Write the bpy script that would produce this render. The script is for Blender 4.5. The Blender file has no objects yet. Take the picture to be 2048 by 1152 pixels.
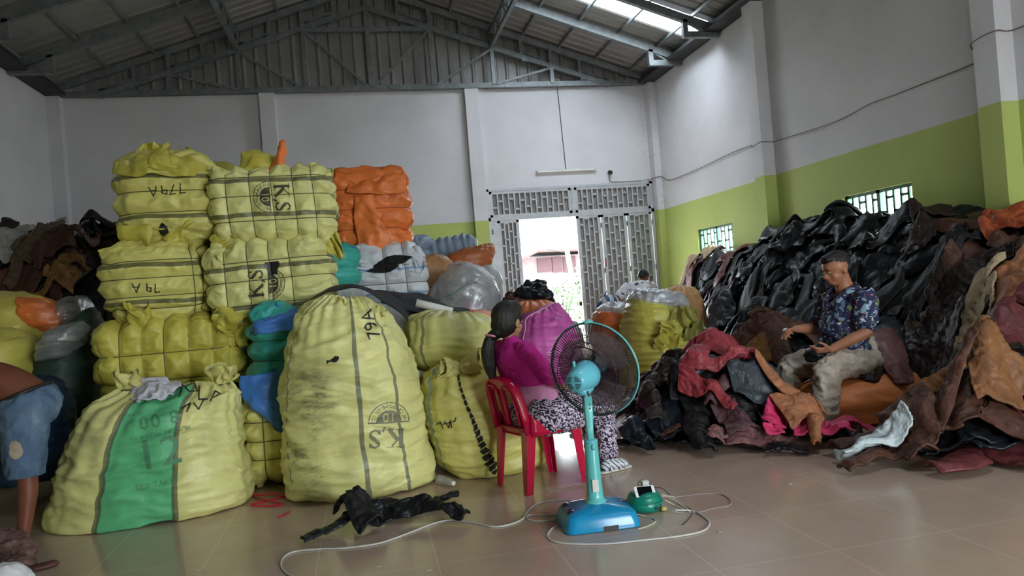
import bpy, bmesh, math, random
import numpy as np
from mathutils import Vector, Matrix
from mathutils.bvhtree import BVHTree

# ------------------------------------------------------------------ camera
SC = bpy.context.scene
COL = SC.collection
FPX, CAM_H = 1450.0, 1.30                       # focal length in pixels of a 2048 wide frame, eye height
YAW, ROLL, PITCH = math.radians(11.7), math.radians(4.6), math.radians(0.15)
_f0 = np.array([math.sin(YAW), math.cos(YAW), 0.0])
_r0 = np.array([math.cos(YAW), -math.sin(YAW), 0.0])
_z = np.array([0.0, 0.0, 1.0])
CF = _f0 * math.cos(PITCH) + _z * math.sin(PITCH)
_u0 = np.cross(_r0, CF)
CR = math.cos(ROLL) * _r0 - math.sin(ROLL) * _u0
CU = math.sin(ROLL) * _r0 + math.cos(ROLL) * _u0
CC = np.array([0.0, 0.0, CAM_H])
cam = bpy.data.objects.new('camera', bpy.data.cameras.new('camera'))
COL.objects.link(cam)
cam.matrix_world = Matrix([[CR[i], CU[i], -CF[i], CC[i]] for i in range(3)] + [[0, 0, 0, 1]])
cam.data.sensor_width = 36.0
cam.data.lens = FPX / 2048 * 36.0
cam.data.clip_start, cam.data.clip_end = 0.05, 300
SC.camera = cam

# ------------------------------------------------------------------ light and exposure
SC.view_settings.view_transform = 'Standard'
SC.view_settings.look = 'None'
SC.view_settings.gamma = 1.0
SC.view_settings.use_curve_mapping = False
SC.view_settings.exposure = 0.34
world = bpy.data.worlds.new('overcast_sky')
SC.world = world
world.use_nodes = True
_n = world.node_tree.nodes
_bg = _n['Background']
_bg.inputs[0].default_value = (0.86, 0.94, 1.0, 1)
_bg.inputs[1].default_value = 17.0


def portal(name, loc, rot, sx, sy):             # tells the sampler where the sky comes in
    l = bpy.data.lights.new(name, 'AREA')
    l.shape = 'RECTANGLE'
    l.size, l.size_y = sx, sy
    o = bpy.data.objects.new(name, l)
    COL.objects.link(o)
    o.location, o.rotation_euler = loc, rot
    l.cycles.is_portal = True
    return o


D_FAR, X_R, X_L, Y_BACK = 14.5, 6.35, -5.25, -3.4
EAVE, RIDGE_X, RIDGE_Z, SLOPE = 5.42, 0.5, 7.45, 0.337
portal('gate_daylight', (3.85, D_FAR + 0.35, 1.37), (-math.pi / 2, 0, 0), 1.25, 2.74)
portal('front_daylight', (3.9, Y_BACK - 0.3, 1.5), (math.pi / 2, 0, 0), 3.1, 3.0)
portal('skylight_daylight', (4.75, 11.8, 6.28), (0, math.atan(SLOPE), 0), 2.9, 0.75)
portal('skylight_front_daylight', (3.6, 2.9, 6.7), (0, math.atan(SLOPE), 0), 1.9, 0.8)
portal('window_daylight', (X_R + 0.35, 7.93, 1.7), (0, math.pi / 2, 0), 0.96, 1.24)
portal('window_daylight_far', (X_R + 0.35, 12.16, 1.7), (0, math.pi / 2, 0), 0.96, 1.34)


# ------------------------------------------------------------------ pixel -> place helpers
def ray(x, y):
    return CF + CR * (x - 1024) / FPX - CU * (y - 576) / FPX


def at_y(x, y, Y):
    d = ray(x, y)
    return CC + d * (Y / d[1])


def at_x(x, y, X):
    d = ray(x, y)
    return CC + d * (X / d[0])


def at_z(x, y, z=0.0):
    d = ray(x, y)
    return CC + d * ((z - CAM_H) / d[2])


# ------------------------------------------------------------------ noise (numpy gradient noise)
_rs = np.random.RandomState(7)
_perm = np.tile(_rs.permutation(512), 3)
_grad = _rs.normal(size=(512, 3))
_grad /= np.linalg.norm(_grad, axis=1)[:, None]


def pn(P, seed=0):
    P = np.asarray(P, float) + seed * 17.31
    i = np.floor(P).astype(int)
    f = P - i
    w = f * f * f * (f * (f * 6 - 15) + 10)
    i &= 511
    out = 0
    for dx in (0, 1):
        for dy in (0, 1):
            for dz in (0, 1):
                h = _perm[_perm[_perm[(i[..., 0] + dx) & 511] + ((i[..., 1] + dy) & 511)] + ((i[..., 2] + dz) & 511)]
                g = _grad[h]
                d = (g * (f - np.array([dx, dy, dz]))).sum(-1)
                out = out + d * (w[..., 0] if dx else 1 - w[..., 0]) * (w[..., 1] if dy else 1 - w[..., 1]) * (w[..., 2] if dz else 1 - w[..., 2])
    return out * 1.5


def fbm(P, seed=0, octs=3):
    s, a = 0, 1.0
    for k in range(octs):
        s = s + a * pn(P * 2 ** k, seed + k * 3)
        a *= 0.5
    return s


def ridge(P, seed=0, octs=2):                   # sharp crests, like folds of cloth
    s, a = 0, 1.0
    for k in range(octs):
        s = s + a * (1 - 2 * np.abs(pn(P * 2 ** k, seed + k * 5)))
        a *= 0.5
    return s


def sst(a, b, x):
    t = np.clip((x - a) / (b - a), 0, 1)
    return t * t * (3 - 2 * t)


# ------------------------------------------------------------------ mesh helpers
_WL = {}                                        # world location of every object made (no scaling, parents unrotated unless local=True)


def tag(o, label=None, cat=None, group=None, kind=None):
    if label:
        o['label'] = label
    if cat:
        o['category'] = cat
    if group:
        o['group'] = group
    if kind:
        o['kind'] = kind
    return o


def thing(name, label, cat, loc=(0, 0, 0), rotz=0.0, group=None):
    o = bpy.data.objects.new(name, None)
    o.empty_display_size = 0.1
    COL.objects.link(o)
    o.location = loc
    o.rotation_euler = (0, 0, rotz)
    _WL[o.name] = np.array(loc, float)
    return tag(o, label, cat, group)


def mk(name, V, F, mat=None, parent=None, uv=None, smooth=True, local=False, loc=None, rot=None, mats=None, fmat=None):
    """one mesh object. V in world coordinates, or in the parent's when local"""
    V = np.asarray(V, float).reshape(-1, 3)
    me = bpy.data.meshes.new(name)
    o = bpy.data.objects.new(name, me)
    COL.objects.link(o)
    if local:
        org = np.zeros(3)
        base = np.array(loc if loc is not None else (0, 0, 0), float)
        if rot is not None:
            o.rotation_euler = rot
    else:
        org = _WL[parent.name] if parent is not None else (np.array(loc, float) if loc is not None else np.array([V[:, 0].mean(), V[:, 1].mean(), V[:, 2].min()]))
        base = np.zeros(3) if parent is not None else org
    me.from_pydata((V - org).tolist(), [], [tuple(int(i) for i in f) for f in F])
    o.location = base
    _WL[o.name] = org if not local else (np.array(base) + (_WL[parent.name] if parent is not None else 0))
    if parent is not None:
        o.parent = parent
    for m in (mats or ([mat] if mat else [])):
        me.materials.append(m)
    if fmat is not None:
        me.polygons.foreach_set('material_index', np.asarray(fmat, dtype=np.int32))
    if smooth:
        me.polygons.foreach_set('use_smooth', [True] * len(me.polygons))
    if uv is not None:
        ul = me.uv_layers.new(name='UVMap')
        idx = np.empty(len(me.loops), dtype=np.int32)
        me.loops.foreach_get('vertex_index', idx)
        ul.data.foreach_set('uv', np.asarray(uv, float)[idx].ravel())
    me.update()
    return o


class MB:
    """collects simple solids and links them as ONE mesh object"""

    def __init__(s):
        s.V, s.F = [], []

    def add(s, V, F):
        b = len(s.V)
        s.V += [tuple(v) for v in V]
        s.F += [tuple(b + i for i in f) for f in F]
        return s

    def box(s, x0, x1, y0, y1, z0, z1):
        V = [(x, y, z) for x in (x0, x1) for y in (y0, y1) for z in (z0, z1)]
        return s.add(V, [(0, 1, 3, 2), (4, 6, 7, 5), (0, 4, 5, 1), (2, 3, 7, 6), (0, 2, 6, 4), (1, 5, 7, 3)])

    def bar(s, a, b, w, h=None, up=(0, 0, 1)):
        """square section bar from a to b"""
        h = h or w
        a, b = np.array(a, float), np.array(b, float)
        d = b - a
        d /= np.linalg.norm(d)
        u = np.array(up, float)
        if abs(d @ u) > 0.98:
            u = np.array([0, 1.0, 0])
        r = np.cross(d, u)
        r /= np.linalg.norm(r)
        u = np.cross(r, d)
        V = []
        for p in (a, b):
            for i, j in ((-1, -1), (1, -1), (1, 1), (-1, 1)):
                V.append(p + r * i * w / 2 + u * j * h / 2)
        return s.add(V, [(0, 1, 2, 3), (7, 6, 5, 4), (0, 4, 5, 1), (1, 5, 6, 2), (2, 6, 7, 3), (3, 7, 4, 0)])

    def tube(s, pts, r, n=8, closed=False, flat=1.0, caps=True):
        V, F = tube_vf(pts, r, n, closed, flat, caps)
        return s.add(V, F)

    def build(s, name, mat, parent=None, smooth=False, **k):
        return mk(name, s.V, s.F, mat, parent, smooth=smooth, **k)


def tube_vf(pts, r, n=8, closed=False, flat=1.0, caps=True):
    P = np.array(pts, float)
    m = len(P)
    R = np.broadcast_to(np.asarray(r, float), (m,)) if np.ndim(r) < 2 else None
    T = np.gradient(P, axis=0) if not closed else (np.roll(P, -1, 0) - np.roll(P, 1, 0))
    T /= np.linalg.norm(T, axis=1)[:, None] + 1e-12
    u = np.array([0, 0, 1.0]) if abs(T[0][2]) < 0.9 else np.array([0, 1.0, 0])
    V = []
    for i in range(m):
        u = u - T[i] * (u @ T[i])
        u /= np.linalg.norm(u) + 1e-12
        v = np.cross(T[i], u)
        for k in range(n):
            a = 2 * math.pi * k / n
            V.append(P[i] + R[i] * (math.cos(a) * v + flat * math.sin(a) * u))
    F = []
    for i in range(m if closed else m - 1):
        j = (i + 1) % m
        for k in range(n):
            F.append((i * n + k, i * n + (k + 1) % n, j * n + (k + 1) % n, j * n + k))
    if caps and not closed:
        F.append(tuple(range(n))[::-1])
        F.append(tuple((m - 1) * n + k for k in range(n)))
    return V, F


def crv(pts, n=8):
    """Catmull-Rom through the points"""
    P = np.array(pts, float)
    P = np.vstack([2 * P[0] - P[1], P, 2 * P[-1] - P[-2]])
    out = []
    for i in range(1, len(P) - 2):
        for k in range(n):
            t = k / n
            out.append(0.5 * ((2 * P[i]) + (-P[i - 1] + P[i + 1]) * t + (2 * P[i - 1] - 5 * P[i] + 4 * P[i + 1] - P[i + 2]) * t * t + (-P[i - 1] + 3 * P[i] - 3 * P[i + 1] + P[i + 2]) * t ** 3))
    out.append(P[-2])
    return np.array(out)


def gridF(nu, nv, wrap=False, off=0):
    F = []
    for j in range(nv - 1):
        for i in range(nu if wrap else nu - 1):
            a, b = j * nu + i, j * nu + (i + 1) % nu
            F.append((off + a, off + b, off + b + nu, off + a + nu))
    return F


def gnorm(P, wrap=False):
    """normals of a grid P[nv,nu,3]"""
    if wrap:
        du = np.roll(P, -1, 1) - np.roll(P, 1, 1)
    else:
        du = np.gradient(P, axis=1)
    dv = np.gradient(P, axis=0)
    N = np.cross(du, dv)
    return N / (np.linalg.norm(N, axis=-1, keepdims=True) + 1e-9)


def mod(o, typ, **k):
    m = o.modifiers.new(typ.lower(), typ)
    for a, b in k.items():
        setattr(m, a, b)
    return m


def bake(o):
    dg = bpy.context.evaluated_depsgraph_get()
    dg.update()
    me = bpy.data.meshes.new_from_object(o.evaluated_get(dg))
    old = o.data
    o.modifiers.clear()
    o.data = me
    bpy.data.meshes.remove(old)
    return o


def verts(o):
    a = np.empty(len(o.data.vertices) * 3)
    o.data.vertices.foreach_get('co', a)
    return a.reshape(-1, 3)


def vnorm(o):
    a = np.empty(len(o.data.vertices) * 3)
    o.data.vertices.foreach_get('normal', a)
    return a.reshape(-1, 3)


def setv(o, V):
    o.data.vertices.foreach_set('co', np.asarray(V, float).ravel())
    o.data.update()


# ------------------------------------------------------------------ materials
class NT:
    def __init__(s, name):
        s.m = bpy.data.materials.new(name)
        s.m.use_nodes = True
        s.t = s.m.node_tree
        s.b = s.t.nodes['Principled BSDF']
        s._tc = None

    def n(s, typ, **k):
        x = s.t.nodes.new(typ)
        for a, v in k.items():
            setattr(x, a, v)
        return x

    def l(s, a, b):
        s.t.links.new(a, b)

    def tc(s, which='Object'):
        if s._tc is None:
            s._tc = s.n('ShaderNodeTexCoord')
        return s._tc.outputs[which]

    def mapp(s, src, scale=(1, 1, 1)):
        m = s.n('ShaderNodeMapping')
        m.inputs['Scale'].default_value = scale
        s.l(src, m.inputs['Vector'])
        return m.outputs[0]

    def noise(s, src, scale=5.0, detail=3.0, rough=0.5, out='Fac'):
        x = s.n('ShaderNodeTexNoise')
        x.inputs['Scale'].default_value = scale
        x.inputs['Detail'].default_value = detail
        x.inputs['Roughness'].default_value = rough
        s.l(src, x.inputs['Vector'])
        return x.outputs[out]

    def ramp(s, src, *stops):
        r = s.n('ShaderNodeValToRGB')
        e = r.color_ramp.elements
        while len(e) < len(stops):
            e.new(0.5)
        for i, (p, c) in enumerate(stops):
            e[i].position = p
            e[i].color = (*c, 1) if len(c) == 3 else c
        s.l(src, r.inputs[0])
        return r.outputs[0]

    def mix(s, fac, a, b):
        x = s.n('ShaderNodeMix', data_type='RGBA')
        for sock, v in ((x.inputs[0], fac), (x.inputs[6], a), (x.inputs[7], b)):
            if hasattr(v, 'links'):
                s.l(v, sock)
            elif isinstance(v, (int, float)):
                sock.default_value = v
            else:
                sock.default_value = (*v, 1)
        return x.outputs[2]

    def math(s, op, a, b=None, clamp=False):
        x = s.n('ShaderNodeMath', operation=op, use_clamp=clamp)
        for sock, v in zip(x.inputs, (a, b)):
            if v is None:
                continue
            if hasattr(v, 'links'):
                s.l(v, sock)
            else:
                sock.default_value = v
        return x.outputs[0]

    def sep(s, src):
        x = s.n('ShaderNodeSeparateXYZ')
        s.l(src, x.inputs[0])
        return x.outputs

    def bump(s, h, strength=0.3, dist=0.01):
        x = s.n('ShaderNodeBump')
        x.inputs['Strength'].default_value = strength
        x.inputs['Distance'].default_value = dist
        s.l(h, x.inputs['Height'])
        s.l(x.outputs[0], s.b.inputs['Normal'])

    def done(s, col=None, rough=0.5, metal=0.0, spec=None, **k):
        if col is not None:
            if hasattr(col, 'links'):
                s.l(col, s.b.inputs['Base Color'])
            else:
                s.b.inputs['Base Color'].default_value = (*col, 1)
        if hasattr(rough, 'links'):
            s.l(rough, s.b.inputs['Roughness'])
        else:
            s.b.inputs['Roughness'].default_value = rough
        s.b.inputs['Metallic'].default_value = metal
        if spec is not None:
            s.b.inputs['Specular IOR Level'].default_value = spec
        for a, v in k.items():
            s.b.inputs[a.replace('_', ' ')].default_value = v
        return s.m


def srgb(*c):
    return tuple(((x / 255 + 0.055) / 1.055) ** 2.4 if x > 10 else x / 255 / 12.92 for x in c)


_MC = {}


def plain(name, col, rough=0.5, metal=0.0, var=0.12, scale=6.0, bump=0.0, bscale=40, **k):
    """a surface of one colour with slight mottling"""
    if name in _MC:
        return _MC[name]
    t = NT(name)
    nz = t.noise(t.tc(), scale, 3)
    c = t.ramp(nz, (0.3, tuple(x * (1 - var) for x in col)), (0.7, tuple(min(1, x * (1 + var)) for x in col)))
    if bump:
        t.bump(t.noise(t.tc(), bscale, 4), bump, 0.004)
    _MC[name] = t.done(c, rough, metal, **k)
    return _MC[name]
# ================================================================== the building
def wall_paint():
    t = NT('painted_plaster')
    g = t.n('ShaderNodeNewGeometry').outputs['Position']
    z = t.sep(g)[2]
    wob = t.math('MULTIPLY', t.math('SUBTRACT', t.noise(g, 0.9, 2), 0.5), 0.02)
    fac = t.math('LESS_THAN', t.math('ADD', z, wob), 2.735)
    n1 = t.noise(g, 1.3, 5, 0.6)
    white = t.ramp(n1, (0.3, (0.60, 0.585, 0.61)), (0.7, (0.68, 0.665, 0.69)))
    green = t.ramp(n1, (0.3, (0.42, 0.49, 0.13)), (0.7, (0.47, 0.54, 0.155)))
    c = t.mix(fac, white, green)
    near = t.n('ShaderNodeVectorMath', operation='DISTANCE')
    t.l(t.mapp(g, (1, 1, 0)), near.inputs[0])
    near.inputs[1].default_value = (6.24, 14.3, 0)
    grime = t.math('MULTIPLY', t.math('LESS_THAN', t.math('ADD', near.outputs['Value'], t.math('MULTIPLY', t.noise(g, 3.0, 3), 0.3)), 0.42), t.math('GREATER_THAN', t.noise(g, 24.0, 4, 0.8), 0.56))
    spots = t.math('MAXIMUM', t.math('GREATER_THAN', t.noise(g, 9.0, 3, 0.7), 0.745), grime)
    c = t.mix(t.math('MULTIPLY', spots, 0.35), c, (0.25, 0.22, 0.2))
    t.bump(t.noise(g, 30, 4), 0.12, 0.004)
    return t.done(c, 0.75)


def steel(name='galvanised_steel', c0=(0.12, 0.135, 0.14), c1=(0.24, 0.26, 0.265)):
    t = NT(name)
    g = t.n('ShaderNodeNewGeometry').outputs['Position']
    c = t.ramp(t.noise(g, 7, 5, 0.7), (0.3, c0), (0.7, c1))
    return t.done(c, 0.45, 0.35)


def tile_floor():
    t = NT('glossy_beige_tiles')
    g = t.n('ShaderNodeNewGeometry').outputs['Position']
    x, y, z = t.sep(g)
    S = 0.585

    def line(v, off):
        a = t.math('FRACT', t.math('ADD', t.math('DIVIDE', t.math('SUBTRACT', v, off), S), 40.0))
        b = t.math('ABSOLUTE', t.math('SUBTRACT', a, 0.5))
        return t.math('GREATER_THAN', b, 0.4970)
    gr = t.math('MAXIMUM', line(x, 0.26), line(y, 4.13))
    c = t.ramp(t.noise(g, 2.2, 6, 0.65), (0.25, (0.44, 0.32, 0.25)), (0.75, (0.52, 0.39, 0.31)))
    # dust and scuffs
    c = t.mix(t.math('MULTIPLY', t.math('GREATER_THAN', t.noise(g, 23, 4, 0.8), 0.70), 0.3), c, (0.17, 0.13, 0.1))
    c = t.mix(t.math('MULTIPLY', gr, 0.6), c, (0.74, 0.66, 0.56))
    r = t.ramp(t.noise(g, 3.1, 6, 0.7), (0.3, (0.10,) * 3), (0.75, (0.24,) * 3))
    t.bump(t.noise(g, 1.5, 3), 0.03, 0.01)
    return t.done(c, r, 0.0, spec=0.5)


M_WALL, M_STEEL, M_TILE = wall_paint(), steel(), tile_floor()
M_GATE = steel('grey_painted_steel', (0.42, 0.43, 0.46), (0.56, 0.575, 0.60))
M_GATESHEET = plain('warm_grey_sheet_metal', (0.24, 0.225, 0.21), 0.5, 0.1)


def roof_sheet():
    t = NT('ribbed_roof_sheet')
    g = t.n('ShaderNodeNewGeometry').outputs['Position']
    c = t.ramp(t.noise(g, 1.2, 5, 0.7), (0.3, (0.22, 0.21, 0.205)), (0.7, (0.30, 0.29, 0.28)))
    return t.done(c, 0.5, 0.3)


M_ROOF = roof_sheet()

# floor and the ground outside
MB().box(X_L - 0.3, X_R + 0.3, Y_BACK - 0.3, D_FAR + 0.2, -0.12, 0).build('floor', M_TILE)['kind'] = 'structure'
M_GND = plain('pale_dusty_concrete', (0.45, 0.43, 0.40), 0.9)
MB().box(-60, 60, D_FAR + 0.2, 90, -0.3, -0.04).build('ground_outside', M_GND)['kind'] = 'structure'
MB().box(-30, 30, -30, Y_BACK - 0.3, -0.3, -0.02).build('ground_outside_front', M_GND)['kind'] = 'structure'


def wall_boxes(a0, a1, z0, z1, holes):
    """rectangles of a wall running along a with rectangular holes (a0,a1,z0,z1)"""
    aa = sorted({a0, a1, *[h[0] for h in holes], *[h[1] for h in holes]})
    out = []
    for p, q in zip(aa, aa[1:]):
        cuts = sorted((h[2], h[3]) for h in holes if h[0] <= p and h[1] >= q)
        z = z0
        for c0, c1 in cuts:
            if c0 > z:
                out.append((p, q, z, c0))
            z = c1
        if z < z1:
            out.append((p, q, z, z1))
    return out


T = 0.2
WIN = [(7.31, 8.55, 1.22, 2.18), (11.49, 12.83, 1.22, 2.16)]
GATE = (2.61, 6.2, 0.0, 3.37)
b = MB()
for p, q, z0, z1 in wall_boxes(X_L - T, X_R + T, -0.1, EAVE, [GATE]):
    b.box(p, q, D_FAR, D_FAR + T, z0, z1)
for x in (-1.62, 2.33):
    b.box(x, x + 0.28, D_FAR - 0.13, D_FAR, 0, EAVE + 0.03)
b.box(X_R - 0.14, X_R, D_FAR - 0.25, D_FAR, 0, EAVE)
b.box(X_L, X_L + 0.22, D_FAR - 0.2, D_FAR, 0, EAVE)
b.build('wall_far', M_WALL)['kind'] = 'structure'
b = MB()
for p, q, z0, z1 in wall_boxes(Y_BACK, D_FAR, -0.1, EAVE, WIN):
    b.box(X_R, X_R + T, p, q, z0, z1)
for y in (1.7, 5.85, 10.05):
    b.box(X_R - 0.2, X_R, y, y + 0.27, 0, EAVE + 0.03)
b.build('wall_right', M_WALL)['kind'] = 'structure'
b = MB()
b.box(X_L - T, X_L, Y_BACK, D_FAR, -0.1, EAVE)
for y in (1.7, 5.85, 10.05):
    b.box(X_L, X_L + 0.15, y, y + 0.27, 0, EAVE)
b.build('wall_left', M_WALL)['kind'] = 'structure'
b = MB()
for p, q, z0, z1 in wall_boxes(X_L - T, X_R + T, -0.1, 7.6, [(2.35, 5.45, 0.0, 3.0)]):
    b.box(p, q, Y_BACK - T, Y_BACK, z0, z1)
b.build('wall_back', M_WALL)['kind'] = 'structure'


def roof_z(x):
    return RIDGE_Z - SLOPE * abs(x - RIDGE_X)


# roof: two ribbed slopes, each with openings for the translucent sheets
SKY = [(3.3, 6.2, 11.42, 12.26), (2.65, 4.55, 2.5, 3.3)]


def rib_profile(y):
    f = (y / 0.25) % 1.0
    return 0.022 * float(sst(0.0, 0.12, f) * (1 - sst(0.22, 0.34, f)))


def roof_slope(name, x0, x1, holes):
    ys = []
    y = Y_BACK - 0.4
    while y < D_FAR + 0.35:
        for d in (0, 0.03, 0.055, 0.085):
            ys.append(y + d)
        y += 0.25
    xs = sorted({x0, x1, *[h for q in holes for h in q[:2]]})
    V, F, idx = [], [], {}
    for j, y in enumerate(ys):
        rib = 0.022 if (j % 4) in (1, 2) else 0.0
        for i, x in enumerate(xs):
            V.append((x, y, roof_z(x) + 0.10 + rib))
    n = len(xs)
    for j in range(len(ys) - 1):
        for i in range(n - 1):
            xm, ym = (xs[i] + xs[i + 1]) / 2, (ys[j] + ys[j + 1]) / 2
            if any(h[0] < xm < h[1] and h[2] < ym < h[3] for h in holes):
                continue
            F.append((j * n + i, j * n + i + 1, (j + 1) * n + i + 1, (j + 1) * n + i))
    o = mk(name, V, F, M_ROOF, smooth=False)
    mod(o, 'SOLIDIFY', thickness=0.004, offset=1)
    o['kind'] = 'structure'


roof_slope('ceiling', X_L - 0.35, RIDGE_X, [])
roof_slope('ceiling_right', RIDGE_X, X_R + 0.35, SKY)


def sky_sheet():
    t = NT('translucent_roof_sheet')
    tr = t.n('ShaderNodeBsdfTransparent')
    tr.inputs[0].default_value = (0.93, 0.97, 1.0, 1)
    tl = t.n('ShaderNodeBsdfTranslucent')
    tl.inputs[0].default_value = (0.9, 0.95, 1.0, 1)
    mx = t.n('ShaderNodeMixShader')
    mx.inputs[0].default_value = 0.15
    t.l(tr.outputs[0], mx.inputs[1])
    t.l(tl.outputs[0], mx.inputs[2])
    t.l(mx.outputs[0], t.n('ShaderNodeOutputMaterial').inputs[0])
    t.t.nodes.remove(t.t.nodes['Material Output'])
    return t.m


M_SKY = sky_sheet()
for k, (x0, x1, y0, y1) in enumerate(SKY):
    V = [(x, y, roof_z(x) + 0.13) for y in (y0 - 0.1, y1 + 0.1) for x in (x0 - 0.1, x1 + 0.1)]
    mk('window_%d' % (k + 5), V, [(0, 1, 3, 2)], M_SKY, smooth=False)['kind'] = 'structure'

# gable above the far wall: upright ribbed cladding
V, F = [], []
x, j = X_L - 0.2, 0
while x < X_R + 0.2:
    for d, dep in ((0, 0.0), (0.03, 0.03), (0.055, 0.03), (0.085, 0.0)):
        V += [(x + d, D_FAR + 0.12 - dep, EAVE - 0.05), (x + d, D_FAR + 0.12 - dep, roof_z(x + d) + 0.1)]
    x += 0.235
for i in range(len(V) // 2 - 1):
    F.append((2 * i, 2 * i + 2, 2 * i + 3, 2 * i + 1))
o = mk('wall_gable', V, F, M_ROOF, smooth=False)
mod(o, 'SOLIDIFY', thickness=0.004)
o['kind'] = 'structure'
b = MB()
for sx, x1 in ((-1, X_L - 0.3), (1, X_R + 0.3)):
    b.bar((RIDGE_X, Y_BACK + 0.1, RIDGE_Z), (x1, Y_BACK + 0.1, roof_z(x1)), 0.05, 0.3)
b.build('trim_1', M_STEEL)['kind'] = 'structure'


# trusses ------------------------------------------------------------
def rafter(y, name, label, group=None):
    """a lattice rafter pair: parts are the two sloping chords and the boxed eave brackets"""
    t = thing(name, label, 'roof beam', (RIDGE_X, y, RIDGE_Z), group=group)
    for sgn, xe in ((1, X_R - 0.02), (-1, X_L + 0.02)):
        MB().bar((RIDGE_X, y, roof_z(RIDGE_X) - 0.03), (xe, y, roof_z(xe) - 0.03), 0.09, 0.13).build('chord', M_STEEL, t)
        b = MB()
        xi = xe - sgn * 0.62
        zi = roof_z(xi) - 0.05
        b.bar((xi, y, zi), (xi, y, zi - 0.28), 0.09)
        b.bar((xi - sgn * 0.04, y, zi - 0.26), (xe, y, zi - 0.26), 0.1)
        b.bar((xe - sgn * 0.2, y, roof_z(xe) - 0.03), (xe - sgn * 0.2, y, zi - 0.28), 0.07)
        b.bar((xe - sgn * 0.2, y, zi - 0.26), (xi, y, zi - 0.02), 0.03)
        b.build('eave_bracket', M_STEEL, t)
    return t


for k, y in enumerate((12.9, 11.4, 9.2, 7.0, 4.8, 2.6, 0.4, -1.8)):
    rafter(y, 'roof_rafter', ('grey steel roof rafter next to the gable truss, ending in a boxed bracket',
                              'grey steel roof rafter in front of the bright roof sheet',
                              'grey steel roof rafter, third counting from the far wall',
                              'grey steel roof rafter, fourth counting from the far wall',
                              'grey steel roof rafter overhead, fifth counting from the far wall',
                              'grey steel roof rafter overhead beside the front roof light',
                              'grey steel roof rafter overhead, next to last before the back wall',
                              'grey steel roof rafter overhead nearest the back wall')[k], 'roof rafters')
# the gable truss
yT = D_FAR - 0.12
t = thing('gable_truss', 'galvanised steel lattice truss standing on top of the far wall', 'truss', (RIDGE_X, yT, EAVE))
MB().bar((X_L, yT, EAVE + 0.04), (X_R, yT, EAVE + 0.04), 0.08, 0.10).build('bottom_chord', M_STEEL, t)


def zin(x):
    return 7.03 - 0.333 * abs(x - RIDGE_X)


for sgn, xe in ((1, X_R), (-1, X_L)):
    MB().bar((RIDGE_X, yT, roof_z(RIDGE_X)), (xe, yT, roof_z(xe)), 0.09, 0.12).build('rafter_chord', M_STEEL, t)
    MB().bar((RIDGE_X, yT - 0.01, zin(RIDGE_X)), (RIDGE_X + sgn * 4.88, yT - 0.01, zin(RIDGE_X + 4.88) + 0.02), 0.08, 0.10).build('inner_chord', M_STEEL, t)
MB().bar((RIDGE_X - 1.22, yT - 0.03, 6.6), (RIDGE_X + 1.22, yT - 0.03, 6.6), 0.07, 0.09).build('collar', M_STEEL, t)
for k in range(-4, 5):
    x = RIDGE_X + 1.22 * k
    if abs(k) < 4:
        MB().bar((x, yT - 0.03, EAVE + 0.05), (x, yT - 0.03, roof_z(x)), 0.075).build('post', M_STEEL, t)
    if abs(k) < 4:
        xm = x + (0.61 if k >= 0 else -0.61)
        MB().bar((xm, yT - 0.02, zin(xm)), (xm, yT - 0.02, roof_z(xm)), 0.07).build('post', M_STEEL, t)
    if k == 0:
        MB().bar((x - 0.61, yT - 0.02, zin(x + 0.61)), (x - 0.61, yT - 0.02, roof_z(x + 0.61)), 0.07).build('post', M_STEEL, t)
    s = 1 if k > 0 else -1
    if k:
        x0 = RIDGE_X + 1.22 * (k - s)
        if abs(k) < 4:
            MB().bar((x, yT - 0.035, zin(x) - 0.03), (x0 + s * 0.06, yT - 0.035, EAVE + 0.06), 0.045).build('brace', M_STEEL, t)
        xm = x - s * 0.61
        MB().bar((xm, yT - 0.035, roof_z(xm) - 0.3), (x, yT - 0.035, zin(x) + 0.1), 0.035).build('brace', M_STEEL, t)
        MB().bar((x, yT - 0.035, zin(x) + 0.12), (xm, yT - 0.035, zin(x) + 0.14), 0.035).build('brace', M_STEEL, t)
        if abs(k) == 1:
            MB().bar((xm, yT - 0.035, 6.62), (x - s * 1.16, yT - 0.035, zin(x) - 0.02), 0.035).build('brace', M_STEEL, t)


# lattice beams and purlins running the length of the building
def lattice(x, label):
    t = thing('lattice_beam', label, 'roof beam', (x, 0, 6.3))
    za, zb = zin(x) + 0.02, roof_z(x) - 0.1
    for z in (za, zb):
        MB().bar((x, Y_BACK, z), (x, yT, z), 0.07, 0.06).build('chord', M_STEEL, t)
    b = MB()
    y, k = yT, 0
    while y > 0:
        b.bar((x, y, za if k % 2 else zb), (x, y - 0.35, zb if k % 2 else za), 0.035)
        y -= 0.35
        k += 1
    b.build('lacing', M_STEEL, t)


lattice(RIDGE_X + 2.44, 'grey lattice beam running overhead right of the middle of the roof')
lattice(RIDGE_X - 2.44, 'grey lattice beam running overhead left of the middle of the roof')
for k, dx in enumerate((-5.55, -4.7, -3.9, -3.1, -1.65, -0.8, 0.8, 1.65, 3.1, 3.85, 4.6, 5.35)):
    x = RIDGE_X + dx
    o = MB().bar((x, Y_BACK, roof_z(x) + 0.055), (x, yT, roof_z(x) + 0.055), 0.04, 0.05).build('roof_purlin', M_STEEL)
    tag(o, 'thin grey steel purlin, %s under the %s roof slope' % (('next to the eave', 'second from the eave', 'third from the eave', 'just outside the lattice beam', 'just inside the lattice beam', 'next to the ridge')[k if k < 6 else 11 - k], 'left' if dx < 0 else 'right'), 'purlin', 'roof purlins')
M_DKST = plain('dark_gutter_steel', (0.03, 0.03, 0.032), 0.6, 0.3)
b = MB()
b.box(X_R, X_R + T, Y_BACK, D_FAR - 0.12, EAVE, roof_z(X_R) + 0.10)
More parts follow.
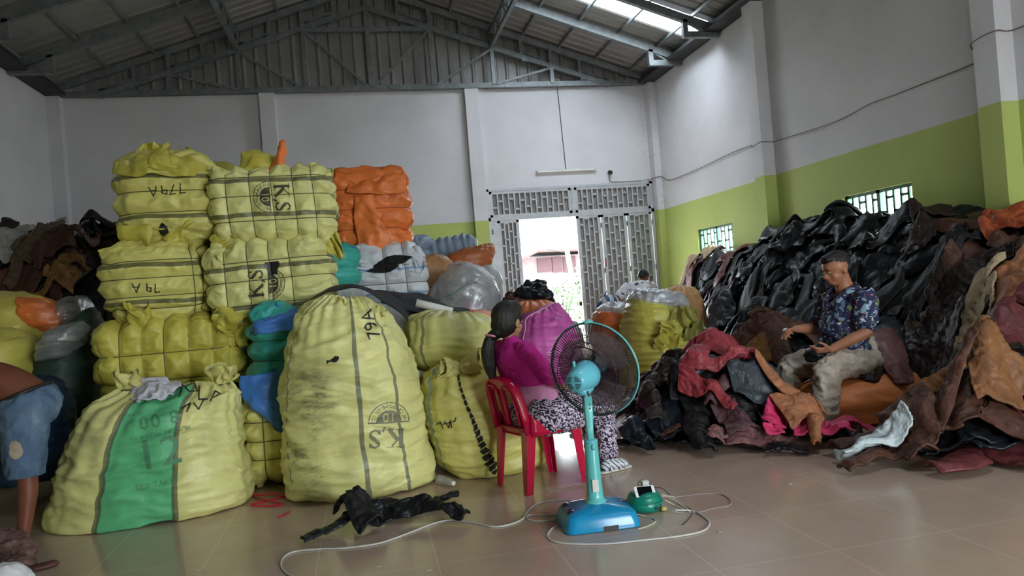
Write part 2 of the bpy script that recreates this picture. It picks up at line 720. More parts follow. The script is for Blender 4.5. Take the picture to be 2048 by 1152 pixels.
b.box(X_L - T, X_L, Y_BACK, D_FAR - 0.12, EAVE, roof_z(X_L) + 0.10)
b.build('trim_2', M_DKST)['kind'] = 'structure'
o = MB().box(X_R - 0.32, X_R - 0.02, Y_BACK, yT, EAVE + 0.0, EAVE + 0.06).build('eave_gutter', M_DKST)
tag(o, 'dark steel gutter channel along the top of the right wall', 'gutter')
o = MB().box(X_L + 0.02, X_L + 0.32, Y_BACK, yT, EAVE + 0.0, EAVE + 0.06).build('eave_gutter', M_DKST)
tag(o, 'dark steel gutter channel along the top of the left wall', 'gutter')


# gate ------------------------------------------------------------------
def lattice_panel(parent, x0, x1, z0, z1, cols, step, y):
    """flat sheet with upright fins joined by staggered short bars"""
    fr = 0.055
    MB().box(x0 + 0.01, x1 - 0.01, y + 0.028, y + 0.034, z0 + 0.01, z1 - 0.01).build('sheet', M_GATESHEET, parent)
    b = MB()
    for a in ((x0, x0 + fr, z0, z1), (x1 - fr, x1, z0, z1), (x0, x1, z0, z0 + fr), (x0, x1, z1 - fr, z1)):
        b.box(a[0], a[1], y - 0.02, y + 0.028, a[2], a[3])
    b.build('frame', M_GATE, parent)
    b = MB()
    w = (x1 - x0 - 2 * fr) / cols
    for c in range(cols + 1):
        x = x0 + fr + c * w
        b.box(x - 0.014, x + 0.014, y - 0.022, y + 0.03, z0 + fr, z1 - fr)
    for c in range(cols):
        x = x0 + fr + c * w
        z = z0 + fr + step * (0.30 + 0.5 * (c % 2)) + (0.12 * step if c % 3 == 0 else 0)
        while z < z1 - fr:
            b.box(x, x + w, y - 0.022, y + 0.03, z - 0.016, z + 0.016)
            z += step
    b.build('fins', M_GATE, parent)


yg = D_FAR - 0.02
g = thing('door_1', None, None, (4.4, yg, 0))
g['kind'] = 'structure'
b = MB()
for x in (2.61, 6.14):
    b.box(x, x + 0.06, yg - 0.03, yg + 0.06, 0, 3.37)
b.box(2.61, 6.2, yg - 0.03, yg + 0.06, 2.72, 2.79)
b.box(2.61, 6.2, yg - 0.03, yg + 0.06, 3.32, 3.37)
b.box(4.40, 4.47, yg - 0.03, yg + 0.06, 2.79, 3.32)
b.build('gate_frame', M_GATE, g)
lattice_panel(g, 2.67, 4.40, 2.79, 3.32, 14, 0.34, yg)
lattice_panel(g, 4.47, 6.14, 2.79, 3.32, 14, 0.34, yg)
for x0, x1 in ((2.80, 3.25), (4.47, 5.00), (5.01, 5.57), (5.58, 6.13)):
    lattice_panel(g, x0, x1, 0.03, 2.725, 4, 0.33, yg)
MB().box(2.67, 2.80, yg - 0.02, yg + 0.03, 0.03, 2.725).build('leaf_edge', M_GATE, g)
b = MB()
for x in (2.69, 5.005, 5.575, 6.14):
    for z in (0.5, 1.5, 2.45):
        b.tube([(x, yg - 0.04, z), (x, yg - 0.04, z + 0.1)], 0.016)
b.build('hinges', M_STEEL, g)
MB().tube([(5.03, yg - 0.05, 1.62), (5.03, yg - 0.07, 1.65), (5.03, yg - 0.07, 1.78), (5.03, yg - 0.05, 1.81)], 0.012).build('handle', plain('rusty_red_handle', (0.25, 0.06, 0.05)), g)
b = MB()
b.box(4.38, 4.44, yg - 0.06, yg - 0.01, 0.86, 0.94)
b.tube([(4.395, yg - 0.035, 0.94), (4.395, yg - 0.035, 0.98), (4.425, yg - 0.035, 0.98), (4.425, yg - 0.035, 0.94)], 0.007)
b.build('padlock', plain('dark_brass', (0.08, 0.06, 0.04), 0.4, 0.6), g)

# windows in the right wall ----------------------------------------------
M_WFR = plain('dark_green_window_paint', (0.03, 0.12, 0.07), 0.5)
for k, (y0, y1, z0, z1) in enumerate(WIN):
    w = thing('window_%d' % (k + 1), None, None, (X_R, (y0 + y1) / 2, z0))
    w['kind'] = 'structure'
    b = MB()
    xw = X_R + 0.07
    for a in ((y0, y0 + 0.04, z0, z1), (y1 - 0.04, y1, z0, z1), (y0, y1, z0, z0 + 0.04), (y0, y1, z1 - 0.04, z1), ((y0 + y1) / 2 - 0.03, (y0 + y1) / 2 + 0.03, z0, z1)):
        b.box(xw - 0.025, xw + 0.03, *a)
    b.build('window_frame', M_WFR, w)
    b = MB()
    n = 10
    st = (y1 - y0) / n
    for i in range(1, n):
        b.box(xw - 0.012, xw + 0.012, y0 + i * st - 0.017, y0 + i * st + 0.017, z0 + 0.03, z1 - 0.03)
    for i in range(n):
        for z in ((0.22, 0.55, 0.88) if i % 2 else (0.08, 0.38, 0.70)):
            zz = z0 + z * (z1 - z0)
            b.box(xw - 0.012, xw + 0.012, y0 + i * st, y0 + (i + 1) * st, zz - 0.016, zz + 0.016)
    b.build('grille', M_WFR, w)

# fittings on the far and right walls --------------------------------------
M_OFFW = plain('off_white_plastic', (0.62, 0.60, 0.56), 0.4)
M_BLK = plain('black_plastic', (0.012, 0.012, 0.013), 0.4)
yw = D_FAR
t = thing('tube_light', 'white fluorescent tube fixture on the far wall above the gate', 'lamp', (4.35, yw, 3.66))
MB().box(3.70, 5.0, yw - 0.045, yw - 0.001, 3.66, 3.71).build('housing', M_OFFW, t)
MB().tube([(3.74, yw - 0.065, 3.672), (4.96, yw - 0.065, 3.672)], 0.014).build('tube', plain('frosted_tube', (0.8, 0.8, 0.78), 0.2), t)
for x in (3.71, 4.94):
    MB().box(x, x + 0.05, yw - 0.085, yw - 0.01, 3.65, 3.70).build('end_cap', M_OFFW, t)
o = MB().tube([(4.345, yw - 0.008, 3.71), (4.33, yw - 0.008, 4.3), (4.30, yw - 0.01, EAVE)], 0.007).build('cord', M_BLK, smooth=True)
tag(o, 'thin dark wire running up the far wall from the tube light', 'cord')
t = thing('wall_camera', 'small black camera on the far wall right of the tube light', 'camera', (5.28, yw, 3.58))
MB().tube([(5.28, yw, 3.60), (5.28, yw - 0.05, 3.60)], 0.02).build('mount', M_OFFW, t)
MB().tube([(5.28, yw - 0.04, 3.60), (5.28, yw - 0.11, 3.58)], 0.045, 14).build('body', M_BLK, t)
P = [(5.28, yw - 0.01, 3.55), (5.285, yw - 0.01, 3.42), (5.35, yw - 0.012, 3.40), (5.8, yw - 0.012, 3.39), (6.15, yw - 0.012, 3.41), (6.20, D_FAR - 0.26, 3.41), (6.34, D_FAR - 0.27, 3.42)]
for px, py in ((1340, 360), (1380, 345), (1420, 327), (1465, 305), (1505, 290), (1515, 281)):
    P.append(at_x(px, py, X_R - 0.015))
P += [(X_R - 0.215, 10.33, 3.22), (X_R - 0.215, 10.04, 3.25), (X_R - 0.02, 10.02, 3.24)]
for px, py in ((1568, 277), (1640, 255), (1690, 235), (1740, 208), (1790, 190), (1840, 170), (1900, 147), (1960, 122), (1972, 118)):
    P.append(at_x(px, py, X_R - 0.015))
P += [(X_R - 0.215, 6.13, 3.37), (X_R - 0.215, 5.84, 3.41), (X_R - 0.02, 5.82, 3.41), (X_R - 0.015, 5.3, 3.42)]
o = MB().tube(crv(P, 4), 0.0075, 6).build('cable', plain('dusty_grey_cable', (0.16, 0.13, 0.12)), smooth=True)
tag(o, 'dusty grey cable running along the right wall above the green band', 'cable')

# ================================================================== outside, seen through the gate
M_HWALL = plain('whitewashed_wall', (0.16, 0.11, 0.11), 0.8)
h = thing('house', 'pale house with a low gable roof seen through the open gate', 'house', (11.5, 38, 0))
c0, c1 = at_y(1040, 640, 38)[0], at_y(1150, 640, 38)[0]
zb, zt = 3.2, at_y(1100, 512, 38)[2]
MB().box(c0 - 3.0, c1 + 4, 38, 42, 0, zt).build('wall', M_HWALL, h)
zr = at_y(1072, 508, 38)[2]
b = MB()
xa, xm, xb = at_y(1040, 520, 37.5)[0], at_y(1072, 510, 37.5)[0], c1 + 4.5
b.bar((xa - 3, 39.5, zr - 1.4), (xm, 39.5, zr + 0.1), 5.2, 0.12)
b.bar((xm, 39.5, zr + 0.1), (xb, 39.5, zr - 0.1), 5.2, 0.12)
b.build('roof', plain('rusty_tin_roof', (0.05, 0.025, 0.02), 0.6), h)
M_SHUT = plain('faded_red_shutters', (0.045, 0.014, 0.018), 0.7)
for px0, px1, py0, py1 in ((1076, 1102, 515, 545), (1106, 1122, 513, 545), (1128, 1150, 512, 545)):
    a, c = at_y(px0, py1, 37.95), at_y(px1, py0, 37.95)
    MB().box(a[0], c[0], 37.9, 38.0, a[2], c[2]).build('shutter', M_SHUT, h)
t = thing('utility_pole', 'leaning pale utility pole outside the open gate', 'pole', tuple(at_y(1160, 650, 26)))
a, c = at_y(1163, 690, 26), at_y(1132, 490, 26)
a[2] = 0
MB().tube([a, c], [0.14, 0.09], 10).build('pole', plain('pale_concrete_pole', (0.07, 0.06, 0.055)), t)
b = MB()
for p0, p1 in (((1132, 505), (900, 440)), ((1134, 540), (1240, 500)), ((1136, 560), (1060, 600)), ((1138, 575), (1230, 545))):
    q0, q1 = at_y(*p0, 26), at_y(*p1, 26)
    m = (q0 + q1) / 2
    m[2] -= 0.15
    b.tube(crv([q0, m, q1], 5), 0.02, 4)
b.build('wire', M_BLK, t)
# bushes by the road
rnd = random.Random(3)
M_LEAF = plain('bright_leaves', (0.03, 0.07, 0.015), 0.6, var=0.5, scale=3)
for k, (px, w, hh, Y) in enumerate(((1125, 1.3, 1.25, 20), (1178, 0.9, 1.7, 18.0), (1085, 1.3, 0.9, 21))):
    c = at_y(px, 640, Y)
    b = MB()
    for i in range(420):
        th, r = rnd.uniform(0, 6.28), w / 2 * math.sqrt(rnd.random())
        z = hh * rnd.random() ** 0.8
        p = np.array([c[0] + r * math.cos(th) * (1 - 0.4 * z / hh), Y + r * math.sin(th), z])
        d = np.array([rnd.gauss(0, 1), rnd.gauss(0, 1), rnd.gauss(0.6, 1)])
        d /= np.linalg.norm(d)
        s = np.cross(d, (0, 0, 1.0))
        s /= np.linalg.norm(s) + 1e-6
        L = rnd.uniform(0.06, 0.13)
        b.add([p, p + d * L * 0.5 + s * L * 0.3, p + d * L, p + d * L * 0.5 - s * L * 0.3], [(0, 1, 2, 3)])
    for i in range(9):
        th = rnd.uniform(0, 6.28)
        b.tube([(c[0], Y, 0), (c[0] + 0.3 * w * math.cos(th), Y + 0.3 * w * math.sin(th), hh * 0.85)], [0.02, 0.006], 5)
    o = b.build('bush', M_LEAF)
    tag(o, ('leafy green bush outside below the red shutters', 'tall thin green bush outside against the gate leaf edge', 'low green bush outside behind the pile on the left of the opening')[k], 'bush')
# ================================================================== cloth, sacks and bales
def woven(name, col, bands=(), coord='UV', dirt=None, rough=0.42, var=0.16, crease=(3.5, 3.5, 13)):
    """woven plastic sack cloth. bands: (axis, centre, width, colour)"""
    t = NT(name)
    src = t.tc(coord)
    g = t.tc('Object')
    n1 = t.noise(g, 3.5, 4, 0.6)
    c = t.ramp(n1, (0.25, tuple(x * (1 - var) for x in col)), (0.5, col), (0.78, tuple(min(1, x * (1 + var) + 0.02) for x in col)))
    # fine weave streaks
    st = t.noise(t.mapp(g, (4, 4, 90)), 1.0, 2)
    c = t.mix(t.math('MULTIPLY', t.math('SUBTRACT', st, 0.35, True), 0.5), c, tuple(x * 0.72 for x in col))
    if bands:
        s = t.sep(src)
        wob = t.math('MULTIPLY', t.math('SUBTRACT', t.noise(g, 2.2, 2), 0.5), 0.05)
        w = t.n('ShaderNodeTexWave')
        w.inputs['Scale'].default_value = 45
        t.l(g, w.inputs['Vector'])
        for ax, p, wd, bc in bands:
            v = t.math('ABSOLUTE', t.math('SUBTRACT', t.math('ADD', s[ax], wob), p))
            f = t.math('LESS_THAN', v, wd / 2)
            if wd < 0.06:
                f = t.math('MULTIPLY', f, t.math('ADD', t.math('MULTIPLY', w.outputs['Fac'], 0.3), 0.65))
            c = t.mix(f, c, bc)
    if dirt:
        u0, u1, v0, v1 = dirt
        s = t.sep(src)
        def soft(v, lo, w):
            return t.math('DIVIDE', t.math('SUBTRACT', v, lo), w, True)
        f = t.math('MULTIPLY', soft(s[0], u0, 0.2), soft(s[0], u1, -0.2))
        f = t.math('MULTIPLY', f, t.math('MULTIPLY', soft(s[1], v0, 0.3), soft(s[1], v1, -0.4)))
        f = t.math('MULTIPLY', f, 2.2, True)
        d = t.ramp(t.noise(t.mapp(g, (2.2, 2.2, 7)), 1.6, 7, 0.75), (0.44, (0, 0, 0)), (0.62, (1, 1, 1)))
        e = t.ramp(t.noise(g, 2.6, 2), (0.40, (0, 0, 0)), (0.52, (1, 1, 1)))
        f = t.math('MULTIPLY', t.math('MULTIPLY', f, 0.75), t.math('MULTIPLY', d, e))
        c = t.mix(f, c, (0.06, 0.055, 0.03))
    x = t.n('ShaderNodeTexNoise')
    x.inputs['Scale'].default_value = 14
    x.inputs['Detail'].default_value = 6
    t.l(g, x.inputs['Vector'])
    y = t.n('ShaderNodeTexNoise', noise_type='RIDGED_MULTIFRACTAL')
    y.inputs['Scale'].default_value = 1.0
    y.inputs['Detail'].default_value = 5
    t.l(t.mapp(g, crease), y.inputs['Vector'])
    t.bump(t.math('ADD', t.math('MULTIPLY', x.outputs['Fac'], 0.35), t.math('MULTIPLY', y.outputs['Fac'], 0.6)), 0.9, 0.022)
    return t.done(c, rough, spec=0.4)


YEL = (0.66, 0.61, 0.18)
YEL2 = (0.70, 0.67, 0.27)
DK = (0.055, 0.055, 0.035)


def film(name, col=(0.8, 0.82, 0.85), alpha=0.5):
    """thin clear polythene"""
    t = NT(name)
    g = t.tc()
    tr = t.n('ShaderNodeBsdfTransparent')
    gl = t.n('ShaderNodeBsdfGlossy')
    gl.inputs['Roughness'].default_value = 0.33
    gl.inputs[0].default_value = (0.9, 0.92, 0.95, 1)
    t.done(col, 0.25, spec=0.8)
    n1 = t.noise(g, 6, 5, 0.7)
    x = t.n('ShaderNodeBump')
    x.inputs['Strength'].default_value = 0.8
    x.inputs['Distance'].default_value = 0.02
    t.l(n1, x.inputs['Height'])
    t.l(x.outputs[0], t.b.inputs['Normal'])
    t.l(x.outputs[0], gl.inputs['Normal'])
    m0 = t.n('ShaderNodeMixShader')
    m0.inputs[0].default_value = 0.2
    t.l(t.b.outputs[0], m0.inputs[1])
    t.l(gl.outputs[0], m0.inputs[2])
    m = t.n('ShaderNodeMixShader')
    f = t.ramp(t.noise(g, 4, 5, 0.7), (0.3, (alpha * 0.5,) * 3), (0.7, (min(1, alpha * 1.5),) * 3))
    t.l(f, m.inputs[0])
    t.l(tr.outputs[0], m.inputs[1])
    t.l(m0.outputs[0], m.inputs[2])
    t.l(m.outputs[0], t.t.nodes['Material Output'].inputs[0])
    return t.m


def rbox(c, h, r, barrel=0.0):
    """cube coordinate c -> rounded box surface and normal"""
    h = np.array(h, float)
    p0 = c * h
    rr = np.minimum(r, h * 0.98)
    q = np.clip(p0, -(h - rr), h - rr)
    d = p0 - q
    n = d / (rr + 1e-9)
    n /= np.linalg.norm(n, axis=-1, keepdims=True) + 1e-9
    p = q + rr * n
    if barrel:
        k = 1 - c ** 2
        p = p * (1 + barrel * 0.5 * np.stack([k[..., 1] * k[..., 2] + k[..., 2] * 0.4, k[..., 0] * k[..., 2] + k[..., 2] * 0.4, k[..., 0] * k[..., 1]], -1))
    return p, n


def cubegrid(n):
    """welded cube surface grid with n cells per edge"""
    s = np.linspace(-1, 1, n + 1)
    idx, V, F = {}, [], []

    def vid(p):
        k = tuple(np.round(p, 6))
        if k not in idx:
            idx[k] = len(V)
            V.append(p)
        return idx[k]
    for ax in range(3):
        for sg in (-1, 1):
            a, b2 = [i for i in range(3) if i != ax]
            if (sg > 0) != (ax == 1):
                a, b2 = a, b2
            else:
                a, b2 = b2, a
            g = np.empty((n + 1, n + 1), int)
            for i in range(n + 1):
                for j in range(n + 1):
                    p = [0, 0, 0]
                    p[ax], p[a], p[b2] = sg, s[i], s[j]
                    g[i, j] = vid(p)
            for i in range(n):
                for j in range(n):
                    F.append((g[i, j], g[i + 1, j], g[i + 1, j + 1], g[i, j + 1]))
    return np.array(V, float), F


_CG = cubegrid(64)
_CGs = cubegrid(30)


def bale_surf(c, h, r, sx, sz, sy, bulge, seed, barrel, lump):
    p, n = rbox(c, h, r, barrel)
    disp = np.zeros(len(c))
    dmin = np.full(len(c), 9.0)
    for ks, ax in ((sx, 0), (sy, 1), (sz, 2)):
        on = np.abs(n[:, ax]) < 0.93
        for k in ks:
            d = np.where(on, np.abs(c[:, ax] - k) * h[ax], 9.0)
            dmin = np.minimum(dmin, d)
    disp += bulge * (1 - np.exp(-(dmin / 0.042) ** 1.0)) - bulge * 0.7
    # creases running away from the straps
    w = ridge(p * np.array([5, 5, 8]) + 0.7 * np.stack([pn(p * 4, seed + 31), pn(p * 4, seed + 32), pn(p * 4, seed + 33)], -1), seed, 3)
    disp += 0.020 * (w - 0.6) * np.clip(dmin / 0.05, 0.15, 1)
    disp += lump * fbm(p * 2.4, seed + 3, 2)
    p = p + n * disp[:, None]
    p[:, 0] += 0.03 * pn(p * 1.3, seed + 8)
    return p, n


def bale(name, label, base, dims, rotz, mat, seed, sx=(), sz=(), sy=(), r=0.17, bulge=0.035, barrel=0.10, lump=0.02, tilt=(0, 0), group=None, fine=True, cat='bale', strap=True, strapmat=None):
    """a compressed bale; base = centre of its underside. Returns the thing, its surface tree and matrix"""
    h = np.array(dims, float) / 2
    t = thing(name, label, cat, base, 0, group)
    t.rotation_euler = (tilt[0], tilt[1], rotz)
    C0, F = _CG if fine else _CGs
    P, N = bale_surf(C0, h, r, sx, sz, sy, bulge, seed, barrel, lump)
    z0 = P[:, 2].min()
    P[:, 2] -= z0
    P[:, 2] = np.where(P[:, 2] < 0.035, P[:, 2] * 0.35, P[:, 2])
    body = mk('cover', P, F, mat, t, local=True)
    if strap and (len(sx) + len(sy) + len(sz)):
        b = MB()
        s = np.linspace(-1, 1, 15)[:-1]
        for ks, ax in ((sx, 0), (sy, 1), (sz, 2)):
            a, b2 = [i for i in range(3) if i != ax]
            for k in ks:
                L = np.concatenate([np.stack([s, -np.ones(14)], 1), np.stack([np.ones(14), s], 1), np.stack([-s, np.ones(14)], 1), np.stack([-np.ones(14), -s], 1)])
                c = np.empty((len(L), 3))
                c[:, ax], c[:, a], c[:, b2] = k, L[:, 0], L[:, 1]
                p, n = bale_surf(c, h, r, sx, sz, sy, bulge, seed, barrel, lump)
                p[:, 2] -= z0
                p[:, 2] = np.where(p[:, 2] < 0.035, p[:, 2] * 0.35, p[:, 2])
                b.tube(p + n * 0.005, 0.0035, 5, closed=True)
        b.build('strapping', strapmat or M_TWINE, t, smooth=True, local=True)
    return t, (P, F)


M_TWINE = plain('dark_twine', (0.10, 0.10, 0.045), 0.7)


# ---- marks laid on a surface -------------------------------------------------
def decal(name, parent, surf, org, right, up, inside, size, cell, mat, lift=0.003, local=True, reach=0.5):
    """flat mark cut from cells and laid on a surface (P,F in the same frame as org/right/up)"""
    P, F = surf
    tree = BVHTree.FromPolygons([tuple(p) for p in P], [tuple(f) for f in F])
    right, up, org = np.array(right, float), np.array(up, float), np.array(org, float)
    right /= np.linalg.norm(right)
    up /= np.linalg.norm(up)
    d = np.cross(up, right)              # into the surface
    w, hgt = size
    nx, ny = int(w / cell), int(hgt / cell)
    V, Fo, ids = [], [], {}

    def vid(i, j):
        if (i, j) not in ids:
            u, v = -w / 2 + i * cell, -hgt / 2 + j * cell
            o = org + right * u + up * v - d * reach
            hit = tree.ray_cast(Vector(o), Vector(d), reach * 2.5)
            if hit[0] is None:
                ids[(i, j)] = -1
            else:
                ids[(i, j)] = len(V)
                V.append(np.array(hit[0]) - d * lift)
        return ids[(i, j)]
    for i in range(nx):
        for j in range(ny):
            if inside(-w / 2 + (i + 0.5) * cell, -hgt / 2 + (j + 0.5) * cell):
                q = (vid(i, j), vid(i + 1, j), vid(i + 1, j + 1), vid(i, j + 1))
                if min(q) >= 0:
                    Fo.append(q)
    if Fo:
        return mk(name, V, Fo, mat, parent, local=local)


def strokes(lines, w):
    segs = [(np.array(a, float), np.array(b, float)) for L in lines for a, b in zip(L, L[1:])]

    def f(u, v):
        p = np.array((u, v))
        for a, b in segs:
            ab = b - a
            t = min(1, max(0, (p - a) @ ab / (ab @ ab + 1e-12)))
            if np.linalg.norm(p - a - t * ab) < w / 2:
                return True
        return False
    return f


def text_shape(s, size, spacing=1.0):
    cu = bpy.data.curves.new('t', 'FONT')
    cu.body = s
    cu.size = size
    cu.space_character = spacing
    cu.align_x, cu.align_y = 'CENTER', 'CENTER'
    o = bpy.data.objects.new('t', cu)
    COL.objects.link(o)
    dg = bpy.context.evaluated_depsgraph_get()
    dg.update()
    me = bpy.data.meshes.new_from_object(o.evaluated_get(dg))
    V = [tuple(v.co) for v in me.vertices]
    F = [tuple(p.vertices) for p in me.polygons]
    bpy.data.objects.remove(o)
    bpy.data.curves.remove(cu)
    bpy.data.meshes.remove(me)
    tr = BVHTree.FromPolygons(V, F)
    return lambda u, v: tr.ray_cast(Vector((u, v, 1)), Vector((0, 0, -1)), 2)[0] is not None


_KS = {}


def ks_logo():
    """K,S in serif capitals over a bowl shaped half disc emblem with a 10 and an arc of small capitals"""
    if _KS:
        return _KS['f']
    ten = text_shape('10', 0.085)
    word = 'FAE CONSTRADING CO.,LTD'
    letters = [(text_shape(ch, 0.03), i) for i, ch in enumerate(word) if ch != ' ']
    K = strokes([[(-0.055, -0.055), (-0.055, 0.055)]], 0.024)
    K2 = strokes([[(-0.05, -0.005), (0.0, 0.053)], [(-0.078, 0.055), (-0.03, 0.055)], [(-0.078, -0.055), (-0.03, -0.055)], [(-0.012, 0.055), (0.028, 0.055)], [(-0.008, -0.055), (0.034, -0.055)]], 0.007)
    K3 = strokes([[(-0.035, 0.012), (0.014, -0.053)]], 0.022)
    cm = strokes([[(0.052, -0.048), (0.050, -0.056), (0.042, -0.07)]], 0.013)
    S1 = strokes([[(0.125, 0.035), (0.115, 0.052), (0.095, 0.056), (0.078, 0.045), (0.076, 0.028), (0.09, 0.012), (0.112, -0.004), (0.126, -0.022), (0.122, -0.045), (0.1, -0.057), (0.08, -0.05), (0.071, -0.03)]], 0.012)
    S2 = strokes([[(0.083, 0.02), (0.12, -0.015)]], 0.022)
    S3 = strokes([[(0.128, 0.055), (0.128, 0.03)], [(0.07, -0.03), (0.07, -0.056)]], 0.006)

    def f(u, v):
        if v < 0.0:
            y = v + 0.015
            if y > 0.004:
                return False
            rr = math.hypot(u, y)
            if abs(y) < 0.004 and abs(u) < 0.135:
                return True
            if abs(rr - 0.13) < 0.003:
                return True
            if rr < 0.082:
                return not ten(u, y + 0.038)
            for fn, i in letters:
                a = math.pi * (1.05 + 0.9 * i / 22)
                dx, dy = u - 0.106 * math.cos(a), y - 0.106 * math.sin(a)
                if abs(dx) + abs(dy) < 0.035:
                    th = a + math.pi / 2
                    if fn(dx * math.cos(th) + dy * math.sin(th), -dx * math.sin(th) + dy * math.cos(th)):
                        return True
            return False
        w, x = v - 0.085, u + 0.02
        return any(q(x * 0.92, w) for q in (K, K2, K3, cm, S1, S2, S3))
    _KS['f'] = f
    return f


M_INK = plain('faded_black_ink', (0.06, 0.06, 0.035), 0.6)
M_INKF = plain('worn_grey_ink', (0.21, 0.21, 0.12), 0.6)
M_INKG = plain('faded_green_ink', (0.03, 0.22, 0.10), 0.6)
M_INKD = plain('ghost_print_on_green', (0.09, 0.27, 0.14), 0.6)
M_MARK = plain('black_marker', (0.012, 0.012, 0.012), 0.5)


# ---- sacks -------------------------------------------------------------------
def sack_vf(rows, nu=120, nv=110, seed=0, wr=0.014, aniso=(2.2, 2.2, 11), pleat=0.0, npl=18, ex=2.6, pleat_pow=2.0, lump=0.02, flatz=True):
    """rows from bottom to top: (left point, right point, half depth). Returns P grid, uv"""
    R = [(np.array(a, float), np.array(b, float), d) for a, b, d in rows]
    ce = np.array([(a + b) / 2 for a, b, d in R])
    ha = np.array([(b - a) / 2 for a, b, d in R])
    hd = np.array([d for a, b, d in R])
    # start and end caps
    ce = np.vstack([ce[:1], ce, ce[-1:]])
    ha = np.vstack([ha[:1] * 0.02, ha, ha[-1:] * 0.02])
    hd = np.concatenate([[hd[0] * 0.02], hd, [hd[-1] * 0.02]])
    step = np.linalg.norm(np.diff(np.hstack([ce, ha]), axis=0), axis=1) + 1e-6
    s = np.concatenate([[0], np.cumsum(step)])
    tt = np.linspace(0, s[-1], nv)

    def ip(A):
        A = np.asarray(A)
        o = np.stack([np.interp(tt, s, A[:, k]) for k in range(A.shape[1])], 1)
        for _ in range(max(2, nv // 16)):
            o[1:-1] = (o[:-2] + 2 * o[1:-1] + o[2:]) / 4
        return o
    C, A, Dp = ip(ce), ip(ha), ip(hd[:, None])[:, 0]
    th = np.linspace(0, 2 * math.pi, nu, endpoint=False) - math.pi / 2      # starts at the front, -y
    c, sn = np.cos(th), np.sin(th)
    e = 2 / ex
    cx, sy = np.sign(c) * np.abs(c) ** e, np.sign(sn) * np.abs(sn) ** e
    P = C[:, None, :] + A[:, None, :] * cx[None, :, None]
    P = P + np.array([0, 1.0, 0]) * (Dp[:, None, None] * sy[None, :, None])
    N = gnorm(P, True)
    v = (tt / s[-1])[:, None]
    W = ridge(P * np.array(aniso) + 0.45 * np.stack([pn(P * 2.5, seed + 31), pn(P * 2.5, seed + 32), 1.6 * pn(P * 2.5, seed + 33)], -1), seed, 3) - 0.6
    W = np.sign(W) * np.abs(W) ** 1.15
    D = wr * W * np.clip(np.minimum(v, 1 - v) * 12, 0, 1)
    D = D + lump * fbm(P * 2.2, seed + 4, 2) * np.clip(np.minimum(v, 1 - v) * 6, 0, 1)
    if pleat:
        ph = th[None, :] * npl + 2.5 * pn(np.stack([np.broadcast_to(th[None, :] * 1.5, D.shape), v * 3 + 0 * D, 0 * D], -1), seed + 9)
        D = D + pleat * np.cos(ph) * v ** pleat_pow * np.clip((1 - v) * 14, 0, 1)
    P = P + N * D[..., None]
    if flatz:
        zmin = max(0.0, min(r[0][2] for r in R))
        P[..., 2] = np.maximum(P[..., 2], zmin + 0.002 + 0.004 * np.abs(pn(P * 9, seed)))
    hw = np.linalg.norm(ha, axis=1).max()
    u = ((th + math.pi / 2 + math.pi) % (2 * math.pi)) - math.pi
    U = np.broadcast_to(np.sign(u) * np.abs(np.sin(np.clip(u, -1.57, 1.57))) * hw, D.shape)
    UV = np.stack([U, np.broadcast_to(tt[:, None], D.shape)], -1)
    return P, UV


def sack(name, label, rows, mat, seed=0, cat='sack', group=None, loc=None, extra=None, **k):
    P, UV = sack_vf(rows, seed=seed, **k)
    nv, nu = P.shape[:2]
    F = [f[::1] for f in gridF(nu, nv, True)]
    V = P.reshape(-1, 3)
    if extra:                              # the thing gets parts: an Empty with the body as its first part
        t = thing(name, label, cat, (V[:, 0].mean(), V[:, 1].mean(), V[:, 2].min()), 0, group)
        body = mk('body', V, F, mat, t, UV.reshape(-1, 2))
        return t, (V, F)
    o = mk(name, V, F, mat, None, UV.reshape(-1, 2))
    tag(o, label, cat, group)
    return o, (V, F)


def px_rows(Y, rows, dy=0.0):
    out = []
    for r in rows:
        xl, yl, xr, yr, d = r
        a, b = at_y(xl, yl, Y), at_y(xr, yr, Y)
        a[2], b[2] = max(a[2], 0), max(b[2], 0)
        out.append((a, b, d))
    return out


